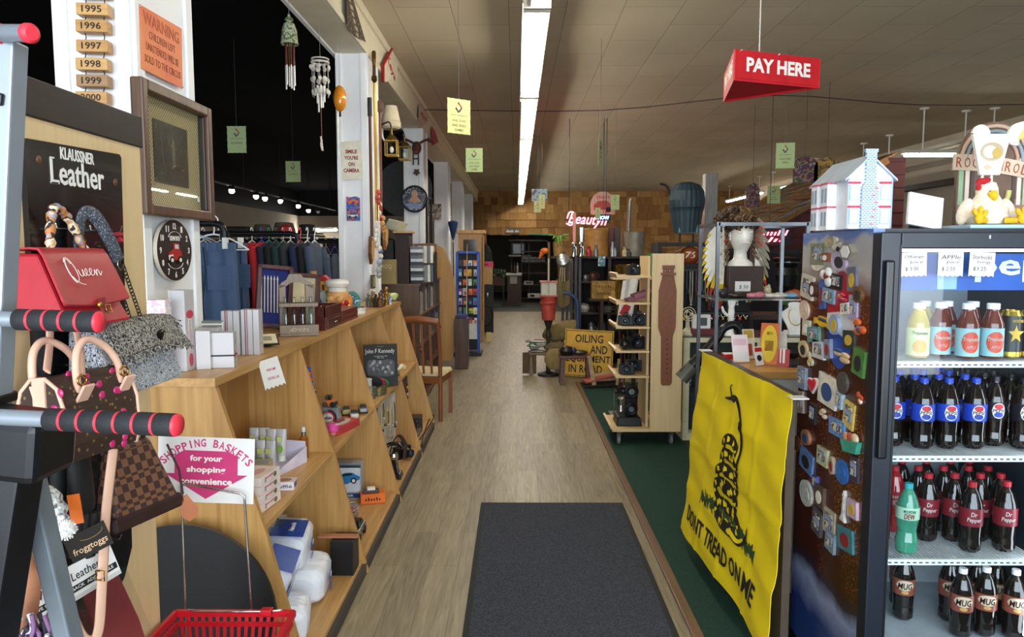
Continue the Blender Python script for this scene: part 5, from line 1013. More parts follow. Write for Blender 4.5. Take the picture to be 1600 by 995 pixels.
for k_ in range(11):
    x = -2.92+.095*k_; hanger(x,8.0,1.749,['white','wire','blue','white'][k_ % 4],False,'%s hanger on the trouser rack' % ['white','wire','blue','white'][k_ % 4],'hangers on the trouser rack')
    garment('trousers','folded grey or blue trousers on the third rack',x,8.0,1.60,.62,.30,P(['4a5668','23252b','5c6470','2c3444','8a8c90'][k_ % 5],.9),'trousers on the third rack',.03,False,cat='trousers')
for k_,(lb,x) in enumerate((('black leather trousers at the end of the far rack',-1.95),('black plaid trousers beside the leather pair',-2.2),('dark checked trousers on the far rack',-2.5),('navy trousers at the left of the far rack',-2.8))):
    y = 10.5; zt = 1.62; b = MB(); w_ = .30; m_ = [P('0b0b0c',.3,coat=.3),m_check('dark_plaid','14161a','23262e',40),m_check('dark_plaid_two','1a1d22','2c2a30',60),P('161b28',.8)][k_]
    for s_ in (-1,1):b.sheet(lambda u,v:(x+s_*w_*.25+(u-.5)*w_*.5,y-.01*math.sin(3*u),zt-.95*v),5,4,m_,(0,-1,0),.03)
    b.o('trousers',label=lb,cat='trousers',group='trousers on the far rack'); hanger(x,10.6,1.817,'black',True,'black hanger for the '+lb.split(' at ')[0].split(' beside')[0].split(' on the')[0],'hangers on the far rack')
# shelf of hats against the far racks
t = thing('hat_shelf','black shelf above the racks carrying hats and a suitcase','shelf',(-3.0,8.3,1.80)); MB().bx(-4.4,-2.2,8.12,8.5,1.785,1.805,BLACK).o('board',t)
for x in (-4.3,-2.3):MB().bx(x-.015,x+.015,8.30,8.33,0,1.785,BLACK).o('post',t)
b = MB(); b.bx(-3.3,-2.98,8.2,8.45,1.806,1.90,P('16140f',.6)); b.o('suitcase',label='small black case lying on the hat shelf',cat='case',bev=.02)
def hat(x,y,z,m_,label,cap=False,s=1.):
    b = MB(); b.lathe((x,y,z),[(.0,.005),(.17*s,.012),(.175*s,.02),(.10*s,.02),(.095*s,.06*s),(.08*s,.115*s),(.05*s,.12*s),(0,.105*s)] if not cap else [(0,.002),(.085,.002),(.09,.03),(.075,.085),(.03,.115),(0,.118)],m_,18,sy=1.2)
    if cap:b.disc(flat((x,y-.10,z+.012)),0,0,.075,.07,.006,m_)
    return b.o('hat',label=label,cat='hat',group='hats on the shelf')
hat(-2.85,8.3,1.806,P('4a3d30',.9),'brown felt brimmed hat at the left of the shelf'); hat(-2.62,8.35,1.806,P('54473a',.9),'taupe felt hat beside the red cap',False,1.2); hat(-2.56,8.22,1.806,P('a8222a',.8),'red cap in front of the felt hats',True); hat(-2.35,8.3,1.806,P('1c1a1a',.9),'black hat at the right end of the hat shelf')
# track lights
BUL = m_emit('spot_bulb',(1,.97,.9),25.)
tr = thing('track_light','black ceiling track with spot lamps over the clothing area','light',(-4.77,14,2.72)); MB().bx(-4.79,-4.75,10.3,19.5,2.72,2.745,P('77777a',.4,.4)).o('track',tr)
for y in (11,13,15,17,19):MB().cyl((-4.77,y,2.745),(-4.77,y,CEIL+.01),.008,BLACK,n=6).o('hanger',tr)
for k_,(px_,py_,on) in enumerate(((327,292,0),(362,298,1),(400,307,1),(414,310,1),(438,314,1),(466,322,1),(482,329,1),(497,331,0))):
    p_ = gx(px_,py_,-4.77); b = MB(); b.cyl((p_.x,p_.y,2.72),(p_.x,p_.y,p_.z+.10),.01,BLACK,n=6); b.cyl(V((p_.x,p_.y,p_.z+.11)),p_+V((0,0,.02)),.035,P('3a3a3c',.3,.7),.06); lh = b.o('lamp_head',tr)
    b = MB(); b.ell(p_,.048 if on else .042,BUL if on else P('c8c8c4',.3),10,8); b.o('bulb',lh)
t = thing('wall_strip_light','long lit strip light on the far wall of the clothing area','light',(-6.5,25.6,2.4)); p0,p1 = at(471,360,25.6),at(527,359,25.6); MB().cyl(p0,p1,.035,TUBE2,n=8).o('tube',t); MB().bar(p0+V((0,.06,.03)),p1+V((0,.06,.03)),.12,.12,HOUS).o('housing',t); MB().bx(p0.x,p1.x,25.6,25.89,p0.z+.05,p0.z+.09,WALNUT).o('bracket',t)
MB().bx(-4.2,-2.6,16.0,16.05,.01,1.9,P('2a1a16',.6)).o('dark_screen',label='dark brown panel standing far back in the clothing area',cat='panel')
# ================================================================== hanging from the beam, and on the second column
def chime(name,label,p,y0):t = thing(name,label,'wind chime',p,None); MB().tube([p,(p.x,p.y,y0)],.0015,P('9a9a98',.5),5).o('cord',t); return t
c_ = gx(452,48,-1.58); t = chime('wind_chime','green painted ceramic bell chime with copper and white tubes',c_,3.375)
b = MB(); b.lathe((c_.x,c_.y,c_.z),[(.0597,-.0933),(.0622,-.0871),(.0572,-.0746),(.0522,0),(.0373,.0435),(.0149,.0622),(.0299,.0722),(.0249,.0821),(.01,.0933),(.0087,.112),(0,.1157)],image_like('painted_bell',['9aa588','b7bfa0','5a6238','a8b296','c3c4a8'],24,.35),18); b.o('bell',t)
for k_ in range(6):a_ = k_*PI/3; x,y = c_.x+.0299*math.cos(a_),c_.y+.0299*math.sin(a_); b = MB(); b.cyl((x,y,c_.z-.0746),(x,y,c_.z-.2364),.0044,P('6b3f2c',.3,.6),n=6); b.cyl((x,y,c_.z-.2364),(x,y,c_.z-.3732-.0249*(k_ % 2)),.0056,P('e4e2de',.3,.4),n=6); b.o('tube',t)
c_ = gx(500,90,-1.52); t = chime('wind_chime','white shell and driftwood chime with a long tail',c_,3.375)
b = MB(); b.tube([c_+V((.0647*math.cos(a_),.0647*math.sin(a_),-.0373)) for a_ in lin(0,2*PI,15)[:-1]],.0087,P('d9d4c8',.7),6,closed=True); b.tube([c_+V((.0647*math.cos(a_),.0647*math.sin(a_),-.0124)) for a_ in lin(0,2*PI,15)[:-1]],.0062,P('d9d4c8',.7),6,closed=True); b.o('hoop',t)
rr = random.Random(6)
for k_ in range(9):
    a_ = k_*2*PI/9; x,y = c_.x+.0622*math.cos(a_),c_.y+.0622*math.sin(a_); b = MB(); b.tube([(x,y,c_.z-.0373),(x,y,c_.z-.2986)],.0012,WHITE,4)
    for j in range(3):b.ell((x+rr.uniform(-.01,.01),y,c_.z-.0746-.0933*j),(.0249,.0075,.0199),P('dcd7cd',.5),7,5,(0,rr.uniform(-.8,.8),rr.random()*3))
    b.o('shell_string',t)
for k_ in range(5):a_ = k_*2*PI/5; x,y = c_.x+.0274*math.cos(a_),c_.y+.0274*math.sin(a_); MB().cyl((x,y,c_.z-.2115),(x,y,c_.z-.3359-.0373*k_ % .0995),.0075,P('e4e2de',.3,.4),n=6).o('tube',t)
b = MB(); b.tube([c_-V((0,0,.1244)),c_-V((0,0,.6842))],.0027,P('8a5a3c',.6),5); b.tube(smooth([c_-V((0,0,.622)),c_-V((.0075,0,.6593)),c_-V((-.005,0,.7091)),c_-V((.0075,0,.6))],3),.0075,P('d8d0b8',.7),6); b.o('tail',t)
c_ = gx(531,154,-1.49); t = chime('hanging_float','glossy orange egg-shaped ornament hanging in front of the column',c_,3.375); b = MB(); b.ell(c_,(.0547,.0547,.1095),P('e08a1c',.15,coat=.8,var=.25,scale=8),18,12); b.o('egg',t); b = MB(); b.ell(c_+V((-.0473,-.0149,.0124)),(.0149,.0199,.0249),INK,10,8); b.o('eye_spot',t); MB().cyl((c_.x-.0323,c_.y+.0373,c_.z-.0746),(c_.x-.0323,c_.y+.0373,c_.z-.4727),.0124,P('d9d6d0',.3,.3)).o('tube',t); MB().cyl(c_-V((0,0,.1095)),c_-V((0,0,.1493)),.01,DARK).o('clapper',t)
Yf = 6.728; F = front(at(549,251,Yf)); sg = MB().prism(F,[(-.0933,.1679),(.0933,.1804),(.1057,-.1617),(-.0871,-.1742)],.0025,P('e6dfcd',.7)).o('camera_sign',label='cream paper sign about smiling for the camera on the column',cat='sign'); b = MB()
for k_,(s_,w_) in enumerate((('SMILE',.1057),("YOU'RE",.1244),('ON',.056),('CAMERA',.1431))):b.text(F,0,.0809-.056*k_,w_,.0348,s_,P('8c1c24',.6),.0007,.0373,0,.003)
b.o('lettering',sg)
carcard('blue carded silver toy car pinned to the front of the column',front(at(552,326,Yf)),0,1.35)
# poles, lamps and carvings on the aisle face of the second column
XS = -1.325
def pole(name,label,cat,px_,py0,py1,r,m,extra=None):
    a_,b_ = gx(px_[0],py0,XS+.0249),gx(px_[1],py1,XS+.0249); a_.y = b_.y = (a_.y+b_.y)/2; t = thing(name,label,cat,b_); MB().cyl(a_,b_,r,m,n=10).o('shaft',t); return t,a_,b_
t,a_,c_ = pole('brass_pole','tall brass pole with an ornate dark handle on the column edge','pole',(585,588),130,345,.01,BRASS); b = MB(); b.lathe(a_,[(.01,0),(.0274,.0249),(.0224,.0622),(.0149,.0684),(.0149,.1617),(.0199,.2115),(.0199,.2737),(.0124,.2861)],P('5a4520',.3,.8),12); b.o('handle',t); MB().cyl(a_+V((.0124,.0124,.0)),c_+V((.0187,.0187,0)),.0087,P('d8cfa8',.3,.6)).o('second_rod',t)
t,a_,c_ = pole('walking_cane','dark wooden cane hanging left of the brass pole','cane',(576,583),180,370,.0137,wood('cane','3a1f14','5c3320',2)); MB().cyl(a_,a_+V((0,0,.1617)),.0199,DARK).o('grip',t)
t,a_,c_ = pole('walking_cane','reddish wooden cane hanging right of the brass pole','cane',(594,596),175,350,.0124,wood('cane2','5c2a1a','7a3e26',2)); b = MB(); b.ell(a_+V((0,0,.0498)),(.0373,.0373,.0622),P('6a4a38',.5)); b.o('knob',t)
c_ = gx(611,190,-1.245); t = thing('wall_lamp','cream wall lamp with a ribbed fabric shade and white scroll arm','lamp',c_); b = MB(); b.lathe(c_,[(.0933,.0),(.0622,.1493),(.0597,.1493),(.0896,0)],P('cdbfa4',.8),20); b.lathe(c_,[(.0771,-.0746),(.097,-.056),(.0995,-.0062),(.0871,.0)],P('c9bd9c',.5),18); b.o('shade',t); b = MB(); b.tube(smooth([c_+V((0,0,-.0622)),c_+V((-.0124,0,-.1617)),c_+V((-.0622,.0249,-.1866)),c_+V((-.0933,.0249,-.1244)),c_+V((-.0746,.0249,.0622))],5),.01,WHITE,8); b.ell(c_+V((-.0746,.0249,.0746)),(.0373,.0249,.0746),WHITE); b.o('scroll_arm',t)
for k_,(px_,py_) in enumerate(((612,232),(632,240))):
    c_ = gx(px_,py_,-1.22-.0311*k_); t = thing('hanging_lantern','brass lantern with glass sides hanging %s the wall lamp' % ['just below','right of and below'][k_],'lantern',c_,'brass lanterns on the column'); b = MB(); w_ = .056; h_ = .0684
    for sx in (-1,1):
        for sy in (-1,1):b.bar(c_+V((sx*w_,sy*w_,-h_)),c_+V((sx*w_,sy*w_,h_)),.01,.01,BRASS)
        for z in (-h_,h_):b.bar(c_+V((sx*w_,-w_,z)),c_+V((sx*w_,w_,z)),.0124,.0124,BRASS); b.bar(c_+V((-w_,sx*w_,z)),c_+V((w_,sx*w_,z)),.0124,.0124,BRASS)
    b.o('cage',t); b = MB(); b.lathe(c_,[(.0771,h_),(.0373,h_+.0498),(.0149,h_+.0622),(.0124,h_+.1244),(0,h_+.1368)],P('6a5326',.35,.8),4); b.o('roof',t); b = MB(); b.box(c_,(2*w_-.0124,2*w_-.0124,2*h_-.0124),SMOKED); b.o('glass_sides',t); b = MB(); b.ell(c_-V((0,0,.0124)),(.0199,.0199,.0323),P('e6e6e2',.2)); b.o('bulb',t)
    MB().tube(smooth([c_+V((0,0,h_+.1244)),c_+V((-.0249,0,h_+.1866)),c_+V((-.13,.0249,h_+.1493))],4),.0075,IRON,6).o('bracket',t)
CARV = [('carved wooden bell plaque',600,372,'8a5a30'),('red and white painted ornament',588,330,'a8342c'),('tan carved mask',594,352,'b98a52'),('dark carved shield plaque',578,392,'6a3c1e'),('small gilt framed picture',581,440,'4c4a34'),('blue and white china figure',590,397,'5a6fa8'),('silver cluster of little bells',588,420,'a9abb0'),('white porcelain angel',582,372,'d8d4ca'),('striped wooden fish',586,312,'b04a3c')]
for k_,(lb,px_,py_,hx) in enumerate(CARV):
    c_ = gx(px_,py_,XS+.0124); b = MB(); F = right(c_,.3*(k_ % 3-1)); m_ = P(hx,.5598,.6 if 'silver' in lb else 0,var=.3732,scale=60)
    if k_ in (0,3):b.prism(F,[(-.0746,.112),(.0746,.112),(.0746,-.0498),(0,-.1244),(-.0746,-.0498)],.0249,m_); b.prism(F,[(-.0498,.0871),(.0498,.0871),(.0498,-.0373),(0,-.0871),(-.0498,-.0373)],.0075,P('c29a5e',.5),.0249)
    elif k_ == 4:b.fbox(F,0,0,.1368,.1244,.0199,m_); b.fbox(F,0,0,.0995,.0871,.005,P('8a8f68',.5),.0199)
    else:
        for j in range(4):b.ell(F.p(.0249*math.sin(j*2.2+k_),.0622-.0411*j,.0274),(.0249,.0373,.0299),m_ if j % 2 else P('d9d0bd' if k_ in (1,5) else hx,.4976),9,6)
    b.o('wall_ornament',label='%s on the aisle face of the second column' % lb,cat='ornament',bev=.0025)
for k_,(poly,m_,body,lb) in enumerate((([(540,-40),(542,47),(571,66)],image_like('dark_pennant',['2a221c','5a4c3c','3a2e24','8a7a60'],30,.8),'ılıılı','dark brown felt pennant nearest on the beam'),([(612,76),(598,102),(598,128),(621,126),(620,100)],P('e4d9c6',.8),'Keys','white pennant with red script on the beam'),([(655,163),(653,201),(669,190),(667,172)],P('c9b6a6',.8),'ılııl','faded red and grey pennant on the beam'),([(675,197),(674,228),(685,222),(680,205)],P('c05a60',.8),'ııl','small red diamond pennant farthest on the beam'))):
    ps = [gx(x,y,-1.317) for x,y in poly]; o_ = sum(ps,V())/len(ps); F = right(o_); b = MB(); b.prism(F,[(p_.y-o_.y,p_.z-o_.z) for p_ in ps],.0037,m_); ob = b.o('pennant',label=lb,cat='pennant',group='pennants on the beam')
    b = MB(); w_ = (max(p_.y for p_ in ps)-min(p_.y for p_ in ps)); b.text(right(o_,[-.622,-.2488,0,0][k_]),0,0,w_*.6,.1244 if k_ == 1 else .0746,body,P('b5301f',.6) if k_ else P('b8ab90',.6),.0012,.0249,.3732,.0044); b.o('lettering',ob)
    if k_ == 1:b = MB(); b.tube([F.p(ps[i].y-o_.y,ps[i].z-o_.z,.0037) for i in (0,1,2)],.0149,RED,6); b.o('tassels',ob)
# third column: branding letter, moose head, star, photo clock; grey disc behind
Y3 = 10.66; F = front(at(650,248,Y3)); b = MB(); IR = P('4a3a30',.5,.5); b.bar(F.p(-.0373,-.0871,.0124),F.p(-.0373,.0871,.0124),.0174,.0174,IR); b.bar(F.p(.0373,-.0871,.0124),F.p(.0373,.0871,.0124),.0174,.0174,IR); b.bar(F.p(-.0373,0,.0124),F.p(.0373,0,.0124),.0174,.0174,IR); b.o('iron_letter',label='rusty iron letter H on the third column',cat='letter')
c_ = at(651,231,Y3-.0622); b = MB(); b.ell(c_,(.0684,.0622,.0933),P('5a3320',.6)); b.ell(c_+V((0,-.0498,-.0622)),(.0435,.0498,.0373),P('6b4530',.6)); b.o('moose_head',label='small brown carved animal head above the iron letter',cat='ornament')
for s_ in (-1,1):b = MB(); b.tube(smooth([c_+V((.0373*s_,0,.0622)),c_+V((.1493*s_,0,.112)),c_+V((.2488*s_,0,.0622))],4),[.0174]*4+[.0249]*3+[.0149]*2,P('4a2f20',.6),6); b.o('antler',bpy.data.objects['moose_head'])
c_ = at(651,269,Y3); b = MB(); b.prism(front(c_),[(.056*(1 if k_ % 2 else .622)*math.cos(k_*PI/5+PI/2),.056*(1 if k_ % 2 else .622)*math.sin(k_*PI/5+PI/2)) for k_ in range(10)],.01,IR); b.o('iron_star',label='small dark iron star below the letter H',cat='ornament')
t = thing('picture_clock','round black-rimmed clock with a portrait print on the third column','clock',at(648,311,Y3)); F = front(at(648,311,Y3-.0124)); b = MB(); b.disc(F,0,0,.1841,.1841,.0249,image_like('portrait_print',['17151a','4a4e58','2a2028','8d94a4','241d24','6a5a58'],12,.2),n=36,m2=INK); b.o('dial',t); MB().tube([F.p(.1804*math.cos(a_),.1804*math.sin(a_),.0249) for a_ in lin(0,2*PI,37)[:-1]],.0137,INK,8,closed=True).o('rim',t); b = MB(); b.disc(F,.0,.0746,.0435,.056,.0012,P('c49a80',.5),.0249); b.prism(F,[(-.0871,-.0249),(-.0373,.0373),(.0373,.0373),(.0995,-.0373),(0,-.0622)],.0012,P('b58a72',.5),.0255); b.prism(F,[(-.1244,-.0622),(.1244,-.0622),(.0746,-.1368),(-.0746,-.1368)],.0012,P('7f8fb0',.5),.0261); b.o('portrait',t)
for k_,(px_,py_) in enumerate(((684,285),(668,292))):pass
b = MB(); b.disc(front(at(632,295,12.3)),0,0,.4603,.4603,.0249,P('4a4a4c',.6),n=40); b.cyl(at(632,295,12.32)+V((0,0,.4478)),V((at(632,295,12.32).x,12.32,CEIL)),.0124,BLACK,n=6); b.o('grey_disc',label='large flat grey disc hanging behind the third column',cat='disc')
# green hanging cards
GC = P('a9bd86',.7,var=.03); LG = P('6a3a2c',.6)
def card(px_,py_,Y,rz,lines,lb,w_=.195,h_=.27,yellow=False):
    c_ = at(px_,py_,Y); t = thing('hanging_sign',lb,'sign',c_,'green hanging department signs'); F = front(c_,0,rz); b = MB()
    pts = []
    for (x0,y0),(x1,y1) in zip(((-1,-1),(1,-1),(1,1),(-1,1)),((1,-1),(1,1),(-1,1),(-1,-1))):
        for k_ in range(8):f = k_/8; pts.append(((x0+(x1-x0)*f)*w_/2*(1-.03*(k_ % 2)),(y0+(y1-y0)*f)*h_/2*(1-.02*(k_ % 2))))
    b.prism(F,pts,.002,P('d8dc96',.7,var=.03) if yellow else GC); cb = b.o('card',t); b = MB()  # the yellow variant only swaps the card's base colour
    for s_,zz in ((1,.0022),(-1,-.0002)):
        G = F if s_ > 0 else FR(c_,-F.u,-F.n); b.tube([G.p(x*w_,y*h_,.003) for x,y in ((-.04,.40),(.12,.26),(-.02,.12),(-.14,.24))],w_*.03,P('a8442c',.5),4); b.tube([G.p(x*w_,y*h_,.003) for x,y in ((-.14,.24),(-.02,.12),(.04,.18))],w_*.035,P('4a5a78',.5),4); b.text(G,0,.03*h_,w_*.7,h_*.05,'new kingdom',LG,.0004,0,0,.0024)
        for k_,s2 in enumerate(lines):b.text(G,0,-.13*h_-k_*h_*.13,w_*.6*min(1,len(s2)/8),h_*.07,s2,LG,.0004,.01,0,.0024)
    b.o('lettering',cb); zc = CEIL
    MB().tube([c_+V((0,0,h_/2-.002)),(c_.x,c_.y,zc)],.0015,P('5a5a52',.5),4).o('string',t)
card(370,218,7.6,0,['CLOTHING'],'green clothing department sign nearer in the dark area'); card(458,268,9.7,0,['CLOTHING'],'green clothing department sign farther in the dark area'); card(717,182,5.9,.65,['VHS, DVD','AND VIDEO','GAMES'],'pale yellow sign about videos nearest along the beam',.215,yellow=True); card(741,250,8.5,0,['VHS, DVD','AND VIDEO','GAMES'],'green sign about videos second along the beam'); card(938,239,7.6,1.25,['ılıılı'],'green sign hanging almost edge-on at mid ceiling'); card(1227,243,8.0,-.15,['COLLECTIBLES','ılıı'],'green sign hanging at the right below the ceiling'); card(1209,304,11.4,-.1,['ılıı','ıllıılıı'],'green sign in front of the shake roof'); card(840,323,13.0,.1,['ılıı'],'green sign lower of two at the end of the light row',.13,.2); card(847,315,12.6,.2,['ıılı'],'pale sign higher of two at the end of the light row',.1,.24); card(961,316,11.0,.1,['ılıı'],'green sign over the round car sign',.13,.22); card(934,333,11.2,.2,['ılı'],'small green sign left of the round car sign',.085,.17)
# ================================================================== beyond the shelf on the left
t = thing('dining_chair','cherry wood dining chair with slatted back and cream seat by the shelf','chair',(-.9,7.15,0)); R0 = [(-.725,6.92),(-1.12,6.99)]; F0 = [(-.665,7.34),(-1.06,7.41)]
for x,y in R0:b = MB(); b.tube(smooth([(x,y,.0),(x,y+.01,.42),(x-.005,y-.02,.75),(x-.015,y-.07,.97)],4),[.02]*12+[.018],CHERRY,8); b.o('back_leg',t)
for x,y in F0:MB().bar((x,y,0),(x,y,.42),.036,.036,CHERRY).o('front_leg',t,bev=.003)
b = MB(); b.tube(smooth([(-.735,6.85,.96),(-.93,6.84,.985),(-1.13,6.92,.96)],5),.026,CHERRY,8,flat_=1.3); b.o('top_rail',t)
for f in (.2,.4,.6,.8):p_ = V((-.725,6.91,.46)).lerp(V((-1.12,6.98,.46)),f); MB().bar(p_,p_+V((-.012,-.06,.50)),.022,.012,CHERRY,(0,1,0)).o('back_slat',t)
for a_,c_ in ((R0[0],R0[1]),(F0[0],F0[1]),(R0[0],F0[0]),(R0[1],F0[1])):MB().bar((*a_,.395),(*c_,.395),.02,.06,CHERRY).o('seat_rail',t)
b = MB(); b.add([(-.70,6.95,.425),(-1.09,7.02,.425),(-1.05,7.44,.425),(-.64,7.37,.425),(-.71,6.97,.465),(-1.08,7.04,.465),(-1.06,7.42,.465),(-.66,7.35,.465)],[(0,1,2,3),(7,6,5,4),(4,5,1,0),(5,6,2,1),(6,7,3,2),(7,4,0,3)],P('cdbd94',.85)); b.o('seat_cushion',t,bev=.012)
t = thing('record_cabinet','dark walnut shelving unit full of discs and tapes past the chair','cabinet',(-1.2,8.2,0)); zt = 1.29
for y in (7.55,8.05,8.55,9.05,9.55):MB().bx(-1.40,-1.0,y,y+.02,0,zt-.02,WALNUT).o('upright',t)
for z in (.06,.36,.66,.97,zt):b = MB(); b.bx(-1.42,-.985,7.54,9.58,z-.02,z,WALNUTX); b.o('shelf_board',t)
MB().bx(-1.42,-1.40,7.54,9.58,0,zt,WALNUT).o('back_panel',t)
rr = random.Random(17)
SP = [P(h,.3) for h in ('1a1a1d','d8d6d0','8a8d92','3a3d44','b8b3a4','5a2a28','28406a')]
n_ = 0
for (y0,y1,z) in ((7.57,8.04,.97),(7.57,8.04,.66),(8.07,8.54,.97),(8.57,9.04,.97),(8.57,9.04,.66),(7.57,8.04,.36),(9.07,9.54,.66)):
    y = y0+.01
    while y < y1-.05:wd = rr.uniform(.02,.05); h_ = rr.uniform(.17,.25); MB().bx(-1.3,-1.02,y,y+wd-.002,z+.001,z+h_,rr.choice(SP)).o('tape_case',label='disc or tape case standing in the dark walnut shelving',cat='disc case',group='cases in the walnut shelving'); y += wd; n_ += 1
def stack(name,lbl,cat,x,y,z,dims,k,cols,group):
    for i in range(k):b = MB(); b.box((x+rr.uniform(-.004,.004),y,z+dims[2]*(i+.5)+.0005),(dims[0],dims[1],dims[2]*.94),cols[i % len(cols)]); b.o(name,label=lbl % (['lowest'] + ['number %d from the bottom' % (j+1) for j in range(1,k-1)] + ['topmost'])[i],cat=cat,group=group)
stack('disc_case','clear-spined disc case in the tall stack on the walnut shelving, %s','disc case',-1.03,7.68,zt,(.125,.14,.032),12,[P('2c2e33',.2),P('b9bcc0',.2),P('55585e',.2)],'disc cases in the tall stack')
for k_ in range(8):
    b = MB(); y = 7.9; b.box((-1.16+.034*k_,8.1,zt+.095+.19*(k_ % 2)*0),(.030,.14,.185),[P('c9c8c0',.3),P('8f9298',.25),P('e0ddcf',.3),P('4a4d54',.3)][k_ % 4]); b.o('tape',label='tape case standing upright in the lower rack row, %s from the left' % ['first','second','third','fourth','fifth','sixth','seventh','last'][k_],cat='tape',group='tapes in the lower rack row')
    b = MB(); b.box((-1.16+.034*k_,8.1,zt+.30),(.030,.14,.185),[P('b0b2b5',.3),P('d9d6cc',.3),P('6a6d74',.25),P('e4e0c8',.3)][k_ % 4]); b.o('tape',label='tape case standing upright in the upper rack row, %s from the left' % ['first','second','third','fourth','fifth','sixth','seventh','last'][k_],cat='tape',group='tapes in the upper rack row')
t = thing('tape_rack','black wire rack holding the upright tapes on the walnut shelving','rack',(-1.04,8.1,zt)); MB().bx(-1.19,-.90,8.02,8.18,zt+.191,zt+.20,BLACK).o('middle_shelf',t); MB().bx(-.895,-.88,8.02,8.18,zt,zt+.33,BLACK).o('side',t); MB().bx(-1.20,-1.185,8.02,8.18,zt,zt+.42,BLACK).o('side',t)
t = thing('loudspeaker','dark brown loudspeaker standing on the walnut shelving','speaker',(-1.22,7.75,zt)); MB().bx(-1.25,-1.11,7.62,7.90,zt+.001,zt+.52,P('2e2222',.7)).o('cabinet',t); MB().bx(-1.27,-1.09,7.60,7.92,zt+.521,zt+.54,OAK).o('wood_top',t)
pbox('record_box','dull gold box with pale letters at the near end of the walnut shelving','box',(-1.32,7.50,zt),(.20,.06,.25),0,P('8a7748',.5),[('f',-.01,.05,.13,.05,'KROQ',P('b9a878',.5))])
pbox('black_crate','tall black perforated crate behind the gold box','crate',(-1.36,7.72,zt),(.16,.1,.45),0,P('1c1d20',.6)); 
for k_ in range(6):MB().bx(-1.3+.022*k_,-1.281+.022*k_,7.86,7.98,zt+.001,zt+.46,[P('b0b2b5',.3),P('8a8d92',.3)][k_ % 2]).o('disc_case',label='grey disc sleeve in the rack between crate and speaker',cat='disc case',group='grey sleeves on the shelving')
b = MB(); b.box((-1.26,7.75,zt+.60),(.22,.005,.15),P('d8e0c8',.5),R=(.9,.2,.5)); b.box((-1.22,7.76,zt+.602),(.10,.006,.08),P('b7c83c',.5),R=(.9,.2,.5)); b.o('magazine',label='pale green magazine lying askew on top of the speaker',cat='magazine')
MB().bx(-1.30,-1.0,9.2,9.25,1.292,1.72,wood('brown_board','6a3f1e','8a5a2e',0)).o('brown_panel',label='flat brown board standing on the walnut shelving',cat='board')
b = MB(); c_ = V((-1.07,8.35,zt)); b.ell(c_+V((0,0,.05)),(.05,.03,.03),P('cfcabc',.4)); b.ell(c_+V((.045,0,.09)),(.02,.018,.022),P('cfcabc',.4)); b.tube([c_+V((0,0,.02)),c_+V((.0,0,.001))],.02,IRON,8); b.tube(smooth([c_+V((-.04,0,.06)),c_+V((-.06,0,.1)),c_+V((-.03,0,.13))],4),.01,IRON,6); b.o('cat_figurine',label='small white and dark animal figurine on the disc shelving',cat='figurine')
F = front(at(683,470,10.3)); b = MB(); b.prism(F,[(-.22,-.84),(-.22,.80),(-.04,.80),(.10,.74),(.20,.50),(.27,.15),(.275,-.3),(.24,-.65),(.20,-.84)],.04,wood('panel_oak','b07f42','c99a58',2,.7)); b.o('wooden_board',label='tall golden wood panel with one curved side standing by the shelving',cat='board',bev=.004)
pz_ = at(722,540,10.25); MB().bx(pz_.x-.09,pz_.x+.09,10.1,10.4,.001,.71,WALNUT).o('low_cabinet',label='narrow walnut cabinet with a blue tray by the blue rack',cat='cabinet',bev=.004); b = MB(); b.bx(pz_.x-.08,pz_.x+.08,10.12,10.38,.711,.75,P('1c2f6a',.4)); b.o('blue_tray',label='small dark blue tray on the narrow walnut cabinet',cat='tray',bev=.004)
t = thing('peg_rack','tall blue pegboard rack hung with small bright packets','rack',(-.82,11.6,0)); RX = (-.93,-.60); RBL = P('1d4fb4',.35)
MB().bx(RX[0],RX[1],11.6,11.66,.08,1.60,P('20242c',.6)).o('peg_board',t)
for x in RX:MB().bx(x-.02,x+.02,11.55,11.70,.02,1.62,RBL).o('side_rail',t)
MB().bx(RX[0],RX[1],11.55,11.70,1.60,1.64,RBL).o('top_rail',t); MB().bx(RX[0]-.05,RX[1]+.05,11.4,11.85,.002,.05,DARK).o('base',t); MB().bx(RX[0]+.02,RX[1]-.01,11.58,11.598,.25,.55,P('dfe3e0',.5)).o('poster',t)
pc_ = ['d8c02a','e8e6e0','2b2d33','c8372c','3f7ab8','d97a2a','b8c4cc','7a3a7a','4f9a4a','8a8d92']
for r_ in range(7):
    for k_ in range(4):x = -.885+.08*k_; z = 1.45-.15*r_; b = MB(); b.box((x+rr.uniform(-.01,.01),11.56,z),(.06,.02,rr.uniform(.08,.125)),P(rr.choice(pc_),.4)); b.box((x,11.548,z-.02),(.035,.006,.05),P(rr.choice(pc_),.4)); b.o('packet',label='%s packet in the %s row of the blue rack' % (['first','second','third','fourth'][k_],['top','second','third','fourth','fifth','sixth','bottom'][r_]),cat='packet',group='packets on the blue rack')
t = thing('fishing_rod','pale slender rod leaning in front of the blue rack','rod',(-.8,11.3,0)); MB().tube([(-.78,11.35,.03),(-.765,11.45,1.75)],[.012,.004],P('cfc6a0',.4),8).o('shaft',t)
def speaker_(): 
    t = thing('loudspeaker','tall black floor loudspeaker beside the blue rack','speaker',(-.62,14.8,0)); MB().bx(-.74,-.47,14.8,15.1,.002,.98,P('121213',.5)).o('cabinet',t,bev=.006); b = MB(); F = front((-.60,14.797,.36)); b.tube([F.p(.12*math.cos(a_),.2*math.sin(a_),.004) for a_ in lin(0,2*PI,25)[:-1]],.02,SATIN,6,closed=True); b.disc(F,0,0,.10,.18,.004,P('2a2a2c',.6)); b.o('woofer',t); MB().ell((-.58,14.795,.77),(.018,.006,.05),CHROME).o('badge',t)
speaker_()
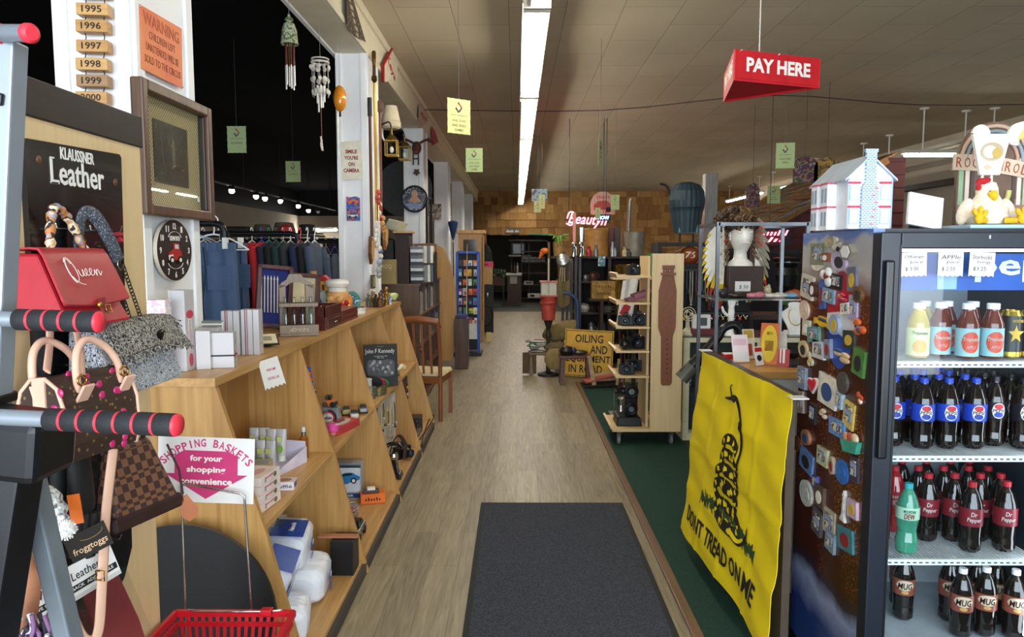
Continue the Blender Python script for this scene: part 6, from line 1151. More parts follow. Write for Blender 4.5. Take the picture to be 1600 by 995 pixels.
t = thing('corner_cabinet','tall oak cabinet with a glazed door behind the blue rack','cabinet',(-1.0,14.2,0)); b = MB(); b.bx(-1.05,-.60,13.3,13.6,.002,1.95,OAKV); b.o('body',t); b = MB(); b.bx(-1.08,-.56,13.27,13.63,1.95,2.02,OAKX); b.o('cornice',t,bev=.015); MB().bx(-.95,-.72,13.285,13.298,.9,1.85,P('3a3226',.1)).o('glazed_door',t); MB().cyl((-.60,13.29,.4),(-.60,13.29,1.9),.02,OAKV).o('corner_post',t)
t = thing('wooden_stand','pale wood stand carrying a pink box near the doorway','stand',(-.65,16.3,0)); MB().box((-.66,16.3,.65),(.22,.2,1.30),wood('pale_stand','b08a4c','c9a468',2),tx=1.2).o('column',t); pbox('pink_box','bright pink box on the pale wood stand','box',(-.66,16.3,1.301),(.29,.2,.12),0,P('d0426a',.4),[('f',-.02,0,.12,.03,'#',P('6a1830',.5))])
pbox('carton','small yellow carton at the foot of the black loudspeaker','carton',(-.50,13.3,0),(.09,.12,.17),0,P('c9b878',.5))
t = thing('umbrella','folded navy umbrella hanging by the far column','umbrella',at(708,360,14.4)); c_ = at(708,355,14.4); b = MB(); b.lathe(c_,[(.005,-.26),(.03,-.2),(.10,.08),(.09,.11),(.0,.13)],P('27406e',.8),12); b.o('canopy',t); MB().cyl(c_-V((0,0,.28)),(c_.x,c_.y,0),.01,BLACK).o('shaft',t)
MB().fbox(front(at(680,331,14.57)),0,0,.24,.31,.015,image_like('old_poster',['5a6a78','8a7a58','b8b0a0','3a3a38'],9,.5)).o('wall_picture',label='small picture of a street hung on the fourth column',cat='picture'); 
t = thing('tall_black_frame','tall thin black frame leaning beside the round picture clock','frame',at(668,340,8.9)); c_ = at(668,340,8.5); F = FR((-1.30,10.9,1.97),(.3,1,0),(1,-.3,0)); b = MB(); [b.fbox(F,s_*.08,0,.02,.9,.03,BLACK) for s_ in (-1,1)]; [b.fbox(F,0,s_*.44,.16,.02,.03,BLACK) for s_ in (-1,1)]; b.o('rim',t)  # a thin black frame with nothing mounted in it
# back room furniture
BR = P('2e2119',.5,var=.2)
t = thing('back_shelving','dark open shelving with glasses in the back room','shelving',(.35,24.5,0))
for x in (.15,1.0):MB().bx(x,x+.03,24.2,24.6,0,2.0,BLACK).o('post',t)
for z in (.12,.55,.95,1.3,1.65,2.0):MB().bx(.15,1.03,24.2,24.6,z,z+.03,BR).o('shelf',t)
for k_ in range(14):x = .2+.055*k_; b = MB(); b.lathe((x,24.35,1.33),[(.015,0),(.02,.005),(.005,.06),(.022,.10),(.02,.16)],P('8d9094',.15),8); b.o('glass',label='drinking glass on the dark back-room shelving',cat='glass',group='glasses on the back-room shelving')
pbox('stereo','silver stereo on the lowest back-room shelf','stereo',(.62,24.25,.151),(.5,.25,.14),0,P('b9b8b0',.4),[('f',-.1,0,.15,.08,'#',INK)]); pbox('amplifier','small grey amplifier on the second back-room shelf','stereo',(.4,24.3,.581),(.3,.2,.12),0,P('8a8980',.4),[('f',0,0,.2,.05,'#',INK)])
t = thing('monitor','dark box television on the back-room wall shelf','television',(-.1,24.8,1.6)); MB().bx(-.15,.28,24.9,25.3,1.56,1.95,P('14110f',.4)).o('casing',t); MB().bx(-.11,.24,24.89,24.9,1.6,1.91,P('1e1a18',.2)).o('screen',t); MB().bx(-.25,.5,24.85,25.6,1.50,1.545,P('8a8070',.5)).o('wall_shelf',t); MB().bx(-.25,.9,24.85,25.6,2.02,2.06,BR).o('upper_shelf',t); [MB().bx(x,x+.05,25.3,25.35,0,2.02,BR).o('post',t) for x in (-.2,.4)]
t = thing('desk','brown counter with a pasted notice in the back room','counter',(-.1,23,0)); MB().bx(-.28,.14,22.6,23.2,.002,.93,P('3b2a22',.5)).o('body',t); MB().bx(-.32,.16,22.55,23.25,.93,.99,P('b5b2a8',.4)).o('top',t); MB().bx(-.2,.02,22.592,22.599,.68,.9,P('9a9a94',.7)).o('notice',t)
t = thing('plant_trough','wooden trough of trailing green plants in the back room','planter',(-.62,22.8,.6)); MB().bx(-.95,-.36,22.6,22.9,.62,.9,P('4a3826',.6)).o('trough',t); [MB().bx(x,x+.04,22.65,22.7,0,.62,BLACK).o('leg',t) for x in (-.93,-.42)]; b = MB(); [b.ell((rr.uniform(-.95,-.36),rr.uniform(22.55,22.9),rr.uniform(.88,1.1)),(.06,.04,.02),P(rr.choice(['3c4f34','556648','2a3a26']),.6),6,4,(rr.random()*3,rr.random()*3,0)) for _ in range(60)]; b.o('foliage',t)
t = thing('coat','dark green coat hanging inside the doorway','coat',(-.95,22,1.2)); b = MB(); b.lathe((-.95,22.3,.75),[(.2,0),(.24,.3),(.2,.9),(.1,1.08),(0,1.12)],P('16281e',.8),14,sy=.4); b.o('coat_body',t); MB().cyl((-.95,22.32,0),(-.95,22.32,1.9),.015,BLACK).o('peg_post',t)
for k_ in range(3):b = MB(); b.lathe((-.15+.09*k_,22.9,.99),[(.035,.001),(.035,.2),(.012,.26),(.012,.33)],P(['20261c','3a2018','8a8d90'][k_],.15),10); b.o('bottle',label='%s bottle on the back-room counter' % ['dark green','brown','pale'][k_],cat='bottle')
t = thing('opening_sign','small pale letter board fixed over the doorway','sign',at(801,361,25.8)); F = front(at(801,361,25.82)); MB().fbox(F,0,0,.52,.19,.03,P('6a5f50',.5)).o('board',t); b = MB(); b.text(F,0,0,.44,.085,'ılııılı ılıı',WHITE,.002,.03,0,.031); b.o('lettering',t)
b = MB(); [b.ell(at(830+k_*5,366+.4*(k_ % 2),25.8),.027,P('9fd0a0',.4),8,6) for k_ in range(7)]; b.tube([at(828,366,25.8),at(862,367,25.8)],.035,P('3f8a5c',.5),6); b.o('light_garland',label='green garland strip over the right of the doorway',cat='garland')
MB().fbox(front(at(843,305,13.4)),0,0,.28,.22,.03,image_like('picture_board',['4a5a90','8a8a90','5aa0a0','6a4a58','3a3a50'],9,.5)).o('picture_board',label='blue and grey picture board hanging behind the two pale signs',cat='picture'); MB().tube([at(843,296,13.4),V((at(843,296,13.4).x,13.4,CEIL))],.003,DARK,4).o('string',bpy.data.objects['picture_board'])
# ================================================================== collectables on the right of the aisle
H = lambda x,y,Y=10.4:at(x,y,Y)
OLD = wood('hutch','2c211a','4a3a2d',0,1.2,.7)
t = thing('hutch','old dark wood hutch crowded with antiques beyond the yellow sign','shelving',(1.3,10.5,0))
for x in (.84,1.28,1.85):MB().bx(x,x+.04,10.3,10.8,0,1.56,OLD).o('upright',t)
for z in (.35,.78,1.22,1.56):MB().bx(.78 if z < 1.5 else .5,1.92,10.28,10.82,z-.03,z,OLD).o('shelf',t)
MB().bx(.82,1.9,10.8,10.83,0,1.56,P('1c130e',.7)).o('back_panel',t)
def lath(name,label,cat,x,y,z,prof,m,n=18,**k):b = MB(); b.lathe((x,y,z),[(r_,h_+.001,*r2) for r_,h_,*r2 in prof],m,n); return b.o(name,label=label,cat=cat,**k)
def spot(px_,z,Y):return at(px_,400,Y).x,Y,z
lath('drum','tan drum with a dark rope rim on top of the hutch','drum',*spot(932,1.56,10.5),[(0,0),(.17,0),(.175,.03),(.165,.2),(.175,.36),(.18,.38),(.16,.39),(0,.39)],P('a8773a',.5,var=.2))
lath('churn','large grey galvanised bucket on the hutch top','bucket',*spot(991,1.56,10.4),[(0,0),(.13,0),(.15,.33),(.155,.34),(.14,.345),(.12,.02),(0,.02)],P('8f8878',.5,.4,var=.25))
t = thing('hand_pump','iron hand pump spout rising behind the grey bucket','pump',(1.83,10.6,1.56)); c_ = at(982,362,10.6); b = MB(); b.tube(smooth([(c_.x,10.6,1.561),(c_.x,10.6,1.9),(c_.x+.01,10.6,2.2),(c_.x+.02,10.6,2.34),(c_.x+.04,10.6,2.38)],4),[.035]*5+[.028]*6+[.02]*6,P('7f7d78',.4,.6),10); b.o('pipe',t); b = MB(); b.lathe((c_.x,10.6,1.86),[(.05,0),(.06,.03),(.05,.06)],IRON,10); b.o('collar',t)
lath('milk_canister','tall flared brass canister beside the hutch','canister',*spot(981,.78,9.9),[(0,0),(.17,0),(.15,.42),(.155,.44),(.19,.66),(.195,.67),(.17,.67),(.13,.42),(0,.42)],P('b89a4e',.2,.95,var=.2))
t = thing('wicker_basket','small wicker basket of green stems at the left end of the hutch top','basket',(.88,10.4,1.56)); c_ = V(spot(873,1.56,10.4)); b = MB(); b.lathe(c_,[(0,.001),(.07,.001),(.085,.2),(.07,.2),(0,.02)],image_like('wicker',['8a6a3c','b08a50','6a4c28'],60,.8)); b.o('basket_body',t); b = MB(); [b.tube(smooth([c_+V((0,0,.15)),c_+V((.05*math.cos(k_),.03,.28)),c_+V((.14*math.cos(k_),.05*math.sin(k_),.30-.06*(k_ % 3))),],3),[.006]*3+[.014]*3+[.004],P('5f8a2c',.5),5) for k_ in range(9)]; b.o('stems',t)
for k_,(px_,h_,r_,hx,lb) in enumerate(((912,.08,.03,'c8c02a','small lime jar on the hutch top'),(920,.14,.035,'a8303c','red glass jar on the hutch top'),(931,.16,.03,'8f9294','pewter jug on the hutch top'),(957,.2,.028,'b0b2b0','tall metal shaker on the hutch top'),(976,.13,.035,'c9b98a','cream milk-glass jar by the grey bucket'),(961,.12,.025,'a8b0b4','silver salt cellar on the hutch top'),(983,.1,.045,'5f6468','dark goblet in front of the grey bucket'))):
    lath('jar',lb,'jar',*spot(px_,1.56,10.32),[(0,0),(r_,0),(r_*1.1,h_*.5),(r_*.6,h_*.75),(r_*.75,h_),(0,h_)],P(hx,.25,.5 if k_ in (2,3,5,6) else 0),12)
for px_,h_,hx,lb in ((953,.40,'5c1f1c','tall dark red box standing on the hutch top'),(963,.42,'3a2a22','tall brown box standing on the hutch top'),(972,.33,'7a5230','short wooden box at the right of the tall boxes')):x,y,z = spot(px_,z_ if False else 1.561,10.62); MB().bx(x-.04,x+.04,y-.05,y+.05,z,z+h_,P(hx,.5)).o('book_box',label=lb,cat='box',bev=.004)
for k_,px_ in enumerate((897,908)):
    x,y,z = spot(px_,1.56,10.25); t = thing('beer_tap',['chrome beer tap with a tall pink handle on the hutch','chrome beer tap with a short grey handle on the hutch'][k_],'tap',(x,y,z),'taps on the hutch'); b = MB(); b.lathe((x,y,z),[(.05,.001),(.04,.02),(.025,.05),(.03,.12),(.035,.18),(.012,.2)],CHROME,12); b.tube(smooth([(x,y,z+.12),(x+.02,y-.1,z+.12),(x+.02,y-.12,z+.02)],4),.014,CHROME,8); b.o('spout',t); MB().box((x,y,z+.30+.1*(1-k_)),(.035,.03,.2+.2*(1-k_)),P('d98a7a',.4) if k_ == 0 else STEEL,tx=1.4).o('handle',t)
pbox('wooden_crate','yellowed wooden crate with stencilled lettering on the hutch shelf','crate',(at(942,447,10.2).x,10.2,.98),(.32,.2,.24),0,image_like('crate_wood',['a8853c','8f6f30','b8964a'],7,.7),[('f',0,.05,.2,.03,'ılııllı',P('6a2a1c',.6)),('f',0,-.05,.2,.04,'#',P('7a5a28',.6))])
MB().bx(at(942,447,10.2).x-.2,at(942,447,10.2).x+.2,10.05,10.29,.95,.98,OLD).bx(1.15,1.19,10.05,10.29,.0,.95,OLD).o('side_shelf',label='small dark shelf holding the yellowed crate',cat='shelf')
MB().fbox(front(at(940,408,10.26)),0,0,.10,.14,.008,image_like('postcard',['d8d8d0','4a8a3a','3a6ab0','e0e0d8'],20,.4)).o('postcard',label='small framed green postcard on the front of the hutch',cat='picture')
t = thing('neon_sign','glowing red neon script sign on the shingled wall','sign',at(920,344,12)); NEON = m_emit('neon_red',(1,.05,.10),14.); F = front(at(918,345,12),-.06); b = MB(); b.text(F,0,0,.62,.22,'Beautyn',NEON,.012,.004,.35); b.o('neon_script',t); b = MB(); b.tube([F.p(x,y,.006) for x,y in sm2([(-.33,.02),(-.30,.12),(-.22,.10),(-.25,-.08),(-.34,-.06)],4)],.010,NEON,6); b.o('neon_swirl',t); MB().fbox(F,.0,0,.74,.02,.02,BLACK,-.04).o('support_bar',t); [MB().cyl(F.p(x,0,-.03),V((F.p(x,0,-.03).x,12.0,CEIL)),.006,BLACK,n=5).o('hanger',t) for x in (-.3,.3)]
t = thing('moon_sign','small glowing blue letters to the right of the red neon','sign',at(943,340,11.9)); MB().fbox(front(at(943,340,11.95)),0,0,.22,.1,.03,BLACK).o('board',t); b = MB(); b.text(front(at(943,340,11.92)),0,0,.18,.06,'NOW',m_emit('neon_blue',(.1,.4,1),8.),.004,.02); b.o('lettering',t); c_ = at(943,334,11.96); MB().cyl(c_,V((c_.x,c_.y,CEIL)),.004,BLACK,n=5).o('cord',t)
t = thing('car_sign','round metal sign painted with a red vintage car','sign',at(942,320,12.4)); F = front(at(942,320,12.4)); b = MB(); b.prism(F,[(-.2,-.16)]+arc((0,0),.21,PI,0,14,.22)+[(.2,-.16)],.01,P('a89a8a',.5)); b.o('plate',t); b = MB(); b.prism(F,[(-.15,-.08),(-.15,0),(-.08,.06),(.06,.07),(.15,0),(.15,-.08)],.004,P('8a3a34',.4),.01); b.disc(F,-.09,-.08,.045,.045,.004,INK,.014); b.disc(F,.09,-.08,.045,.045,.004,INK,.014); b.text(F,0,.13,.2,.05,'ılıılı',P('a8423a',.5),.002,.01,0,.011); b.o('car_picture',t); c_ = F.p(0,.2,.004); MB().cyl(c_,V((c_.x,c_.y,CEIL)),.004,DARK,n=5).o('cord',t)
# lantern and buckets hanging in the aisle
c_ = at(857,452,9.6); t = thing('bird_cage_lantern','red-capped square mesh lantern hanging above the red pail','lantern',c_); b = MB(); b.bx(c_.x-.10,c_.x+.10,9.5,9.7,c_.z-.07,c_.z+.09,P('c9c4b4',.6)); b.o('mesh_sides',t); 
for z in (c_.z+.09,c_.z-.09):MB().bx(c_.x-.115,c_.x+.115,9.485,9.715,z,z+.02,P('b8604c',.5)).o('rim',t)
for x in (-.1,0,.1):MB().bx(c_.x+x-.004,c_.x+x+.004,9.493,9.5,c_.z-.07,c_.z+.09,P('77776e',.5)).o('bar',t)
MB().tube([(c_.x,9.6,c_.z+.11),(c_.x,9.6,c_.z+.4)],.012,P('c9c0a0',.5),6).o('hanging_rod',t); lath('pail','red painted pail stacked under the mesh lantern','pail',c_.x,9.6,c_.z-.40,[(0,0),(.085,0),(.10,.2),(.115,.22),(.115,.24),(.10,.25),(.11,.28),(.115,.305),(0,.305)],P('b5483c',.45,var=.2)); 
t = thing('pail_stand','dark turned post stand under the red pail','stand',(c_.x,9.6,0)); b = MB(); b.lathe((c_.x,9.6,0),[(.14,0),(.14,.03),(.03,.06),(.025,.5),(.04,.52),(.02,.6),(.06,c_.z-.41),(0,c_.z-.405)],P('3a332e',.5,.4),12); b.o('post',t)
t = thing('heron_ornament','orange wooden bird head with a long beak on the dark rails','ornament',at(850,395,9.9)); c_ = at(851,392,9.9); b = MB(); b.ell(c_,(.06,.05,.04),ORANGE); b.o('head',t); b = MB(); b.cyl(c_+V((-.03,0,-.02)),c_+V((-.07,0,-.10)),.035,ORANGE,.012); b.o('beak',t); MB().cyl((c_.x+.06,9.95,0),(c_.x+.06,9.95,c_.z+.12),.018,OLDWOOD,n=6).o('pole',t)
t = thing('wooden_rails','bundle of dark upright wooden rails leaning at the hutch end','rails',(.68,10.1,0)); [MB().bar((.62+.06*k_,10.0,0),(.66+.055*k_,10.25,1.62-.06*(k_ % 3)),.035,.05,P('3f3d42',.6)).o('rail',t) for k_ in range(5)]
t = thing('colander','tin colander and copper ladles hanging on the hutch side','kitchenware',at(880,408,10)); c_ = at(881,408,10.0); b = MB(); b.lathe(c_,[(.10,0),(.085,.06),(.04,.085),(0,.09)],P('a9aaa8',.3,.8),14,FR(c_,(1,0,.3),(-.3,-.8,.4))); b.o('bowl',t); [MB().cyl(at(876+k_*3,418,10.05),at(874+k_*4,445,10.05),.02,P('8a7a5a',.35,.7)).o('ladle',t) for k_ in range(3)]
b = MB(); b.sheet(lambda u,v:(at(880,460,9.95).x+(u-.5)*.18,9.95-.03*math.sin(6*u),1.26-.34*v-.05*math.sin(PI*u)),8,6,P('7a6a48',.9,bump=.5,scale=30),(0,-1,0),.05); b.o('canvas_bag',label='hanging olive canvas bag on the hutch post',cat='bag')
t = thing('hand_truck','blue bent-tube hand truck standing before the hutch','hand truck',(1.0,9.9,0)); b = MB(); p0 = at(880,458,9.9); b.tube(smooth([p0,at(890,459,9.9),at(900,468,9.9),at(903,490,9.9),(at(903,500,9.9).x,9.9,.05)],5),.022,P('3a4f7a',.4),8); b.o('frame',t); MB().bx(.7,1.0,9.8,9.95,.002,.02,IRON).o('toe_plate',t)
for k_,(px_,z,Y,r_,h_,hx,mt,lb) in enumerate(((913,.78,10.2,.10,.13,'c9c6bc',.2,'white enamel pot on the low hutch shelf'),(930,.78,10.1,.07,.12,'4a3a30',.4,'dark iron grinder on the low hutch shelf'),(949,.78,10.2,.12,.11,'a8a49a',.5,'wide pewter bowl on the low hutch shelf'),(930,.35,9.95,.06,.3,'9a9c9a',.8,'tin milk pail behind the yellow sign'),(948,.35,9.95,.08,.34,'8d9090',.8,'larger tin milk can behind the yellow sign'),(905,1.22,10.35,.07,.12,'2a2622',.5,'black kettle on the middle hutch shelf'),(927,1.22,10.35,.06,.14,'5a3a2a',.3,'copper mug on the middle hutch shelf'),(915,1.22,10.35,.05,.1,'8a8d8c',.7,'tin cup on the middle hutch shelf'))):
    x,y,z = spot(px_,z,Y); y = 10.38 if z in (.78,.35) else y; b = MB(); b.lathe((x,y,z),[(0,.001),(r_*.8,.001),(r_,h_*.4),(r_*.8,h_*.75),(r_*.9,h_*.8),(r_*.3,h_*.95),(0,h_)],P(hx,.35,mt,var=.2),14); b.tube([(x+r_*1.4*math.cos(a_),y,z+h_*.5+h_*.3*math.sin(a_)) for a_ in lin(-1.3,1.3,7)],.008,P(hx,.35,mt,var=.2),5); b.o('pot',label=lb,cat='pot')
# yellow sign, bench, stool, sacks, sled
t = thing('road_sign','yellow steel road sign about oiling and equipment behind the stool','sign',(.93,9.4,0)); F = FR((.93,9.42,.315),(1,-.18,-.035),(-.18,-1,.12)); MB().fbox(F,0,0,.63,.61,.012,P('d9a514',.45,var=.1)).o('sign_plate',t,bev=.004); b = MB(); [b.fbox(F,s_*.298,0,.008,.585,.001,INK,.012) for s_ in (-1,1)]; [b.fbox(F,0,s_*.288,.6,.008,.001,INK,.012) for s_ in (-1,1)]; [b.text(F,x,y,w_,.105,s_,INK,.0015,.015,0,.013) for s_,x,y,w_ in (('OILING',0,.19,.36),('AND',.13,.055,.22),('EQUIPMENT',0,-.075,.57),('IN ROAD',-.03,-.2,.43))]; b.o('lettering',t)
RW2 = wood('red_bench','4a2a22','6a3d30',0,1.5)
def stool(label,x,y,w_,d_,h_,m_,legr):
    t = thing('stool',label,'stool',(x,y,0)); b = MB(); b.bx(x-w_/2,x+w_/2,y-d_/2,y+d_/2,h_-.035,h_,m_); b.o('seat',t,bev=.01)
    for sx in (-1,1):
        for sy in (-1,1):MB().bar((x+sx*w_*.42,y+sy*d_*.4,0),(x+sx*w_*.38,y+sy*d_*.36,h_-.035),legr,legr,m_).o('leg',t)
    for sx in (-1,1):MB().bar((x+sx*w_*.40,y-d_*.38,h_*.35),(x+sx*w_*.40,y+d_*.38,h_*.35),.02,.025,m_).o('stretcher',t)
    return t
stool('low wooden bench with turned legs, left of the stool',.37,9.75,.42,.3,.30,wood('bench','5a4632','7d6448',0),.05); stool('small red-brown stool in front of the yellow sign',.72,8.98,.40,.26,.36,RW2,.045)
b = MB(); c_ = V((.70,8.98,.362)); b.lathe(c_+V((-.08,0,0)),[(.0,.001),(.08,.001),(.10,.05),(.06,.10),(.0,.11)],P('1c1a1c',.4),12); b.ell(c_+V((.08,0,.03)),(.10,.08,.028),P('4a4846',.3,.5)); b.ell(c_+V((.0,-.03,.05)),(.04,.04,.045),P('2c3450',.4)); b.ell(c_+V((-.1,-.04,.06)),(.035,.03,.05),P('5a2a2a',.5)); b.o('leather_cap',label='black leather cap with dark metal trinkets on the small stool',cat='cap')
KH = P('8f7c4e',.9,bump=.6,scale=14,var=.2)
def sack(label,x,y,z,r,m_,R=(0,0,0)):
    b = MB(); q_ = Euler(R).to_matrix(); c_ = V((x,y,z+r[2])); n,k = 14,10; rr = random.Random(label); vs = []
    for i in range(k+1):
        for j in range(n):a_ = 2*PI*j/n; s_ = math.sin(PI*(.08+.84*i/k))**.5; vs.append(c_+q_ @ V((r[0]*s_*math.cos(a_)*(1+.08*math.sin(3*a_+i)),r[1]*s_*math.sin(a_),-r[2]*math.cos(PI*(.08+.84*i/k))*(1 if i else 1))))
    b.add(vs,[(i*n+j,i*n+(j+1) % n,(i+1)*n+(j+1) % n,(i+1)*n+j) for i in range(k) for j in range(n)],m_,True); b.add(vs[:n],[tuple(range(n))[::-1]],m_); b.add(vs[-n:],[tuple(range(n))],m_); return b.o('sack',label=label,cat='bag')
sack('big khaki canvas bag behind the bench, with a flap',.62,10.0,.42,(.26,.13,.13),KH,(0,-.25,0)); sack('olive canvas bag slumped on the bench right end',.52,9.62,.302,(.15,.12,.07),P('6f6040',.9,bump=.6,scale=14)); sack('khaki pouch hanging off the front of the bench',.50,9.45,.10,(.13,.06,.14),KH); b = MB(); b.sheet(lambda u,v:(.08+.18*u,9.62+.02*math.sin(5*u),.30-.28*v),6,5,P('5f5038',.9),(-.3,-1,0),.01); b.o('cloth',label='brown cloth hanging over the left end of the bench',cat='cloth')
t = thing('wire_basket','wire basket of green and white glass pieces on the bench','basket',(.28,9.72,.3)); b = MB(); [b.tube([(.28+r_*math.cos(a_),9.72+r_*math.sin(a_),z) for a_ in lin(0,2*PI,17)[:-1]],.005,IRON,5,closed=True) for r_,z in ((.11,.306),(.14,.38),(.16,.44))]; b.o('wire',t); rr = random.Random(12); [MB().ell((.28+rr.uniform(-.09,.09),9.72+rr.uniform(-.09,.09),.34+rr.uniform(0,.09)),(.04,.03,.03),P(['3f8a5c','c8c6bc','8a8878','b0b4a8'][k_ % 4],.3),8,6).o('glass_piece',label='%s glass piece in the wire basket, %s' % (['green','white','grey','pale green'][k_ % 4],['left','middle','right'][k_//4]),cat='glass piece',group='glass in the wire basket') for k_ in range(12)]
t = thing('wooden_sled','old red and cream child sled lying in front of the yellow sign','sled',(1.05,8.7,0)); SR = P('a8554a',.6,var=.2); SC_ = P('b59a70',.6,var=.2); MB().box((1.02,8.72,.12),(.44,.20,.02),SR,R=(0,-.18,.15)).o('seat_board',t); [MB().bar((.80,8.65+.16*k_,.03),(1.26,8.72+.16*k_,.05),.03,.03,P('3a2a20',.6)).o('runner',t) for k_ in (0,1)]; [MB().bar((x,8.62,.05),(x+dx,8.62,z),.05,.025,SC_).o('upright',t) for x,dx,z in ((.92,-.06,.40),(1.20,.02,.36))]; MB().bar((.92,8.62,.17),(1.22,8.62,.22),.06,.02,SC_).o('rail',t)
for k_,(px_,hx,z0,z1,lb) in enumerate(((968,'4a2a1c',.1,.80,'brown leather strap hanging by the belt stand'),(974,'5f3520',.0,.76,'reddish leather harness strap reaching the carpet'),(980,'2a201c',.3,.82,'black leather strap beside the camera shelves'))):x = at(px_,500,7.6).x; b = MB(); b.tube(smooth([(x,7.6,z1),(x+.02,7.58,(z0+z1)/2),(x-.01,7.6,z0+.02)],4),.03,P(hx,.6),8,flat_=.3); b.o('strap',label=lb,cat='strap')
t = thing('coat_post','dark post stand behind the leather straps with a wall rail','stand',(1.15,7.75,0)); MB().bx(1.22,1.26,7.7,7.75,0,1.32,OLD).o('post',t); MB().bx(.98,1.26,7.64,7.69,.80,.84,IRON).o('rail',t); MB().bx(1.12,1.36,7.62,7.82,0,.03,OLD).o('foot',t); MB().bx(1.1,1.26,7.69,7.71,1.28,1.31,IRON).o('rail',t)
b = MB(); b.sheet(lambda u,v:(1.10+.16*u-.07*v,7.6-.02*math.sin(9*u),1.32-.48*v+.04*u),8,6,P('d9d6d0',.8),(0,-1,0),.012); b.box((1.12,7.58,1.02),(.07,.006,.12),P('b0202c',.6),R=(0,.5,0)); b.o('white_flag',label='white cloth with a red patch hung behind the belt stand',cat='cloth')
b = MB(); b.box((1.13,7.1,.02),(.42,.36,.02),P('7d7a76',.5)); b.o('metal_plate',label='flat grey metal plate lying on the green carpet',cat='plate'); t = thing('chrome_horn','small chrome horn standing on the flat metal plate','horn',(1.0,7.1,.03)); b = MB(); b.lathe((1.02,7.08,.031),[(.05,0),(.04,.04),(.025,.1),(.05,.16),(.045,.17),(.0,.14)],CHROME,14); b.o('bell',t); MB().cyl((.95,7.08,.03),(.95,7.08,.26),.006,STEEL).o('rod',t); b = MB(); b.ell((1.18,7.35,.06),(.05,.08,.058),P('a81c2c',.4)); b.o('red_slipper',label='red and white slipper on the carpet by the projector',cat='slipper')
# ribbed hood with teal box, basketball, more shelving
TEAL = P('22363f',.5,var=.08)
t = thing('salon_hood','dark teal ribbed hood chair-back on a bent arm above the shelves','hood',at(1073,320,9.0)); c_ = at(1073,325,9.0); b = MB()
prof = [(.155,-.32),(.19,-.05),(.205,0),(.215,.10),(.20,.22),(.15,.30),(.06,.335),(0,.34)]
n = 44; vs = []
for r_,h_ in prof:
    for j in range(n):a_ = 2*PI*j/n; rr_ = r_*(1+(.02 if j % 2 else -.015)); vs.append(c_+V((rr_*math.cos(a_),rr_*.8*math.sin(a_),h_*.92)))
b.add(vs,[(i*n+j,i*n+(j+1) % n,(i+1)*n+(j+1) % n,(i+1)*n+j) for i in range(len(prof)-1) for j in range(n)],TEAL); b.add(vs[:n],[tuple(range(n))[::-1]],BLACK); b.o('ribbed_shell',t); MB().tube([c_+V((.20*math.cos(a_),.165*math.sin(a_),0)) for a_ in lin(0,2*PI,33)[:-1]],.008,P('1c2c34',.5),5,closed=True).o('seam',t); b = MB(); b.tube(smooth([at(1031,287,9.0),at(1044,294,9.0),at(1052,330,9.0),at(1058,352,9.0)],5),.014,IRON,8); b.o('arm',t); q_ = at(1073,353,9.0); MB().box(q_,(.24,.2,.18),P('5f8f92',.4),tx=.9).o('teal_box',t,bev=.012)
for x in (-.08,.08):MB().cyl(q_+V((x,0,-.09)),(q_.x+x,9.0,1.73),.01,IRON).o('leg',t)
t = thing('dark_shelving','dark shelving unit carrying the basketball and helmets','shelving',(2.1,9,0)); [MB().bx(1.68,2.45,8.8,9.25,z-.04,z,P('1d1b1d',.6)).o('shelf',t) for z in (.5,1.0,1.46,1.73)]; [MB().bx(x,x+.05,8.8,9.25,0,1.69,P('1d1b1d',.6)).o('post',t) for x in (1.68,2.40)]
c_ = at(1080,391,8.85); t = thing('basketball','orange-brown basketball printed with a number on the dark shelving','ball',(c_.x,8.92,1.46)); c_ = V((c_.x,8.92,1.461+.113)); b = MB(); b.ell(c_,.113,P('9a4a22',.6,bump=.3,scale=200),22,16); b.o('ball_body',t); b = MB(); b.text(front(c_+V((-.02,-.112,.01))),0,0,.12,.08,'76',P('d8d4c8',.5),.002,.02,.2,-.004); b.o('lettering',t)
pbox('blue_case','small blue-grey case behind the birch belt stand','case',(1.78,8.95,1.461),(.17,.14,.12),0,P('4a6478',.4)); lath('bottle','green capped bottle behind the belt stand top','bottle',at(1024,400,7.5).x,7.75,1.3505,[(0,0),(.03,0),(.03,.2),(.04,.21),(.04,.25),(0,.25)],P('2f7a3c',.4)); MB().bx(1.0,1.75,7.66,7.9,1.33,1.35,BIRCHX).bx(1.70,1.74,7.8,7.9,0,1.33,BIRCHX).o('birch_ledge',label='thin birch ledge behind the belt stand',cat='shelf')
# birch belt stand on castors
t = thing('camera_stand','birch rolling stand with angled shelves of old cameras','stand',(1.15,6.15,0)); X1,X2,Y1 = 1.105,1.36,6.0
MB().bx(X1,X2,Y1,Y1+.03,.13,1.60,BIRCH).o('front_panel',t,bev=.002); MB().bx(.80,X2,Y1+.031,Y1+.55,.12,.15,BIRCHX).bx(X1-.02,X1,Y1+.1,Y1+.5,.15,1.58,BIRCH).o('base_and_spine',t)
for k_,z in enumerate((.15,.58,.79,.99,1.19,1.41)):
    if k_:b = MB(); b.box((.965,Y1+.26,z),(.27,.44,.016),BIRCHX); sh = b.o('shelf',t)
    MB().box((.825 if k_ else .79,Y1+.26,z+.012),(.018,.46,.04),BIRCHX,R=(0,-.4,0)).o('shelf_lip',t)
for x,y in ((.86,6.1),(.86,6.5),(1.30,6.1),(1.30,6.5)):c2 = MB(); c2.cyl((x-.012,y,.04),(x+.012,y,.04),.04,P('77787a',.4)); c2.bar((x,y,.04),(x+.01,y,.12),.03,.03,CHROME); c2.o('castor',t)
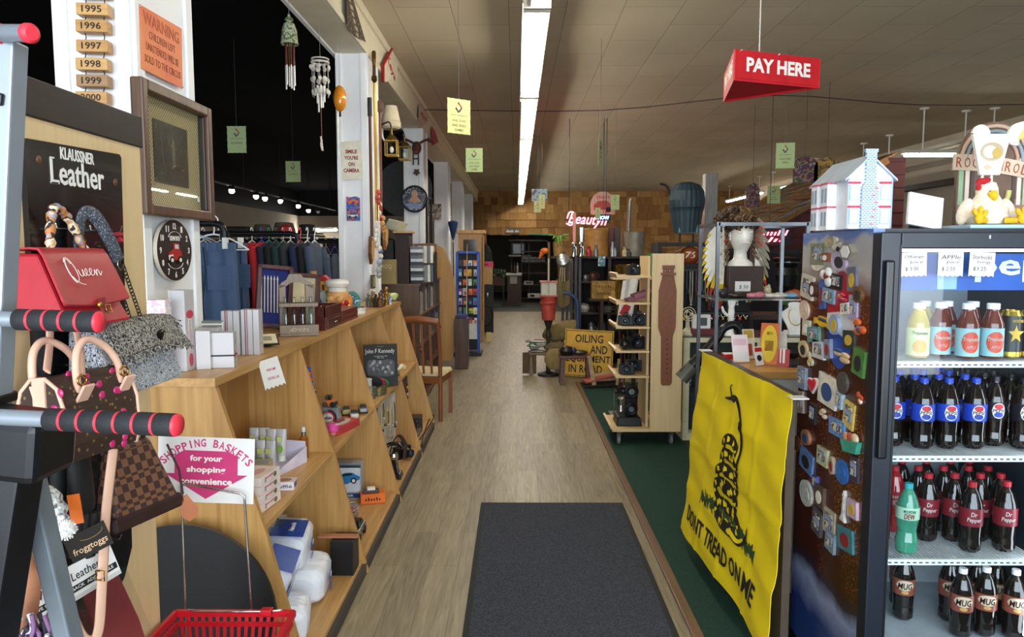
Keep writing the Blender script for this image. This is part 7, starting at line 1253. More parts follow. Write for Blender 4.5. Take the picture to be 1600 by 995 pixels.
LBT = P('7d4a2e',.5,var=.12,bump=.2,scale=30); q_ = Y1-.004; F = front(((X1+X2)/2+.0,q_,0)); t2 = thing('weight_belt','wide brown leather belt hanging buckled on the birch stand panel','belt',(1.235,5.99,.6)); b = MB(); b.prism(F,[(-.035,.52),(.03,.52),(.045,.54),(.045,.92),(.068,1.0),(.07,1.30),(.05,1.40),(.04,1.50),(-.04,1.50),(-.05,1.40),(-.075,1.30),(-.075,1.0),(-.05,.92),(-.045,.54)],.008,LBT); b.o('strap',t2,bev=.003); b = MB(); b.fbox(F,0,1.435,.12,.02,.012,LBT,.008); b.fbox(F,0,1.49,.10,.03,.012,LBT,.008); b.o('keeper_loop',t2)
for k_ in range(8):MB().disc(F,.0,.62+.04*k_,.006,.006,.001,INK,.0082,8).o('hole',t2)
for x in (-.03,-.01,.01,.03):MB().ell(F.p(x,1.46,.009),.005,CHROME,6,4).o('rivet',t2)
for k_,(x,y,z,s_,lb) in enumerate(((.93,6.15,.5885,1.,'old black camera at the front of the lowest stand shelf'),(1.02,6.35,.5885,1.1,'old black camera at the back of the lowest stand shelf'),(1.0,6.2,.7985,1.25,'big black camera on the second stand shelf'),(.92,6.18,.9985,1.,'black camera at the left of the third stand shelf'),(1.03,6.2,.9985,1.1,'black and silver camera at the right of the third stand shelf'),(.98,6.2,1.4185,.9,'small camera on the top stand shelf'))):camera(x,y,z,lb,s_,.2*(k_ % 3)-.2,group='cameras on the birch stand')
b = MB(); b.ell((.905,6.12,.7985+.045),.045,P('131315',.3,coat=.4),14,10); b.o('black_ball',label='black round camera flash on the second stand shelf',cat='camera part'); 
for k_,hx in enumerate(('7d4a5a','8f5a6a')):b = MB(); b.box((1.0+.05*k_,6.2,1.1985+.03+.036*k_),(.16,.1,.034),P(hx,.5),R=(0,-.3,.2)); b.o('pink_box',label='%s mauve flat box tilted on the fourth stand shelf' % ['lower','upper'][k_],cat='box')
t = thing('film_projector','black cine projector standing on the base of the birch stand','projector',(.93,6.25,.15)); PJ = P('141415',.35,.3); c_ = V((.95,6.22,.151)); MB().box(c_+V((0,0,.04)),(.22,.26,.075),PJ,tx=.85,ty=.85).o('base',t,bev=.008); MB().box(c_+V((.02,0,.19)),(.10,.16,.24),PJ).o('body',t,bev=.012); b = MB(); b.tube([c_+V((-.03,0,.28)),c_+V((-.07,0,.28)),c_+V((-.072,0,.28)),c_+V((-.11,0,.28))],[.035,.035,.028,.028],SATIN,14); b.o('lens',t)
for z,r_ in ((.29,.05),(.14,.045)):F = front(c_+V((.02,-.085,z))); b = MB(); b.tube([F.p(r_*math.cos(a_),r_*math.sin(a_),0) for a_ in lin(0,2*PI,19)[:-1]],.012,PJ,6,closed=True); b.disc(F,0,0,r_*.5,r_*.5,.02,STEEL); b.o('reel',t)
# cream showcase with jewellery, behind the counter
SCM = P('c9c4a2',.45); t = thing('showcase','cream framed glass showcase of dark goods behind the counter','showcase',(2.0,6.4,0)); sx0,sx1,sy0,sy1,sz = 1.42,2.75,6.2,6.75,.90
for x in (sx0,sx0+.62,sx1):MB().bx(x,x+.05,sy0,sy0+.04,.05,sz-.05,SCM).o('frame_post',t)
MB().bx(sx0,sx1+.05,sy0,sy1,sz-.05,sz-.01,SCM).o('top_frame',t); MB().bx(sx0,sx1+.05,sy0-.01,sy1,.009,.07,SCM).o('plinth',t); MB().bx(sx0+.02,sx1,sy1-.03,sy1,.07,sz-.05,P('121416',.6)).o('back_panel',t); MB().bx(sx0+.05,sx1,sy0+.05,sy1-.04,.45,.462,GLASS).o('glass_shelf',t); MB().bx(sx0+.05,sx1,sy0+.012,sy0+.018,.07,sz-.05,GLASS).o('front_glass',t); MB().bx(sx0,sx1+.05,sy0,sy1,sz-.01,sz,P('4a4d48',.15)).o('top_glass',t)
MB().bx(1.5,1.78,6.32,6.6,.075,.40,P('16222c',.4)).o('blue_tin',label='dark blue box on the floor of the cream showcase',cat='box'); b = MB(); rr = random.Random(3); [b.ell((1.52+.55*rr.random(),6.3+.2*rr.random(),.47+.02*k_/6),(.03,.03,.02),P('c8cac8',.3),6,4) for k_ in range(60)]; b.o('silver_chains',label='heap of silver chains on the glass shelf of the showcase',cat='jewelry',kind='stuff')
def onjs(px_):return at(px_,520,6.4).x
x = onjs(1072); t = thing('small_fan','small cream desk fan at the left end of the showcase','fan',(x,6.35,sz)); b = MB(); b.lathe((x,6.35,sz),[(.06,.001),(.05,.03),(.02,.06),(.015,.14)],SCM,12); b.o('stand',t); F = front((x,6.32,sz+.18)); [MB().tube([F.p(r_*math.cos(a_),r_*math.sin(a_),0) for a_ in lin(0,2*PI,17)[:-1]],.004,SCM,5,closed=True).o('guard_ring',t) for r_ in (.02,.04,.06)]; b = MB(); [b.ell(F.p(.028*math.cos(a_),.028*math.sin(a_),-.01),(.02,.004,.014),SCM,7,5,(0,a_,0)) for a_ in (0,2.1,4.2)]; b.o('blades',t)
x = onjs(1095); pbox('jewelry_tray','white framed jewelry tray propped on a dark red box','tray',(x,6.4,sz+.05),(.15,.06,.12),0,P('dcdad4',.4),[('f',0,.0,.09,.07,'#',P('3a3d42',.4))]); pbox('red_case','dark red flat case under the white jewelry tray','case',(x+.02,6.4,sz),(.26,.2,.048),0,P('5c0f1a',.5))
t = thing('bead_rack','tall dark rack hung with bead necklaces behind the showcase','rack',(1.9,7.2,0)); MB().bx(1.50,2.3,7.25,7.29,.01,1.50,P('121214',.7)).o('back_board',t); [MB().bx(1.5,2.3,7.155,7.25,z,z+.02,BLACK).o('rail',t) for z in (1.43,1.012)]; rr = random.Random(40)
for k_ in range(26):x = 1.52+.03*k_; m_ = P(rr.choice(['6a1f24','8a6a2a','2a2c30','a8a49a','4a2a1c','2a3a4a','b08a3c','17181a']),.3); L_ = rr.uniform(.2,.4); b = MB(); b.tube(smooth([(x-.01,7.17,1.44),(x-.012,7.17,1.44-L_*.7),(x,7.165,1.44-L_),(x+.012,7.17,1.44-L_*.7),(x+.01,7.17,1.44)],3),.006,m_,5); b.ell((x,7.16,1.44-L_-.012),.014,m_,6,4); b.o('necklace',label='bead necklace hanging in the packed row of the dark rack',cat='necklace',group='necklaces on the dark rack')
for k_ in range(14):x = 1.52+.055*k_; b = MB(); b.tube([(x+.02*math.cos(a_),7.17,1.0+.02*math.sin(a_)) for a_ in lin(0,2*PI,9)[:-1]],.005,[GOLD,CHROME,P('c9602a',.4),P('b02a4a',.4)][k_ % 4],5,closed=True); b.ell((x,7.165,.965),.016,[P('c23a4a',.3),GOLD,P('e0b02a',.3),CHROME][k_ % 4],6,4); b.o('earring',label='large earring on the lower row of the dark jewelry rack',cat='earring',group='earrings on the dark rack')
x = onjs(1238); t = thing('necklace_bust','white velvet necklace bust with a fine gold chain','display bust',(x,6.35,sz)); F = FR((x,6.33,sz+.03),(1,0,0),(0,-1,.25)); VW = P('e9e8e4',.6); b = MB(); b.prism(F,sm2([(-.06,0),(-.08,.06),(-.12,.14),(-.11,.17),(-.05,.21),(-.045,.25),(.045,.25),(.05,.21),(.11,.17),(.12,.14),(.08,.06),(.06,0)],3),.02,VW); b.o('bust',t,bev=.008); b = MB(); b.box((x,6.37,sz+.017),(.13,.14,.032),VW); b.o('base',t,bev=.004); b = MB(); b.tube([F.p(.06*math.sin(a_),.13-.08*math.cos(a_),.024) for a_ in lin(-2.4,2.4,17)],.004,GOLD,5); b.o('gold_chain',t)
x = onjs(1135); t = thing('display_hand','white mannequin hand standing upright on the showcase','display hand',(x,6.3,sz)); HW2 = P('eceef0',.35); b = MB(); b.tube([(x,6.3,sz+.001),(x,6.3,sz+.03),(x+.005,6.3,sz+.10),(x+.01,6.3,sz+.20),(x+.01,6.3,sz+.26)],[.065,.045,.032,.038,.030],HW2,12,flat_=.7); [b.tube(smooth([(x+.01+dx*.6,6.3,sz+.25),(x+.01+dx,6.29,sz+.25+l_*.6),(x+.01+dx*1.3,6.275,sz+.25+l_)],3),[.011]*4+[.010]*2+[.007],HW2,8) for dx,l_ in ((-.026,.075),(-.009,.10),(.010,.105),(.028,.085))]; b.tube(smooth([(x-.025,6.3,sz+.17),(x-.06,6.29,sz+.205),(x-.075,6.285,sz+.25)],3),[.014]*4+[.011]*2+[.008],HW2,8); b.o('hand',t)
# right background: dark cabinets, lamp, neon, mosaics, framed pictures
MB().bx(2.9,4.6,10.2,10.6,.01,1.66,P('1c1214',.6)).bx(2.95,4.55,10.18,10.2,.1,1.6,P('120c0d',.7)).o('dark_cabinet',label='tall dark cabinet far behind the glass display frame',cat='cabinet')
t = thing('red_script_sign','small red glowing script sign behind the chrome frame','sign',at(1205,365,10)); F = front(at(1203,366,10.1)); b = MB(); b.text(F,0,.02,.5,.07,'ıılıııılıl',NEON,.004,0,.2); b.text(F,.05,-.07,.3,.06,'ılıl',NEON,.004,0,.2); b.o('neon_script',t); MB().fbox(F,0,0,.6,.3,.03,BLACK,-.05).o('backing',t); c_ = F.p(0,.15,-.03); MB().cyl(c_,(c_.x,c_.y,CEIL),.004,BLACK,n=5).o('cord',t)
for k_,(px_,py_,w_,h_,Y,cs,lb) in enumerate(((1258,265,.31,.33,9.5,['5a2a30','3f5a3a','8a7a6a','6a2230','3a4a6a','a89078'],'mosaic-like wooden board with a crowd scene hung by the ceiling'),(1176,305,.20,.36,11,['5a3a40','7a5a58','4a3238','8f7a70'],'arched dark mosaic board hung near the far strip light'),(1292,268,.34,.36,9.5,['3a3a3c','8a6a2a','4a4a4a','a8863c','a85a4a'],'round dark cafe board with yellow letters by the ceiling'))):
    c_ = at(px_,py_,Y); F = front(c_); b = MB(); b.prism(F,[(-w_/2,-h_/2)]+[(w_/2*math.cos(a_)*(1+(.06 if i % 2 and k_ == 0 else 0)),h_*.1+h_*.4*math.sin(a_)) for i,a_ in enumerate(lin(PI,0,13))]+[(w_/2,-h_/2)],.02,image_like('board%d' % k_,cs,11,.7,3)); ob = b.o('hanging_board',label=lb,cat='board'); MB().tube([c_+V((0,0,h_*.48)),(c_.x,c_.y,CEIL)],.003,DARK,4).o('cord',ob)
    if k_ == 2:b = MB(); b.text(F,-.03,.1,.2,.05,'SUPER',P('c9a23c',.5),.002,.02,0,.021); b.o('lettering',ob)
for k_,(y,z,w_,h_,cs,lb) in enumerate(((11.5,2.35,.62,.55,['2c4460','4a6a88','223448','c8ccd0'],'seascape with a sailing ship in a pale frame on the right wall'),(10.4,2.42,.5,.28,['3a3430','55483c','2a2624'],'dark landscape picture right of the sailing ship'),(12.9,2.4,.5,.6,['3a2620','5a3a2c','2a1a16'],'tall brown picture left of the sailing ship'),(9.0,1.9,.6,.9,['4a6a80','34505f','6a8494'],'large blue picture leaning behind the plush chicken'))):
    F = left((7.89 if k_ < 3 else 5.6,y,z)); t = thing('framed_picture',lb,'picture',F.o,'pictures on the right wall'); b = MB(); [b.fbox(F,s_*w_/2,0,.06,h_+.06,.04,P('a89c84',.5)) for s_ in (-1,1)]; [b.fbox(F,0,s_*h_/2,w_,.06,.04,P('a89c84',.5)) for s_ in (-1,1)]; b.o('frame',t); MB().fbox(F,0,0,w_,h_,.015,image_like('painting%d' % k_,cs,5,.4)).o('painting',t)
MB().bx(5.45,6.1,8.3,9.6,.01,1.42,WALNUT).o('dark_dresser',label='dark dresser standing along the right wall',cat='dresser')
t = thing('oil_lamp','black and chrome lamp on the dark table behind the frame','lamp',(2.9,8,0)); x = at(1230,400,8).x; b = MB(); b.lathe((x,8,.95),[(.1,0),(.06,.05),(.04,.2),(.10,.3),(.12,.42),(.10,.5),(.14,.56),(.15,.6),(0,.62)],P('1c1c1e',.3,.4),16); b.o('lamp_body',t); MB().tube([(x+.12*math.cos(a_),8+.12*math.sin(a_),1.51) for a_ in lin(0,2*PI,17)[:-1]],.02,CHROME,6,closed=True).o('chrome_band',t); MB().bx(x-.5,x+.8,7.8,8.3,.90,.95,OLD).o('table_top',label='dark table behind the showcase carrying the black lamp',cat='table'); [MB().bx(x+a_,x+a_+.06,y_,y_+.06,0,.90,OLD).o('leg',bpy.data.objects['table_top']) for a_ in (-.45,.7) for y_ in (7.85,8.2)]
b = MB(); x = at(1250,425,7.6).x; [b.ell((x+rr.uniform(-.1,.12),7.95,1.05+rr.uniform(0,.12)),(.07,.05,.06),P(['b85a2c','3a5a30','c9602c','7a2a3a'][k_ % 4],.8),8,6) for k_ in range(10)]; b.o('plush_heap',label='heap of orange and green soft flowers on the dark table',cat='flowers',kind='stuff')
pbox('striped_tub','small red and white striped tub beside the soft flowers','tub',(at(1247,455,7.86).x,7.88,.951),(.09,.09,.12),0,WHITE,[('f',-.03+.02*k_,0,.01,.12,'#',RED) for k_ in range(4)])
# ================================================================== counter, flag and chrome display frame
t = thing('sales_counter','sales counter with a golden wood top and grey recess behind the flag','counter',(1.2,3.4,0)); GP = P('b9b9b6',.5)
MB().bx(1.0,1.03,2.68,3.83,.01,1.07,P('54483c',.5)).o('front_panel',t); MB().bx(.99,1.04,2.68,3.84,1.07,1.085,P('3f332a',.4)).o('edge_strip',t,bev=.002)
MB().bx(1.04,2.1,3.32,3.86,1.03,1.065,wood('counter_top','a8763c','cf9c5c',0,1.,.4)).o('top_board',t,bev=.003); MB().bx(1.035,2.05,3.34,3.37,.01,1.03,GP).o('recess_panel',t); MB().bx(1.035,2.05,3.80,3.83,.01,1.03,GP).o('rear_panel',t)
FY = P('f3d812',.6,var=.04,scale=5)
def fp(u,v,off=0.):
    y = 3.85-1.26*u+.05*v*(1-u)-.03*v*u; z = 1.088+.012*u-.975*v+.02*math.sin(3*u)*v
    x = .976-.085*v*(1-.35*u)+.010*math.sin(9*u+2*v)*v-.004*math.sin(22*u)*(1-v)+.005*math.sin(11*v+u)+.004*math.sin(17*u+9*v)*v+.003*math.sin(31*v-13*u)
    for c_ in (.25,.5,.75):x -= .005*math.exp(-((v-c_)/.012)**2)+.005*math.exp(-((u-c_)/.012)**2)
    return V((x-off,y,z-off*.1))
t = thing('flag','yellow flag with a coiled snake and black lettering draped down the counter','flag',(.95,3.2,.10))
b = MB(); b.sheet(fp,60,50,FY,(-1,0,-.1),.002); b.o('cloth',t)
FK = P('1a1812',.7); b = MB()
def ftext(u0,v0,w_,h_,s_):
    vs,fs = text_mesh(s_,.02,.5,0); b.add([fp(u0+v.x*w_,v0-v.y*h_,.004+v.z*.001) for v in vs],fs,FK)
ftext(.205,.870,.25,.085,'DONT'); ftext(.475,.868,.24,.085,'TREAD'); ftext(.665,.865,.10,.085,'ON'); ftext(.80,.862,.115,.085,'ME'); b.o('lettering',t)
def fst(b,pts,r,m,off=.005,k=5):
    q_ = sm2(pts,k); n = len(q_); vs = []
    for i,(x,y) in enumerate(q_):
        w_ = r[0]+(r[1]-r[0])*i/(n-1) if isinstance(r,tuple) else r; a_,c_ = q_[max(i-1,0)],q_[min(i+1,n-1)]; dx,dy = (c_[0]-a_[0])*1.235,(c_[1]-a_[1])*.975; L_ = math.hypot(dx,dy) or 1
        for s_ in (-1,1):vs.append(fp(x-s_*dy/L_*w_/1.235,y+s_*dx/L_*w_/.975,off*.5))
    return b.add(vs,[(2*i,2*i+1,2*i+3,2*i+2) for i in range(n-1)],m)
FG = P('2f4a26',.8); b = MB(); rr = random.Random(77)
for k_ in range(150):u = rr.uniform(.24,.80); v = .715+.02*rr.random()-.05*(1-abs(u-.5)*3); fst(b,[(u,v),(u+rr.uniform(-.03,.03),v+rr.uniform(-.035,.05))],(.013,.003),FG,.003,1)
b.o('grass',t)
b = MB(); cu,cv = .52,.48
for i,(du,v,ru,rv) in enumerate(((.02,.685,.115,.05),(-.01,.60,.11,.055),(.0,.52,.095,.05),(.01,.44,.08,.045),(.01,.365,.065,.04))):
    pl = [(cu+du+ru*math.cos(a_),v+rv*math.sin(a_)) for a_ in lin(0,2*PI,25)]; fst(b,pl,.024,FK,.004+.001*i,1)
fst(b,[(.60,.42),(.625,.33),(.61,.24),(.565,.175),(.51,.14),(.475,.145)],(.026,.014),FK,.008); fst(b,[(.475,.145),(.44,.10),(.455,.085)],(.008,.002),FK,.008); fst(b,[(.475,.145),(.43,.155),(.40,.16)],(.01,.003),FK,.008); fst(b,[(.56,.72),(.66,.74),(.72,.70),(.735,.64)],(.022,.004),FK,.007)
for i,(du,v,ru,rv) in enumerate(((.02,.685,.115,.05),(-.01,.60,.11,.055),(.0,.52,.095,.05),(.01,.44,.08,.045),(.01,.365,.065,.04))):
    for a_ in lin(.3,6.0,8):fst(b,[(cu+du+ru*math.cos(a_),v+rv*math.sin(a_)),(cu+du+ru*math.cos(a_+.28),v+rv*math.sin(a_+.28))],(.015,.008),FY,.0115+.001*i,2)
for p_ in ([(.608,.40),(.626,.34),(.615,.26)],[(.60,.22),(.565,.18),(.52,.15)],[(.58,.725),(.66,.735),(.71,.70)]):fst(b,p_,(.012,.006),FY,.0155)
b.o('snake',t)
for p_ in ((.0,.004),(.985,.004)):c_ = fp(*p_,.006); MB().bx(c_.x,1.03,c_.y-.02*(1 if p_[0] else -1)-.03,c_.y-.02*(1 if p_[0] else -1)+.03,1.088,1.092,PAPER).o('tape',t)
t = thing('display_rack','open chrome tube display frame with a glass shelf beside the counter','display frame',(1.3,4.08,0)); cx0,cx1,cy0,cy1,cz = 1.06,1.53,3.90,4.27,1.765
CST = P('74797f',.38,.9)
for x in (cx0,cx1):
    for y in (cy0,cy1):MB().bx(x-.009,x+.009,y-.009,y+.009,.01,cz,CST).o('post',t); 
for a_,c_ in (((cx0,cy0),(cx1,cy0)),((cx0,cy1),(cx1,cy1)),((cx0,cy0),(cx0,cy1)),((cx1,cy0),(cx1,cy1))):MB().bar((*a_,cz-.011),(*c_,cz-.011),.018,.018,CST).o('top_rail',t)
MB().bx(cx0-.01,cx1+.01,cy0,cy1,1.352,1.360,P('8fa39a',.1,trans=.6)).o('glass_shelf',t)
MB().bx(1.17,1.36,4.06,4.2,1.361,1.53,P('3a2822',.5)).o('head_block',label='dark brown block carrying the mannequin head on the glass shelf',cat='block',bev=.004)
ob = bpy.data.objects['head_block']; b = MB(); F = front((1.245,4.058,1.42)); b.fbox(F,0,0,.085,.055,.001,PAPER); b.text(F,.005,-.004,.05,.022,'$ 50',INK,.0006,0,.1,.0014); b.o('price_card',ob)
# mannequin head, wig, feather headdress
c_ = at(1157,386,4.12); hz = 1.531; WM = P('e9e4da',.35); t = thing('mannequin_head','white mannequin head on a brown block inside the chrome frame','mannequin head',(c_.x,4.12,hz)); X_,Y_ = c_.x,4.12
n,k = 20,16; b = MB(); vs = []; prof = [(0,.085,.07),(.02,.078,.065),(.04,.045,.045),(.075,.040,.042),(.095,.046,.052),(.11,.056,.068),(.135,.066,.085),(.16,.071,.092),(.19,.072,.096),(.22,.068,.093),(.245,.055,.078),(.262,.03,.045),(.268,.004,.006)]
for z,rx,ry in prof:
    for j in range(n):
        a_ = 2*PI*j/n; fy = math.sin(a_); fx = math.cos(a_); d_ = 0
        if fy < -.9 and .128 < z < .185:d_ = .016*(1-abs(z-.15)/.04)
        if abs(fx) > .2 and abs(fx) < .6 and fy < -.6 and .17 < z < .2:d_ = -.008
        if fy < -.9 and .10 < z < .125:d_ = .006
        vs.append((X_+rx*.84*fx,Y_+(ry*.9+d_)*fy-(.012 if z > .09 else 0),hz+z))
b.add(vs,[(i*n+j,i*n+(j+1) % n,(i+1)*n+(j+1) % n,(i+1)*n+j) for i in range(len(prof)-1) for j in range(n)],WM,True); b.add(vs[:n],[tuple(range(n))[::-1]],WM); b.o('head',t); b = MB(); f_ = front((X_,Y_-.10,hz+.12)); b.tube([f_.p(x,y,.008) for x,y in ((-.020,.004),(-.008,.008),(0,.006),(.008,.008),(.020,.004))],.004,P('d8cfc4',.4),6); b.o('lips',t)
for s_ in (-1,1):b = MB(); b.ell((X_+s_*.028,Y_-.088,hz+.185),(.014,.008,.007),P('dcd5c8',.4)); b.o('eye',t); b = MB(); b.ell((X_+s_*.060,Y_,hz+.165),(.008,.016,.026),WM); b.o('ear',t)
HAIR = [P(h_,.5,var=.3,scale=90) for h_ in ('2e1f12','4a331e','66492a')]; t = thing('wig','tousled brown wig on the white mannequin head','wig',(X_,Y_,hz+.2)); rr = random.Random(19); wc = V((X_-.02,Y_+.01,hz+.25)); b = MB(); b.ell(wc,(.088,.098,.072),HAIR[0]); b.o('cap',t)
for m_ in HAIR:
    b = MB()
    for k_ in range(95):
        a_,e_ = rr.uniform(0,2*PI),rr.uniform(-.5,1.4); d_ = V((math.cos(a_)*math.cos(e_),math.sin(a_)*math.cos(e_),math.sin(e_))); tn = V((-d_.z*.5+rr.uniform(-.7,.7),rr.uniform(-.7,.7),-.5)); p_ = wc+V((d_.x*.085,d_.y*.09,d_.z*.07)); b.tube(smooth([p_,p_+d_*.016+tn*.014,p_+d_*.014+tn*.034,p_+d_*.002+tn*.046],2),[.009]*4+[.007]*2+[.004],m_,5)
    b.o('locks',t)
t = thing('feather_headdress','feather headdress with white yellow-tipped plumes spread behind the mannequin head','headdress',(X_,Y_+.1,hz)); 
FW = P('e4e0d4',.8); FYL = P('d9b420',.7); FRD = P('b8301c',.7); FGR = P('8a8470',.8)
def feather(p0,p1,w_,nrm,tip,body):
    p0,p1 = V(p0),V(p1); d_ = p1-p0; sd = d_.cross(V(nrm)).normalized(); b = MB()
    o_ = [(0,.15),(.15,.7),(.55,1),(.86,.9),(1,.2)]
    for i in range(4):
        f0,w0 = o_[i]; f1,w1 = o_[i+1]; A = [p0+d_*f0-sd*w_*w0,p0+d_*f0+sd*w_*w0,p0+d_*f1+sd*w_*w1,p0+d_*f1-sd*w_*w1]; nn = V(nrm).normalized()*.003; b.add(A+[q_+nn for q_ in A],[(0,1,2,3),(7,6,5,4),(0,4,5,1),(1,5,6,2),(2,6,7,3),(3,7,4,0)],tip[1] if i == 3 else tip[0] if i == 2 else body)
    b.tube([p0,p1],.0025,WHITE,4); b.o('feather',t)
for k_ in range(11):f = k_/10; feather((X_-.075-.01*f,Y_+.02,hz+.27-.20*f),(X_-.19-.05*math.sin(f*2.6)+.10*f*f,Y_-.02,hz+.16-.40*f),.0115,(.2,-1,.1),(FW if k_ < 8 else FYL,FYL if k_ < 8 else FRD),FW)
for k_ in range(9):f = k_/8; feather((X_+.07+.01*f,Y_+.05,hz+.29-.2*f),(X_+.145+.03*math.sin(f*3),Y_+.03,hz+.22-.38*f),.011,(-.2,-1,.1),(FYL if k_ > 6 else FGR,FRD if k_ > 6 else FGR),FW if k_ > 5 else FGR)
for k_ in range(16):f = k_/15; s_ = -1 if k_ % 2 else 1; feather((X_+s_*.065,Y_-.01,hz+.255-.2*f),(X_+s_*(.10+.01*(k_ % 3)),Y_-.03,hz+.235-.24*f),.007,(0,-1,0),(FRD if k_ < 9 else FGR,FGR),P('6a4a3a',.8))
for s_ in (-1,1):b = MB(); b.sheet(lambda u,v:(X_+s_*(.062+.045*u),Y_+.02+.03*u,hz+.23-.36*v),4,6,P('5a4a34',.9,bump=.6,scale=60),(0,-1,0),.01); b.o('fur_drop',t)
b = MB(); [b.ell((1.115,4.0+.004*(k_ % 2),1.745-.012*k_),.007,P('d8d2c4',.4),6,4) for k_ in range(22)]; b.tube([(1.115,4.0,1.75),(1.115,4.0,1.48)],.002,WHITE,4); b.bar((1.065,4.0,1.747),(1.125,4.0,1.747),.008,.008,CHROME); b.o('bead_string',label='pale bead string hanging at the left of the chrome frame',cat='necklace')
for k_,(x,y,r_,hx,lb) in enumerate(((1.12,4.0,(.035,.03,.025),'2a2a2e','dark beaded bangle heap at the left of the glass shelf'),(1.19,3.96,(.06,.04,.016),'33261c','brown sunglasses in front of the block'),(1.28,3.95,(.06,.035,.016),'c87a8a','pink bead purse on the glass shelf'),(1.385,3.97,(.08,.05,.014),'d8d4cc','white flat ceramic dish on the glass shelf'),(1.47,3.98,(.055,.045,.014),'7fb0d0','pale blue glass dish at the right of the glass shelf'),(1.41,4.15,(.025,.025,.03),'d8c8a0','cream trinket beads behind the white dish'))):
    b = MB(); b.ell((x,y,1.3605+r_[2]),r_,P(hx,.3,var=.3,scale=50),12,8); b.ell((x+r_[0]*.4,y,1.3605+r_[2]*1.5),(r_[0]*.4,r_[1]*.6,r_[2]*.8),P(hx,.3,var=.3,scale=50),8,6); b.o('trinket',label=lb,cat='trinket')
# on the counter
zc = 1.066
t = thing('leaf_blower_tube','black curved tube with a grey nozzle leaning at the counter far end','tube',(1.15,4.4,.9)); b = MB(); b.tube(smooth([at(1068,585,4.6),at(1095,558,4.6),at(1120,528,4.6),at(1132,512,4.6),at(1148,508,4.6),at(1157,522,4.6),at(1160,560,4.6),V((at(1160,560,4.6).x,4.6,.05))],5),[.040]*6+[.032]*6+[.026]*24,P('19191b',.3),12); b.o('hose',t); b = MB(); b.cyl(at(1064,592,4.6),at(1082,572,4.6),.047,P('56564c',.4),.043); b.o('nozzle',t)
def stand_card(name,label,x,y,w_,h_,m_,marks,rz=.25,cat='card'):
    F = FR((x,y,zc+h_/2+.002),(math.cos(rz),math.sin(rz),0),(math.sin(rz),-math.cos(rz),.25)); b = MB(); b.fbox(F,0,0,w_,h_,.003,m_); ob = b.o(name,label=label,cat=cat); b = MB()
    for s_,x_,y_,ww,hh,mm in marks:b.text(F,x_,y_,ww,hh,s_,mm,.0006,.01,0,.0034) if s_ not in '#o' else b.disc(F,x_,y_,ww/2,hh/2,.001,mm,.003) if s_ == 'o' else b.fbox(F,x_,y_,ww,hh,.001,mm,.003)
    if marks:b.o('print',ob)
    return ob
stand_card('leaflet','pink-headed white leaflet propped on the near left of the counter',1.10,3.60,.085,.135,P('e8d8dc',.5),[('#',0,.03,.07,.03,P('d8b8c4',.5)),('#',0,-.04,.08,.05,PAPER)],.2)
stand_card('leaflet_holder','clear leaflet holder with a printed card beside the pink leaflet',1.18,3.72,.06,.15,P('d8d2c0',.4),[('#',0,-.03,.03,.06,P('a8503c',.5)),('#',0,.05,.05,.04,P('b89a3c',.5))],.1)
stand_card('surfboard_toy','red and yellow board-shaped souvenir standing on the counter',1.215,3.52,.085,.20,P('c8641c',.4),[('o',0,0,.075,.18,YELLOW),('#',0,-.01,.04,.05,P('c0302a',.4)),('o',0,.05,.03,.02,P('c0302a',.4))],-.5,'souvenir')
stand_card('plain_card','blank pale card standing behind the board-shaped souvenir',1.285,3.62,.10,.15,P('d8d6d2',.5),[],-.15)
stand_card('small_red_card','small red and white card at the left of the souvenir',1.155,3.49,.05,.09,PAPER,[('#',0,.03,.045,.02,RED),('o',0,-.01,.03,.03,INK)],.5); stand_card('red_tag','red and white striped tag leaning at the right of the souvenir',1.265,3.46,.05,.08,RED,[('#',0,.01,.01,.07,WHITE),('#',-.015,.01,.006,.07,WHITE)],-.4)
b = MB(); b.box((1.40,3.53,zc+.008),(.22,.18,.014),P('23262c',.5)); b.o('counter_mat',label='dark flat tray lying on the right of the counter',cat='tray',bev=.003); b = MB(); b.ell((1.40,3.72,zc+.035),(.06,.05,.034),P('141416',.3)); b.o('card_reader',label='black rounded card reader at the right of the counter',cat='card reader'); b = MB(); b.box((1.09,3.74,zc+.012),(.08,.05,.022),RED); b.box((1.08,3.735,zc+.026),(.05,.04,.005),PAPER); b.o('matchbox',label='red and white box at the far left corner of the counter',cat='box')
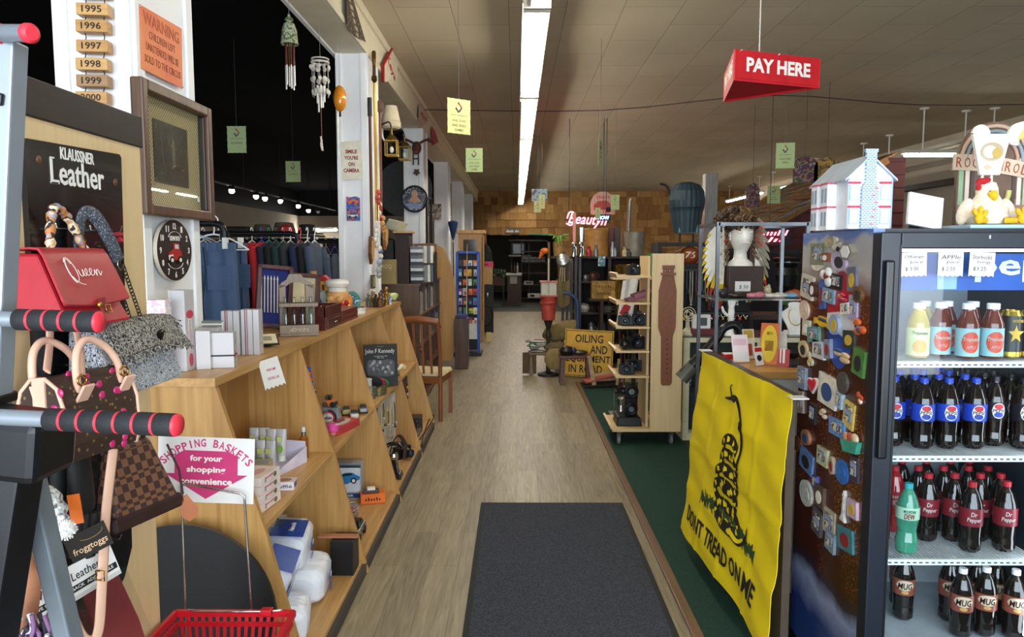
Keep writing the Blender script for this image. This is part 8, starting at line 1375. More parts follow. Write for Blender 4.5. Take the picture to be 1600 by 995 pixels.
# ================================================================== drinks cooler
NB = P('1c212c',.35,.1); t = thing('drinks_cooler','upright drinks cooler with a glass door and a splash-printed side','cooler',(1.41,2.5,0)); x0,x1,y0,y1,z1 = 1.09,1.74,2.268,2.82,1.676; LIN = P('b9c4cc',.4)
def m_decal():
    m,nt,bb,tc = base('splash_print',.25); sp = nt.nodes.new('ShaderNodeSeparateXYZ'); nt.links.new(tc.outputs['Object'],sp.inputs[0])
    n = node(nt,'Noise',tc.outputs['Object'],Scale=5.,Detail=5.); ad = nt.nodes.new('ShaderNodeMath'); ad.operation = 'MULTIPLY_ADD'; ad.inputs[1].default_value = .16; nt.links.new(n.outputs['Fac'],ad.inputs[0]); nt.links.new(sp.outputs['Z'],ad.inputs[2])
    zz = nt.nodes.new('ShaderNodeMath'); zz.operation = 'DIVIDE'; zz.inputs[1].default_value = 1.8; nt.links.new(ad.outputs[0],zz.inputs[0])
    c = ramp(nt,zz.outputs[0],[(0,srgb('28427e')),(.20,srgb('22386e')),(.255,srgb('8a94b4')),(.29,srgb('2a2432')),(.32,srgb('3c1712')),(.5,srgb('4a241c')),(.72,srgb('3a150e')),(.86,srgb('5e2a18')),(.90,srgb('b2aaa4')),(.955,srgb('a8a8aa')),(.965,srgb('4f72b4'))])
    sN = node(nt,'Noise',tc.outputs['Object'],Scale=140.,Detail=3.); pN = node(nt,'Noise',tc.outputs['Object'],Scale=4.,Detail=2.); f = ramp(nt,sN.outputs['Fac'],[(.55,(0,0,0)),(.68,(1,1,1))]); g = ramp(nt,pN.outputs['Fac'],[(.45,(0,0,0)),(.6,(1,1,1))]); band = ramp(nt,zz.outputs[0],[(.28,(0,0,0)),(.34,(1,1,1)),(.84,(1,1,1)),(.88,(0,0,0))]); fg = mix(nt,1.,mix(nt,1.,f,g,'MULTIPLY'),band,'MULTIPLY'); c = mix(nt,fg,c,srgb('b8742c'))
    nt.links.new(c,bb.inputs['Base Color']); return m
MB().bx(x0,x0+.035,y0,y1,.12,z1,m_decal()).o('printed_side',t); MB().bx(x1-.035,x1,y0,y1,.12,z1,NB).bx(x0+.035,x1-.035,y1-.03,y1,.12,z1,LIN).bx(x0+.035,x1-.035,y0,y1-.03,z1-.05,z1,NB).bx(x0+.035,x1-.035,y0,y1-.03,.12,.32,LIN).o('casing',t)
MB().bx(x0+.0355,x0+.045,y0+.01,y1-.031,.321,z1-.051,LIN).o('liner',t); [MB().bx(x,x+.06,y,y+.06,.01,.12,BLACK).o('foot',t) for x in (x0,x1-.06) for y in (y0,y1-.06)]
yd0,yd1 = 2.205,2.262; d_ = MB().bx(x0-.005,x0+.055,yd0,yd1,.14,z1-.012,NB).bx(x1-.055,x1,yd0,yd1,.14,z1-.012,NB).bx(x0+.055,x1-.055,yd0,yd1,z1-.062,z1-.012,NB).bx(x0+.055,x1-.055,yd0,yd1,.14,.22,NB).o('door',t,bev=.004)
MB().bx(x0+.055,x1-.055,yd0+.025,yd0+.031,.22,z1-.062,PANE).o('pane',d_); MB().bx(x0+.003,x0+.03,yd0-.02,yd0-.002,.98,1.58,P('0d0f14',.3)).o('handle',d_,bev=.006); MB().bx(x0+.05,x0+.056,yd0-.002,yd0+.002,.2,z1-.05,P('0c0d10',.4)).o('gasket',d_); MB().bx(1.402,1.406,yd0-.002,yd0,z1-.032,z1-.022,PAPER).o('mark',d_)
PB2 = P('1d56b0',.3); sgn = MB().bx(x0+.10,x1-.04,2.285,2.30,1.487,1.60,PB2).o('brand_panel',t); b = MB(); b.text(front((1.565,2.284,1.555)),0,0,.30,.085,'pepsi',P('dfeaf6',.4),.001,.02,0,.0); b.bx(1.3,1.36,2.283,2.2845,1.49,1.598,P('8fb4e0',.4)); b.o('lettering',sgn)
def m_led():return m_emit('cooler_lamp',(.85,.95,1),5.)
MB().bx(x1-.075,x1-.06,2.30,2.33,.35,1.58,m_led()).o('lamp_strip',t); MB().bx(x0+.06,x1-.06,2.31,2.34,z1-.07,z1-.055,m_led()).o('lamp_strip',t)
SHZ = [1.258,.955,.614]; WS = P('dfe4e6',.4)
for z in SHZ:
    sh = MB().bx(x0+.046,x1-.036,2.305,2.317,z-.016,z+.003,WS).o('wire_shelf',t); b = MB(); [b.bx(x0+.05+.0125*k_,x0+.054+.0125*k_,2.317,2.78,z-.006,z-.001,WS) for k_ in range(45)]; b.bx(x0+.046,x1-.036,2.55,2.556,z-.012,z-.006,WS); b.o('shelf_wires',sh)
    b = MB(); [b.bx(x0+.05+.02*k_,x0+.061+.02*k_,2.3042,2.305,z-.010,z-.005,P('5a6068',.5)) for k_ in range(28)]; b.o('slots',sh)
CLEAR = P('cfd8da',.05,trans=.9,ior=1.2)
def bottle(name,label,group,p,prof,liquid,capm,lab,z0,z1_,texts,cr=.0135,ch=.016):
    t = thing(name,label,'bottle',p,group); b = MB(); b.lathe(p,[(0,.001)]+prof+[(0,prof[-1][1])],liquid,16); b.o('bottle_body',t); h_ = prof[-1][1]; b = MB(); b.lathe(p,[(cr,h_-.010),(cr,h_+ch-.011),(cr*.9,h_+ch-.009),(0,h_+ch-.009)],capm,14); b.o('cap',t)
    R_ = max(q_[0] for q_ in prof)+.0006
    rl = lambda z:max(q_[0] for q_ in prof if abs(q_[1]-z) < .03)+.0008
    b = MB(); b.lathe(p,[(rl(z0),z0),(R_,z0+.004),(R_,z1_-.004),(rl(z1_),z1_)],lab,16); lb = b.o('label_band',t); b = MB()
    for s_,y,w_,hh,m_,a0 in texts:
        zz = z0+y
        if s_ == 'o':
            v_ = []; r2 = R_+.0006+.0004*(hh < .016)
            for i in range(11):
                q = -1+.2*i; th = -PI/2+a0+w_/R_*q; dz = hh*math.sqrt(max(0,1-q*q))
                v_ += [(p[0]+r2*math.cos(th),p[1]+r2*math.sin(th),p[2]+zz-dz),(p[0]+r2*math.cos(th),p[1]+r2*math.sin(th),p[2]+zz+dz)]
            b.add(v_,[(2*i,2*i+2,2*i+3,2*i+1) for i in range(10)],m_)
        else:
            vs,fs = text_mesh(s_,.02,.5,.15); b.add([(p[0]+(R_+.0016)*math.cos(-PI/2+a0+v.x*w_/R_),p[1]+(R_+.0016)*math.sin(-PI/2+a0+v.x*w_/R_),p[2]+zz+v.y*hh) for v in vs],fs,m_)
    if texts:b.o('print',lb)
    return t
SODA = [(.026,.003),(.0335,.012),(.034,.03),(.0325,.05),(.0345,.09),(.0355,.15),(.032,.17),(.022,.20),(.013,.215),(.0125,.228)]
COLA = P('140a07',.06,coat=.6); DRED = P('8a1420',.06,coat=.6); MINT = P('4fae8c',.06,trans=.45,coat=.5); CAPB = P('2447c0',.35); CAPR = P('a81e2c',.35); CAPW = P('e8e8e6',.4); LB_ = P('1b3fae',.35); LBK = P('0f1016',.35); LMA = P('7a1c2a',.35)
pe = lambda a0:[('o',.028,.0165,.020,WHITE,a0),('o',.035,.0145,.0125,P('c8202c',.35),a0),('o',.020,.0145,.0115,P('1c3fa8',.35),a0),('#',0,0,0,WHITE,a0)]
def pepsi(a0):return [('o',.029,.020,.0255,WHITE,a0),('o',.043,.014,.0088,P('c8202c',.35),a0),('o',.0155,.014,.0088,P('1c3fa8',.35),a0),('PEPSI',.029,.035,.0115,INK,a0)]
ord_ = ['leftmost','second','third','fourth','fifth','sixth','rightmost']; rw = ['front','second','third','fourth']
pr_ = {}
def put(key,mk_,p,label,group,s=None):
    if key not in pr_:pr_[key] = mk_(p,label,group); return pr_[key]
    return dup(pr_[key],p,label=label,group=group,s=s)
cm = lambda nm,liq,cap,lab,z0,z1_,tx,prof=SODA,**k:(lambda p,l,g:bottle(nm,l,g,p,prof,liq,cap,lab,z0,z1_,tx,**k))
XR = [1.185,1.262,1.341,1.422,1.511,1.598,1.668]
mkb = cm('cola_bottle',COLA,CAPB,LB_,.095,.152,pepsi(-.2)); mkk = cm('cola_bottle',COLA,P('1a1a1e',.4),LBK,.095,.152,pepsi(-.2))
for r_ in range(4):
    for c in range(7):
        if r_ == 0 and c == 0:continue
        blue = c < 5; put('pb' if blue else 'pk',mkb if blue else mkk,(XR[c]+.01*(r_ % 2),2.40+.078*r_+(.035 if c in (1,5) else 0),SHZ[1]+.004),'cola bottle with a %s cap on the second shelf, %s in the %s row' % ('blue' if blue else 'black',ord_[c],rw[r_]),'cola bottles on the second shelf')
mkd = cm('spiced_soda_bottle',COLA,CAPR,LMA,.092,.152,[('Dr',.042,.018,.015,WHITE,-.3),('Pepper',.022,.042,.018,WHITE,-.25)]); mkr = cm('red_soda_bottle',DRED,CAPR,P('8f1a28',.35),.09,.15,[('MOUNTAIN',.042,.04,.010,WHITE,-.3),('DEW',.022,.032,.018,P('e8e4d8',.4),-.3)])
for r_ in range(4):
    for c in range(7):
        if r_ == 0 and c != 5 or r_ == 1 and c in (0,2):continue
        red = c < 3; put('r' if red else 'd',mkr if red else mkd,(XR[c]+(.02 if c == 5 and r_ == 0 else 0)-.012*(r_ % 2),2.38+.088*r_,SHZ[2]+.004),'%s soda bottle with a red cap on the third shelf, %s in the %s row' % ('red' if red else 'dark',ord_[c],rw[r_]),'red-capped soda bottles on the third shelf')
put('r1',mkd,(1.502,2.375,SHZ[2]+.004),'dark soda bottle with a maroon label at the middle front of the third shelf','red-capped soda bottles on the third shelf')
GR = [(.026,.003),(.034,.012),(.0345,.045),(.029,.075),(.030,.09),(.0355,.12),(.0355,.155),(.030,.175),(.021,.20),(.013,.215),(.0125,.228)]
bottle('green_soda_bottle','pale green soda bottle with a turquoise cap at the front left of the third shelf',None,(1.285,2.36,SHZ[2]+.004),GR,MINT,P('2fa0a8',.35),P('a8d0b8',.35),.12,.16,[('MOUNTAIN',.028,.036,.010,P('2a6a3a',.4),-.3),('DEW',.012,.032,.018,P('b8202c',.4),-.3)])
mkm = cm('root_beer_bottle',COLA,CAPW,P('8a4a3c',.35),.095,.152,[('#',0,0,0,WHITE,0)][:0]+[('o',.036,.03,.018,P('cdbca4',.4),-.35),('MUG',.034,.046,.022,P('4a1a12',.4),-.35),('o',.012,.012,.006,P('c8a05a',.4),-.35)])
for k_,(x,y,lb) in enumerate(((1.49,2.38,'front left'),(1.575,2.39,'front middle'),(1.66,2.37,'front right'),(1.60,2.48,'second row middle'),(1.665,2.47,'second row right'),(1.515,2.49,'second row left'),(1.36,2.50,'shaded left, nearer'),(1.26,2.56,'farthest left'),(1.40,2.60,'shaded back row left'),(1.58,2.58,'back row middle'))):put('m',mkm,(x,y,.3215),'root beer bottle with a white cap on the cooler floor, %s' % lb,'white-capped bottles on the cooler floor')
JUG = [(.030,.003),(.034,.01),(.034,.10),(.033,.115),(.026,.135),(.018,.155),(.0175,.17)]; JY = P('d8c05a',.08,trans=.3,coat=.4); JA = P('6a2c1c',.06,trans=.2,coat=.5)
mky = cm('juice_bottle',JY,CAPW,P('cfd8a0',.4),.01,.10,[('Tropicana',.072,.046,.014,P('2a5a4a',.4),-.3),('o',.03,.022,.022,P('dca040',.4),-.3),('#',.095,.08,.012,P('e08a4a',.4),0)][:2],JUG,cr=.019,ch=.018); mka = cm('juice_bottle',JA,CAPW,P('8fc0c8',.4),.01,.10,[('o',.045,.028,.034,P('c8482c',.4),-.2),('Tropicana',.054,.046,.016,P('e8f0ea',.4),-.2),('#',0,0,0,WHITE,0)][:2]+[('APPLE',.03,.026,.010,P('f0d8d0',.4),-.2)],JUG,cr=.019,ch=.018)
for k_,(x,y,lb) in enumerate(((1.307,2.39,'yellow juice bottle at the front left of the top shelf'),(1.385,2.50,'yellow juice bottle behind the front yellow one'),(1.22,2.46,'yellow juice bottle farthest left on the top shelf'))):put('y',mky,(x,y,SHZ[0]+.004),lb,'yellow juice bottles on the top shelf')
for k_,(x,y,lb) in enumerate(((1.455,2.37,'apple juice bottle at the middle front of the top shelf'),(1.537,2.375,'apple juice bottle next to the black cans on the top shelf'),(1.395,2.42,'apple juice bottle left of the front apple bottle'),(1.53,2.47,'apple juice bottle in the second row between two front ones'),(1.46,2.50,'apple juice bottle at the back of the top shelf'))):put('a',mka,(x,y,SHZ[0]+.004),lb,'apple juice bottles on the top shelf')
for k_,(x,lb) in enumerate(((1.607,'black energy drink can with a gold star, beside the juice'),(1.672,'black energy drink can with a gold star, at the right edge'))):
    p = V((x,2.39,SHZ[0]+.004)); t = thing('drink_can',lb,'can',p,'cans on the top shelf'); b = MB(); b.lathe(p,[(.026,.001),(.033,.008,P('b8a03c',.25,.9)),(.033,.022,LBK),(.033,.138,P('b8a03c',.25,.9)),(.027,.152,GOLD),(.026,.156,GOLD),(.024,.152,GOLD),(0,.152)],GOLD,18); b.o('can_body',t); b = MB(); f_ = front(p+V((-.005,-.0335,.08))); b.prism(f_,[((.026 if i % 2 == 0 else .011)*math.cos(PI/2+i*PI/5),(.030 if i % 2 == 0 else .013)*math.sin(PI/2+i*PI/5)) for i in range(10)],.0008,P('c9a848',.3,.6)); b.text(f_,.004,.042,.034,.009,'ROCKSTAR',P('c9a848',.3,.6),.0006,.02,0,.001); b.o('print',t)
for k_,(px_,l1,l2,l3,lb) in enumerate(((1428,'ORange','Juice','$ 3.00','left'),(1485,'APPle','Juice','$ 2.50','middle'),(1534,'Starbucks','Energy','$3.25','right'))):
    F = front(at(px_,413,2.2285),.03-.03*k_); b = MB(); b.prism(F,[(-.038,.036),(.038,.036)]+[(.038-.0076*i,-.036+(.003 if i % 2 else -.001)) for i in range(11)],.0008,PAPER); ob = b.o('price_note',label='torn white handwritten price note on the cooler glass, %s one' % lb,cat='note'); b = MB(); [b.text(F,x,y,w_,h_,s_,INK,.0004,0,.1,.0009) for s_,x,y,w_,h_ in ((l1,0,.022,.058,.012),(l2,.006,.006,.04,.011),(l3,-.006,-.014,.04,.013))]; b.o('writing',ob)
# magnets on the printed side
F0 = left((x0,0,0)); MC = ((1308,382,30,26,'l','d8cfc0','white hand and green ball'),(1280,397,22,34,'s','7c8068','grey landscape photo at the top left'),(1300,378,14,16,'o','b0a080','small tan shell'),(1330,393,20,30,'h','8a8478','clear hexagonal dome'),(1279,407,20,32,'o','d8cdb8','large cream oval'),(1313,408,24,30,'o','b8a8c0','purple and white oval'),(1293,402,10,14,'s','8a4a2c','orange-brown square'),(1294,432,20,36,'l','d8d8d4','white dolphin'),(1308,440,18,24,'s','17171a','black rectangular'),(1334,436,14,38,'s','6a6a78','dark wooden saint'),(1264,448,18,36,'s','b8b4a4','grey photo strip'),(1273,452,9,24,'o','4a2c22','dark brown oval'),(1286,460,8,46,'s','3a5a9a','blue bookmark'),(1297,462,18,22,'s','7a98b0','pale blue city photo'),(1318,465,18,16,'l','b8304a','red and green flower'),(1344,460,14,26,'o','6a4a2c','brown lizard'),(1335,480,13,38,'s','a898b8','lilac angel'),(1323,482,13,18,'s','dcd8c8','white cup-shaped'),(1288,504,26,22,'c','d8a81c','yellow taxi'),(1307,507,16,32,'o','8fa0b8','silver-rimmed blue oval'),(1258,484,15,30,'o','d0b8a4','pale pink oval'),(1262,512,11,24,'s','c0bca8','small light photo'),(1274,522,18,24,'s','5f8a80','teal floral tile'),(1346,512,22,30,'l','c85a24','orange crab'),(1328,530,18,28,'s','2c3a34','little chalkboard'),(1257,545,14,26,'o','c0ac84','beige oval with dark horse'),(1282,546,18,28,'s','c8c6c4','black and white scribble'),(1297,545,10,30,'s','7c88a0','grey and orange bottle'),(1318,556,34,22,'l','d8b88a','sandy state-outline'),(1268,562,11,28,'l','bdb49a','cream figure'),(1345,566,18,42,'s','4a7a3a','green sports car card'),(1256,590,12,34,'s','7a8494','tall grey-blue picture'),(1271,600,18,30,'v','c8203a','red and white heart'),(1295,610,28,48,'s','d4ccbc','black and white mug scene'),(1319,598,16,34,'o','4c4a44','grey pocket-watch'),(1315,625,10,24,'s','9ab0c0','blue and white stamp'),(1345,622,12,22,'l','c04a20','orange goblin-like figure'),(1252,628,10,34,'s','9a8a7c','pink and grey portrait'),(1272,646,10,30,'s','2a2422','dark narrow tower'),(1289,646,12,18,'l','b8aa98','small white animal'),(1328,648,16,42,'s','c8b060','yellow card with red-white figure'),(1310,668,24,26,'s','5a86c0','blue mountain photo'),(1333,690,28,34,'u','3f9a84','teal basket of shells'),(1262,683,13,24,'o','9a6a48','tan round wooden slice'),(1247,693,13,24,'o','6f4428','brown round wooden slice'),(1262,720,20,32,'s','5a7aa8','blue photo of a tower'),(1288,713,16,28,'s','b8b890','cream flower card'),(1303,727,8,28,'o','a89a84','small white figure oval'),(1317,737,20,38,'o','2f6ab0','blue and orange oval'),(1337,733,13,40,'s','3c3840','dark penguin'),(1262,770,19,40,'o','bcbcb4','white shell oval'),(1284,775,14,34,'s','5a4a3c','brown carved'),(1275,753,9,20,'s','4a5ab0','small violet-blue'),(1321,790,8,50,'t','c9c9c4','silver tower'),(1335,795,15,28,'s','c0a8b8','pink cube'),(1280,815,14,38,'s','4f4c50','arched grey stone'),(1297,815,18,40,'s','a8a08c','framed sepia house photo'),(1323,842,24,36,'s','3f7a84','teal and yellow tile'),(1300,845,14,32,'s','7a8a98','grey-blue hanging card'))
for k_,(px_,py_,w_,h_,sh,hx,lb) in enumerate(MC):
    c_ = gx(px_,py_,x0); dpx = abs(gx(px_+w_/2,py_,x0).y-gx(px_-w_/2,py_,x0).y)/2; hh = (gx(px_,py_-h_/2,x0).z-gx(px_,py_+h_/2,x0).z)/2; F = left((x0,c_.y,c_.z),.12*((k_*7) % 5-2)*.6); m_ = P(hx,.4,var=.25,scale=40); b = MB(); d = .006+.002*(k_ % 4); dk = P(['2a2a2c','e4e0d4','8a2c2a','2f4a7a','c9a23c'][k_ % 5],.5)
    if sh == 's':b.fbox(F,0,0,2*dpx,2*hh,d,m_); b.fbox(F,.0,.1*hh,1.3*dpx,1.2*hh,.0015,image_like('magnet_print',['8a9ab0','5a5048','c8c0b0','3a4a3a','a07a5a'],26,.4,1.),d) if k_ % 3 else b.disc(F,0,-.1*hh,dpx*.6,hh*.6,.0015,dk,d)
    elif sh == 'o':b.disc(F,0,0,dpx,hh,d,m_); b.disc(F,.1*dpx,-.1*hh,dpx*.55,hh*.6,.0015,dk if k_ % 2 else P(hx,.3,var=.4,scale=90),d)
    elif sh == 'h':b.disc(F,0,0,dpx,hh,.02,m_,n=6); b.disc(F,0,0,dpx*.7,hh*.7,.002,WHITE,.02,6)
    elif sh == 'v':b.prism(F,[(dpx*.9*math.sin(a_)**3*1.05,hh*(.8*math.cos(a_)-.32*math.cos(2*a_)-.12*math.cos(3*a_))) for a_ in lin(0,2*PI,25)[:-1]],.005,WHITE); b.prism(F,[(dpx*.7*math.sin(a_)**3*1.05,hh*(.62*math.cos(a_)-.25*math.cos(2*a_)-.1*math.cos(3*a_))) for a_ in lin(0,2*PI,25)[:-1]],.003,m_,.005)
    elif sh == 'c':b.fbox(F,0,-.1*hh,2*dpx,.9*hh,.01,m_); b.fbox(F,.1*dpx,.5*hh,1.1*dpx,.6*hh,.01,m_); b.fbox(F,.1*dpx,.5*hh,.9*dpx,.35*hh,.001,dk,.01); [b.disc(F,s_*.55*dpx,-.6*hh,.22*dpx,.25*hh,.012,INK) for s_ in (-1,1)]
    elif sh == 't':b.prism(F,[(-dpx,-hh),(dpx,-hh),(.35*dpx,-.6*hh),(.25*dpx,.6*hh),(.5*dpx,.65*hh),(.1*dpx,hh),(-.1*dpx,hh),(-.5*dpx,.65*hh),(-.25*dpx,.6*hh),(-.35*dpx,-.6*hh)],.01,m_)
    elif sh == 'u':b.prism(F,[(-dpx,.1*hh),(dpx,.1*hh),(.7*dpx,-hh),(-.7*dpx,-hh)],.016,m_); [b.ell(F.p(.5*dpx*s_,.35*hh,.008),(.008,.4*dpx,.5*hh),P(['c88a6a','b0503c','d8c0a0'][s_+1],.5),8,6) for s_ in (-1,0,1)]
    else:[b.ell(F.p(dpx*.45*math.cos(i*2.3+k_),hh*.5*math.sin(i*1.9+k_),d*.5),(d*.8,dpx*.5,hh*.45),m_ if i < 3 else dk,8,6) for i in range(4)]
    b.o('magnet',label='%s magnet on the printed cooler side' % lb,cat='magnet',group='magnets on the cooler side')
# big round logo printed on the side, behind the magnets
b = MB(); c_ = gx(1313,500,x0); F = left((x0-.0002,c_.y,c_.z)); ry,rz_ = .105,.165; n_ = 40
arcp = lambda lo,hi:[(ry*math.cos(a_),rz_*math.sin(a_)) for a_ in lin(lo,hi,18)]
b.prism(F,arcp(.25,PI-.1),.0005,P('a8202c',.3)); b.prism(F,arcp(PI+.15,2*PI-.45),.0005,P('23489a',.3)); b.prism(F,arcp(-.45,.25)+arcp(PI-.1,PI+.15),.0004,P('c9c6c8',.3)); b.o('round_logo',bpy.data.objects['drinks_cooler'])
# ================================================================== on top of the cooler
zt = z1+.001; t = thing('doll_house','blue and white tin doll house with a tall brick chimney on the cooler','doll house',(1.2,2.45,zt)); HWH = P('e6e8ee',.4); HB = P('8fb0d8',.4); hx0,hx1,hy0,hy1 = 1.075,1.235,2.32,2.58
hx0 = at(1325,300,2.32).x; hx1 = at(1395,300,2.32).x; zw = .158; zr = .218; xm = (hx0+hx1)/2-.005
F = front((0,hy0,zt)); b = MB(); b.add([(hx0,hy0,zt),(hx1,hy0,zt),(hx1,hy0,zt+zw),(xm,hy0,zt+zr),(hx0,hy0,zt+zw),(hx0,hy1,zt),(hx1,hy1,zt),(hx1,hy1,zt+zw),(xm,hy1,zt+zr),(hx0,hy1,zt+zw)],[(0,1,2,3,4),(9,8,7,6,5),(0,4,9,5),(1,6,7,2),(0,5,6,1)],HWH); b.o('walls',t)
b = MB(); [b.add([(xm,hy0-.012,zt+zr+.004),(xe,hy0-.012,zt+zw-.012),(xe,hy1+.012,zt+zw-.012),(xm,hy1+.012,zt+zr+.004),(xm,hy0-.012,zt+zr+.010),(xe,hy0-.012,zt+zw-.006),(xe,hy1+.012,zt+zw-.006),(xm,hy1+.012,zt+zr+.010)],[(0,1,2,3),(7,6,5,4),(0,4,5,1),(1,5,6,2),(2,6,7,3),(3,7,4,0)],P('a8b8c8',.4)) for xe in (hx0-.014,hx1+.008)]; b.o('roof',t)
def m_brick():
    m,nt,bb,tc = base('toy_brick',.4); v = mapped(nt,tc.outputs['Object'],rot=(PI/2,0,0)); br = node(nt,'Brick',v,Scale=1.,Brick_Width=.011,Row_Height=.0055,Mortar_Size=.0009,Bias=-.5); [br.inputs[k_].__setattr__('default_value',(*srgb(h_),1)) for k_,h_ in (('Color1','4f86cc'),('Color2','7aa4dc'),('Mortar','dde4f0'))]; nt.links.new(br.outputs['Color'],bb.inputs['Base Color']); return m
b = MB(); cw = .026; b.prism(F,[(xm-cw,0),(xm-cw,.125),(xm-cw*.6,.145),(xm-cw*.6,.232),(xm-cw*.75,.236),(xm-cw*.75,.244),(xm+cw*.75,.244),(xm+cw*.75,.236),(xm+cw*.6,.232),(xm+cw*.6,.145),(xm+cw,.125),(xm+cw,0)],.012,m_brick()); rr = random.Random(5); [b.fbox(F,xm+rr.uniform(-.5,.5)*cw*1.6,.014+.022*k_,.010,.005,.001,P('c8486a',.4),.012) for k_ in range(6)]; b.o('chimney',t)
for x in ((hx0+xm-cw)/2,(hx1+xm+cw)/2):
    for z in (.038,.112):b = MB(); b.fbox(F,x,z,.030,.048,.002,HB); b.fbox(F,x,z,.024,.042,.0008,P('c8d2dc',.3),.002); [b.fbox(F,x+d_*.006,z,.0012,.042,.0006,HWH,.0028) for d_ in (-1,0,1)]; [b.ell(F.p(x+d_*.012,z+.030,.002),(.009,.002,.004),P('c8304a',.4),8,5) for d_ in (-1,0,1)]; b.o('window',t)
G = left((hx0,hy1,zt)); b = MB()
for u in (.07,.15):b.fbox(G,u,.075,.05,.15,.028,HWH); b.fbox(G,u,.072,.054,.006,.029,P('c8486a',.4)); b.fbox(G,u,.148,.054,.006,.029,P('c8486a',.4)); [b.fbox(G,u+d_*.012,z,.015,.045,.001,P('8fa0b0',.3),.028) for d_ in (-1,1) for z in (.035,.11)]
b.o('bay_windows',t); [MB().fbox(F,x,.079,.004,.158,.002,HB).o('corner_strip',t) for x in (hx0+.003,hx1-.003)]
F = front(at(1443,330,2.42),-.10,.1); F = FR(F.o,F.u,F.n+V((0,0,.22)),-.08); b = MB(); b.fbox(F,0,-.002,.118,.108,.012,P('e4e6ec',.4)); b.o('white_board',label='blank white square panel leaning on top of the cooler',cat='panel',bev=.001); MB().bx(F.o.x-.03,F.o.x+.03,F.o.y+.018,F.o.y+.03,zt,zt+.07,BLACK).o('rest',bpy.data.objects['white_board'])
xc = at(1541,330,2.36).x; yc = 2.36; MB().bx(xc-.09,xc+.10,2.29,2.44,zt,zt+.012,P('9fc0cc',.5)).o('blue_book',label='thin pale blue box under the plush chicken',cat='box',bev=.002)
PLU = P('e6d4bc',.95,bump=.4,scale=90,sheen=.4); YEL = P('e0b020',.9,bump=.3,scale=90); t = thing('plush_chicken','cream plush chicken with a yellow beak and feet sitting on the cooler','plush toy',(xc,yc,zt+.012)); c_ = V((xc,yc,zt+.013)); b = MB(); b.lathe(c_,[(0,0),(.05,.003),(.067,.025),(.064,.05),(.045,.075),(.033,.095),(.031,.115),(.024,.132),(0,.138)],PLU,20,sy=.8); b.o('body',t)
for s_ in (-1,1):b = MB(); b.ell(c_+V((s_*.068,.0,.042)),(.022,.02,.044),PLU,10,8,(0,s_*-.35,0)); b.o('wing',t); b = MB(); b.tube([c_+V((s_*.03,-.045,.012)),c_+V((s_*.058,-.065,.012))],.010,YEL,8); q_ = c_+V((s_*.066,-.072,.018)); b.ell(q_,(.014,.010,.018),YEL); [b.ell(q_+V((dx,-.002,dz)),(.008,.008,.014),YEL,8,6,(0,dx*30,0)) for dx,dz in ((-.014,.018),(.002,.024),(.016,.014))]; b.o('foot',t); b = MB(); b.ell(c_+V((s_*.0065,-.026,.103)),.0035,INK,8,6); b.o('eye',t)
b = MB(); b.lathe(c_,[(.016,0),(.013,.012),(.004,.026),(0,.028)],YEL,12,FR(c_+V((0,-.024,.094)),(1,0,0),(0,-.75,-.65))); b.o('beak',t); b = MB(); b.tube(smooth([c_+V((-.035,-.005,.128)),c_+V((-.028,-.01,.137)),c_+V((-.012,-.01,.134)),c_+V((-.004,-.005,.142))],3),.010,P('b01c24',.9),8); b.ell(c_+V((-.034,-.01,.117)),(.008,.006,.010),P('b01c24',.9)); b.o('comb',t)
t = thing('winged_cup_sign','white winged paper-cup cutout on two thin white legs behind the chicken','sign',(xc,2.46,zt)); F = front((at(1546,240,2.46).x,2.46,at(1546,240,2.46).z)); CW = P('e6e2d6',.6); b = MB(); b.prism(F,[(-.064,.062),(.060,.062),(.030,-.07),(-.034,-.07)],.012,CW); b.o('cup',t,bev=.002); b = MB(); b.disc(F,0,.005,.038,.030,.002,P('b0a080',.6),.012); b.disc(F,-.008,.004,.022,.020,.002,WHITE,.014); b.disc(F,.014,.0,.016,.016,.002,P('b89a50',.6),.0145); b.disc(F,-.012,-.045,.012,.008,.002,P('d0a890',.6),.012); b.o('cup_picture',t)
for x in (-.022,.018):MB().cyl((F.o.x+x*.7,2.465,F.o.z-.06),(F.o.x+x*1.3,2.465,zt),.0045,WHITE,n=8).o('leg',t)
b = MB(); b.prism(F,sm2([(.05,.05),(.06,.085),(.09,.10),(.15,.11),(.15,.095),(.125,.075),(.115,.055),(.09,.045),(.085,.025),(.06,.03),(.05,.05)],3),.010,CW); b.prism(F,sm2([(.08,.04),(.10,.075),(.14,.10),(.15,.095),(.125,.075),(.115,.055),(.09,.045),(.08,.04)],3),.002,P('c8b860',.6),.010); b.o('right_wing',t); b = MB(); b.prism(F,sm2([(-.066,.066),(-.055,.085),(-.035,.092),(-.015,.082),(-.008,.062),(-.04,.06),(-.066,.066)],3),.010,CW); b.o('left_wing',t)
t = thing('jukebox_board','arched wooden jukebox cutout with a rock and roll banner behind the chicken','sign',(xc,2.62,zt)); F = front((at(1547,280,2.62).x,2.62,at(1547,352,2.62).z)); JB = P('6a5244',.6,var=.2); b = MB(); b.prism(F,[(-.125,0),(-.125,.22)]+[(.125*math.cos(a_),.22+.135*math.sin(a_)) for a_ in lin(PI,0,17)]+[(.125,.22),(.125,0)],.015,JB); b.o('board',t)
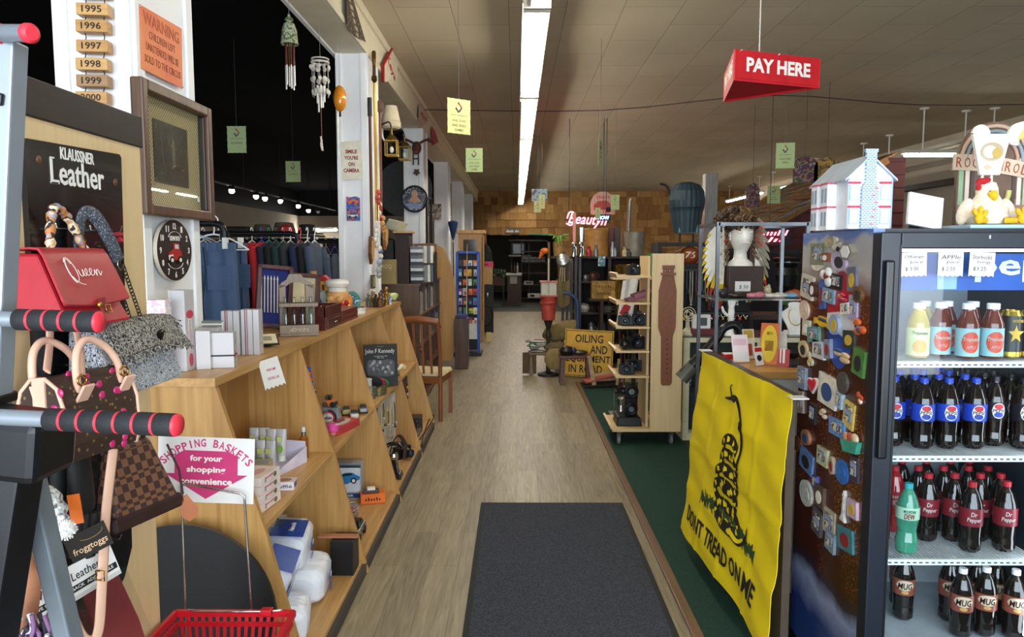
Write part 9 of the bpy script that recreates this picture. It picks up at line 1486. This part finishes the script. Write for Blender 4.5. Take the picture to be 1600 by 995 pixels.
b = MB(); [b.fbox(F,s_*x,.12+.03,w_,.16,.003,P(hx,.5),.015) for s_ in (-1,1) for x,w_,hx in ((.112,.016,'8fb08a'),(.09,.014,'d8c8b8'),(.072,.012,'4a3a34'))]; [b.tube([F.p(r_*math.cos(a_),.22+r_*1.05*math.sin(a_),.018) for a_ in lin(0,PI,15)],.007,P(hx,.5),6) for r_,hx in ((.115,'c8a890'),(.098,'8a9aa0'),(.08,'b89080'))]; b.tube([F.p(.055*math.cos(a_),.12+.07*math.sin(a_),.018) for a_ in lin(-PI,0,13)],.010,P('c9c070',.5),6); [b.fbox(F,s_*.10,.045,.045,.09,.002,P('8a6a60',.5),.015) for s_ in (-1,1)]; [b.fbox(F,s_*.10,.02,.04,.014,.003,P('a8b4bc',.3),.017) for s_ in (-1,1)]; b.o('painted_trim',t)
b = MB(); arcb = lambda y:[(x,y-.45*x*x-.13*x) for x in lin(-.145,.15,13)]; b.prism(F,arcb(.235)+arcb(.18)[::-1],.006,P('c9b49c',.5),.018); b.o('banner',t); b = MB(); [b.text(FR(F.p(x,.207-.45*x*x-.13*x,.0),F.u,F.n,-.13-.9*x),0,0,.020,.034,ch,P('9a4a34',.5),.001,.0,0,.0245) for x,ch in zip(lin(-.125,.13,10),"ROCK'NROLL")]; b.o('lettering',t)
# ================================================================== red three-sided sign on chains
t = thing('hanging_pay_sign','red three-sided pay sign hanging on white chains from the ceiling','sign',at(1207,110,4.3)); SR2 = P('c01a24',.45)
A_,B_,C_ = at(1147,101,4.25),at(1281.5,115,4.46),at(1131,128,4.86); B_.z = C_.z = A_.z; hh = .086
for (p_,q_,s_) in ((A_,B_,'PAY HERE'),(C_,A_,'PAY HERE'),(B_,C_,'PAY HERE')):
    u = (q_-p_); L_ = u.length; u.normalize(); F = FR((p_+q_)/2,u,u.cross(V((0,0,1)))); b = MB(); b.fbox(F,0,0,L_,2*hh,.006,SR2,-.006); pn = b.o('side_panel',t)
    b = MB(); b.text(F,.005,.01,L_*.74,hh*.92,s_,WHITE,.001,.035,0,.001); b.o('lettering',pn)
b = MB(); z = A_.z-hh+.012; b.add([(p_.x,p_.y,z+d_) for d_ in (0,.003) for p_ in (A_,B_,C_)],[(0,1,2),(5,4,3),(0,3,4,1),(1,4,5,2),(2,5,3,0)],SR2); b.o('bottom_panel',t)
ap = (A_+B_+C_)/3; ap.z = 2.75
for p_ in (A_.lerp(B_,.08),A_.lerp(B_,.5),B_.lerp(C_,.5)):b = MB(); chain(b,[V((p_.x,p_.y,A_.z+hh-.004)),ap],WHITE,.006,.0018,.016); b.o('chain',t)
b = MB(); chain(b,[ap,V((ap.x,ap.y,CEIL-.02))],WHITE,.006,.0018,.016); b.o('chain',t); MB().lathe((ap.x,ap.y,CEIL-.03),[(.008,0),(.02,.02),(.025,.03)],CHROME,10).o('ceiling_hook',t)
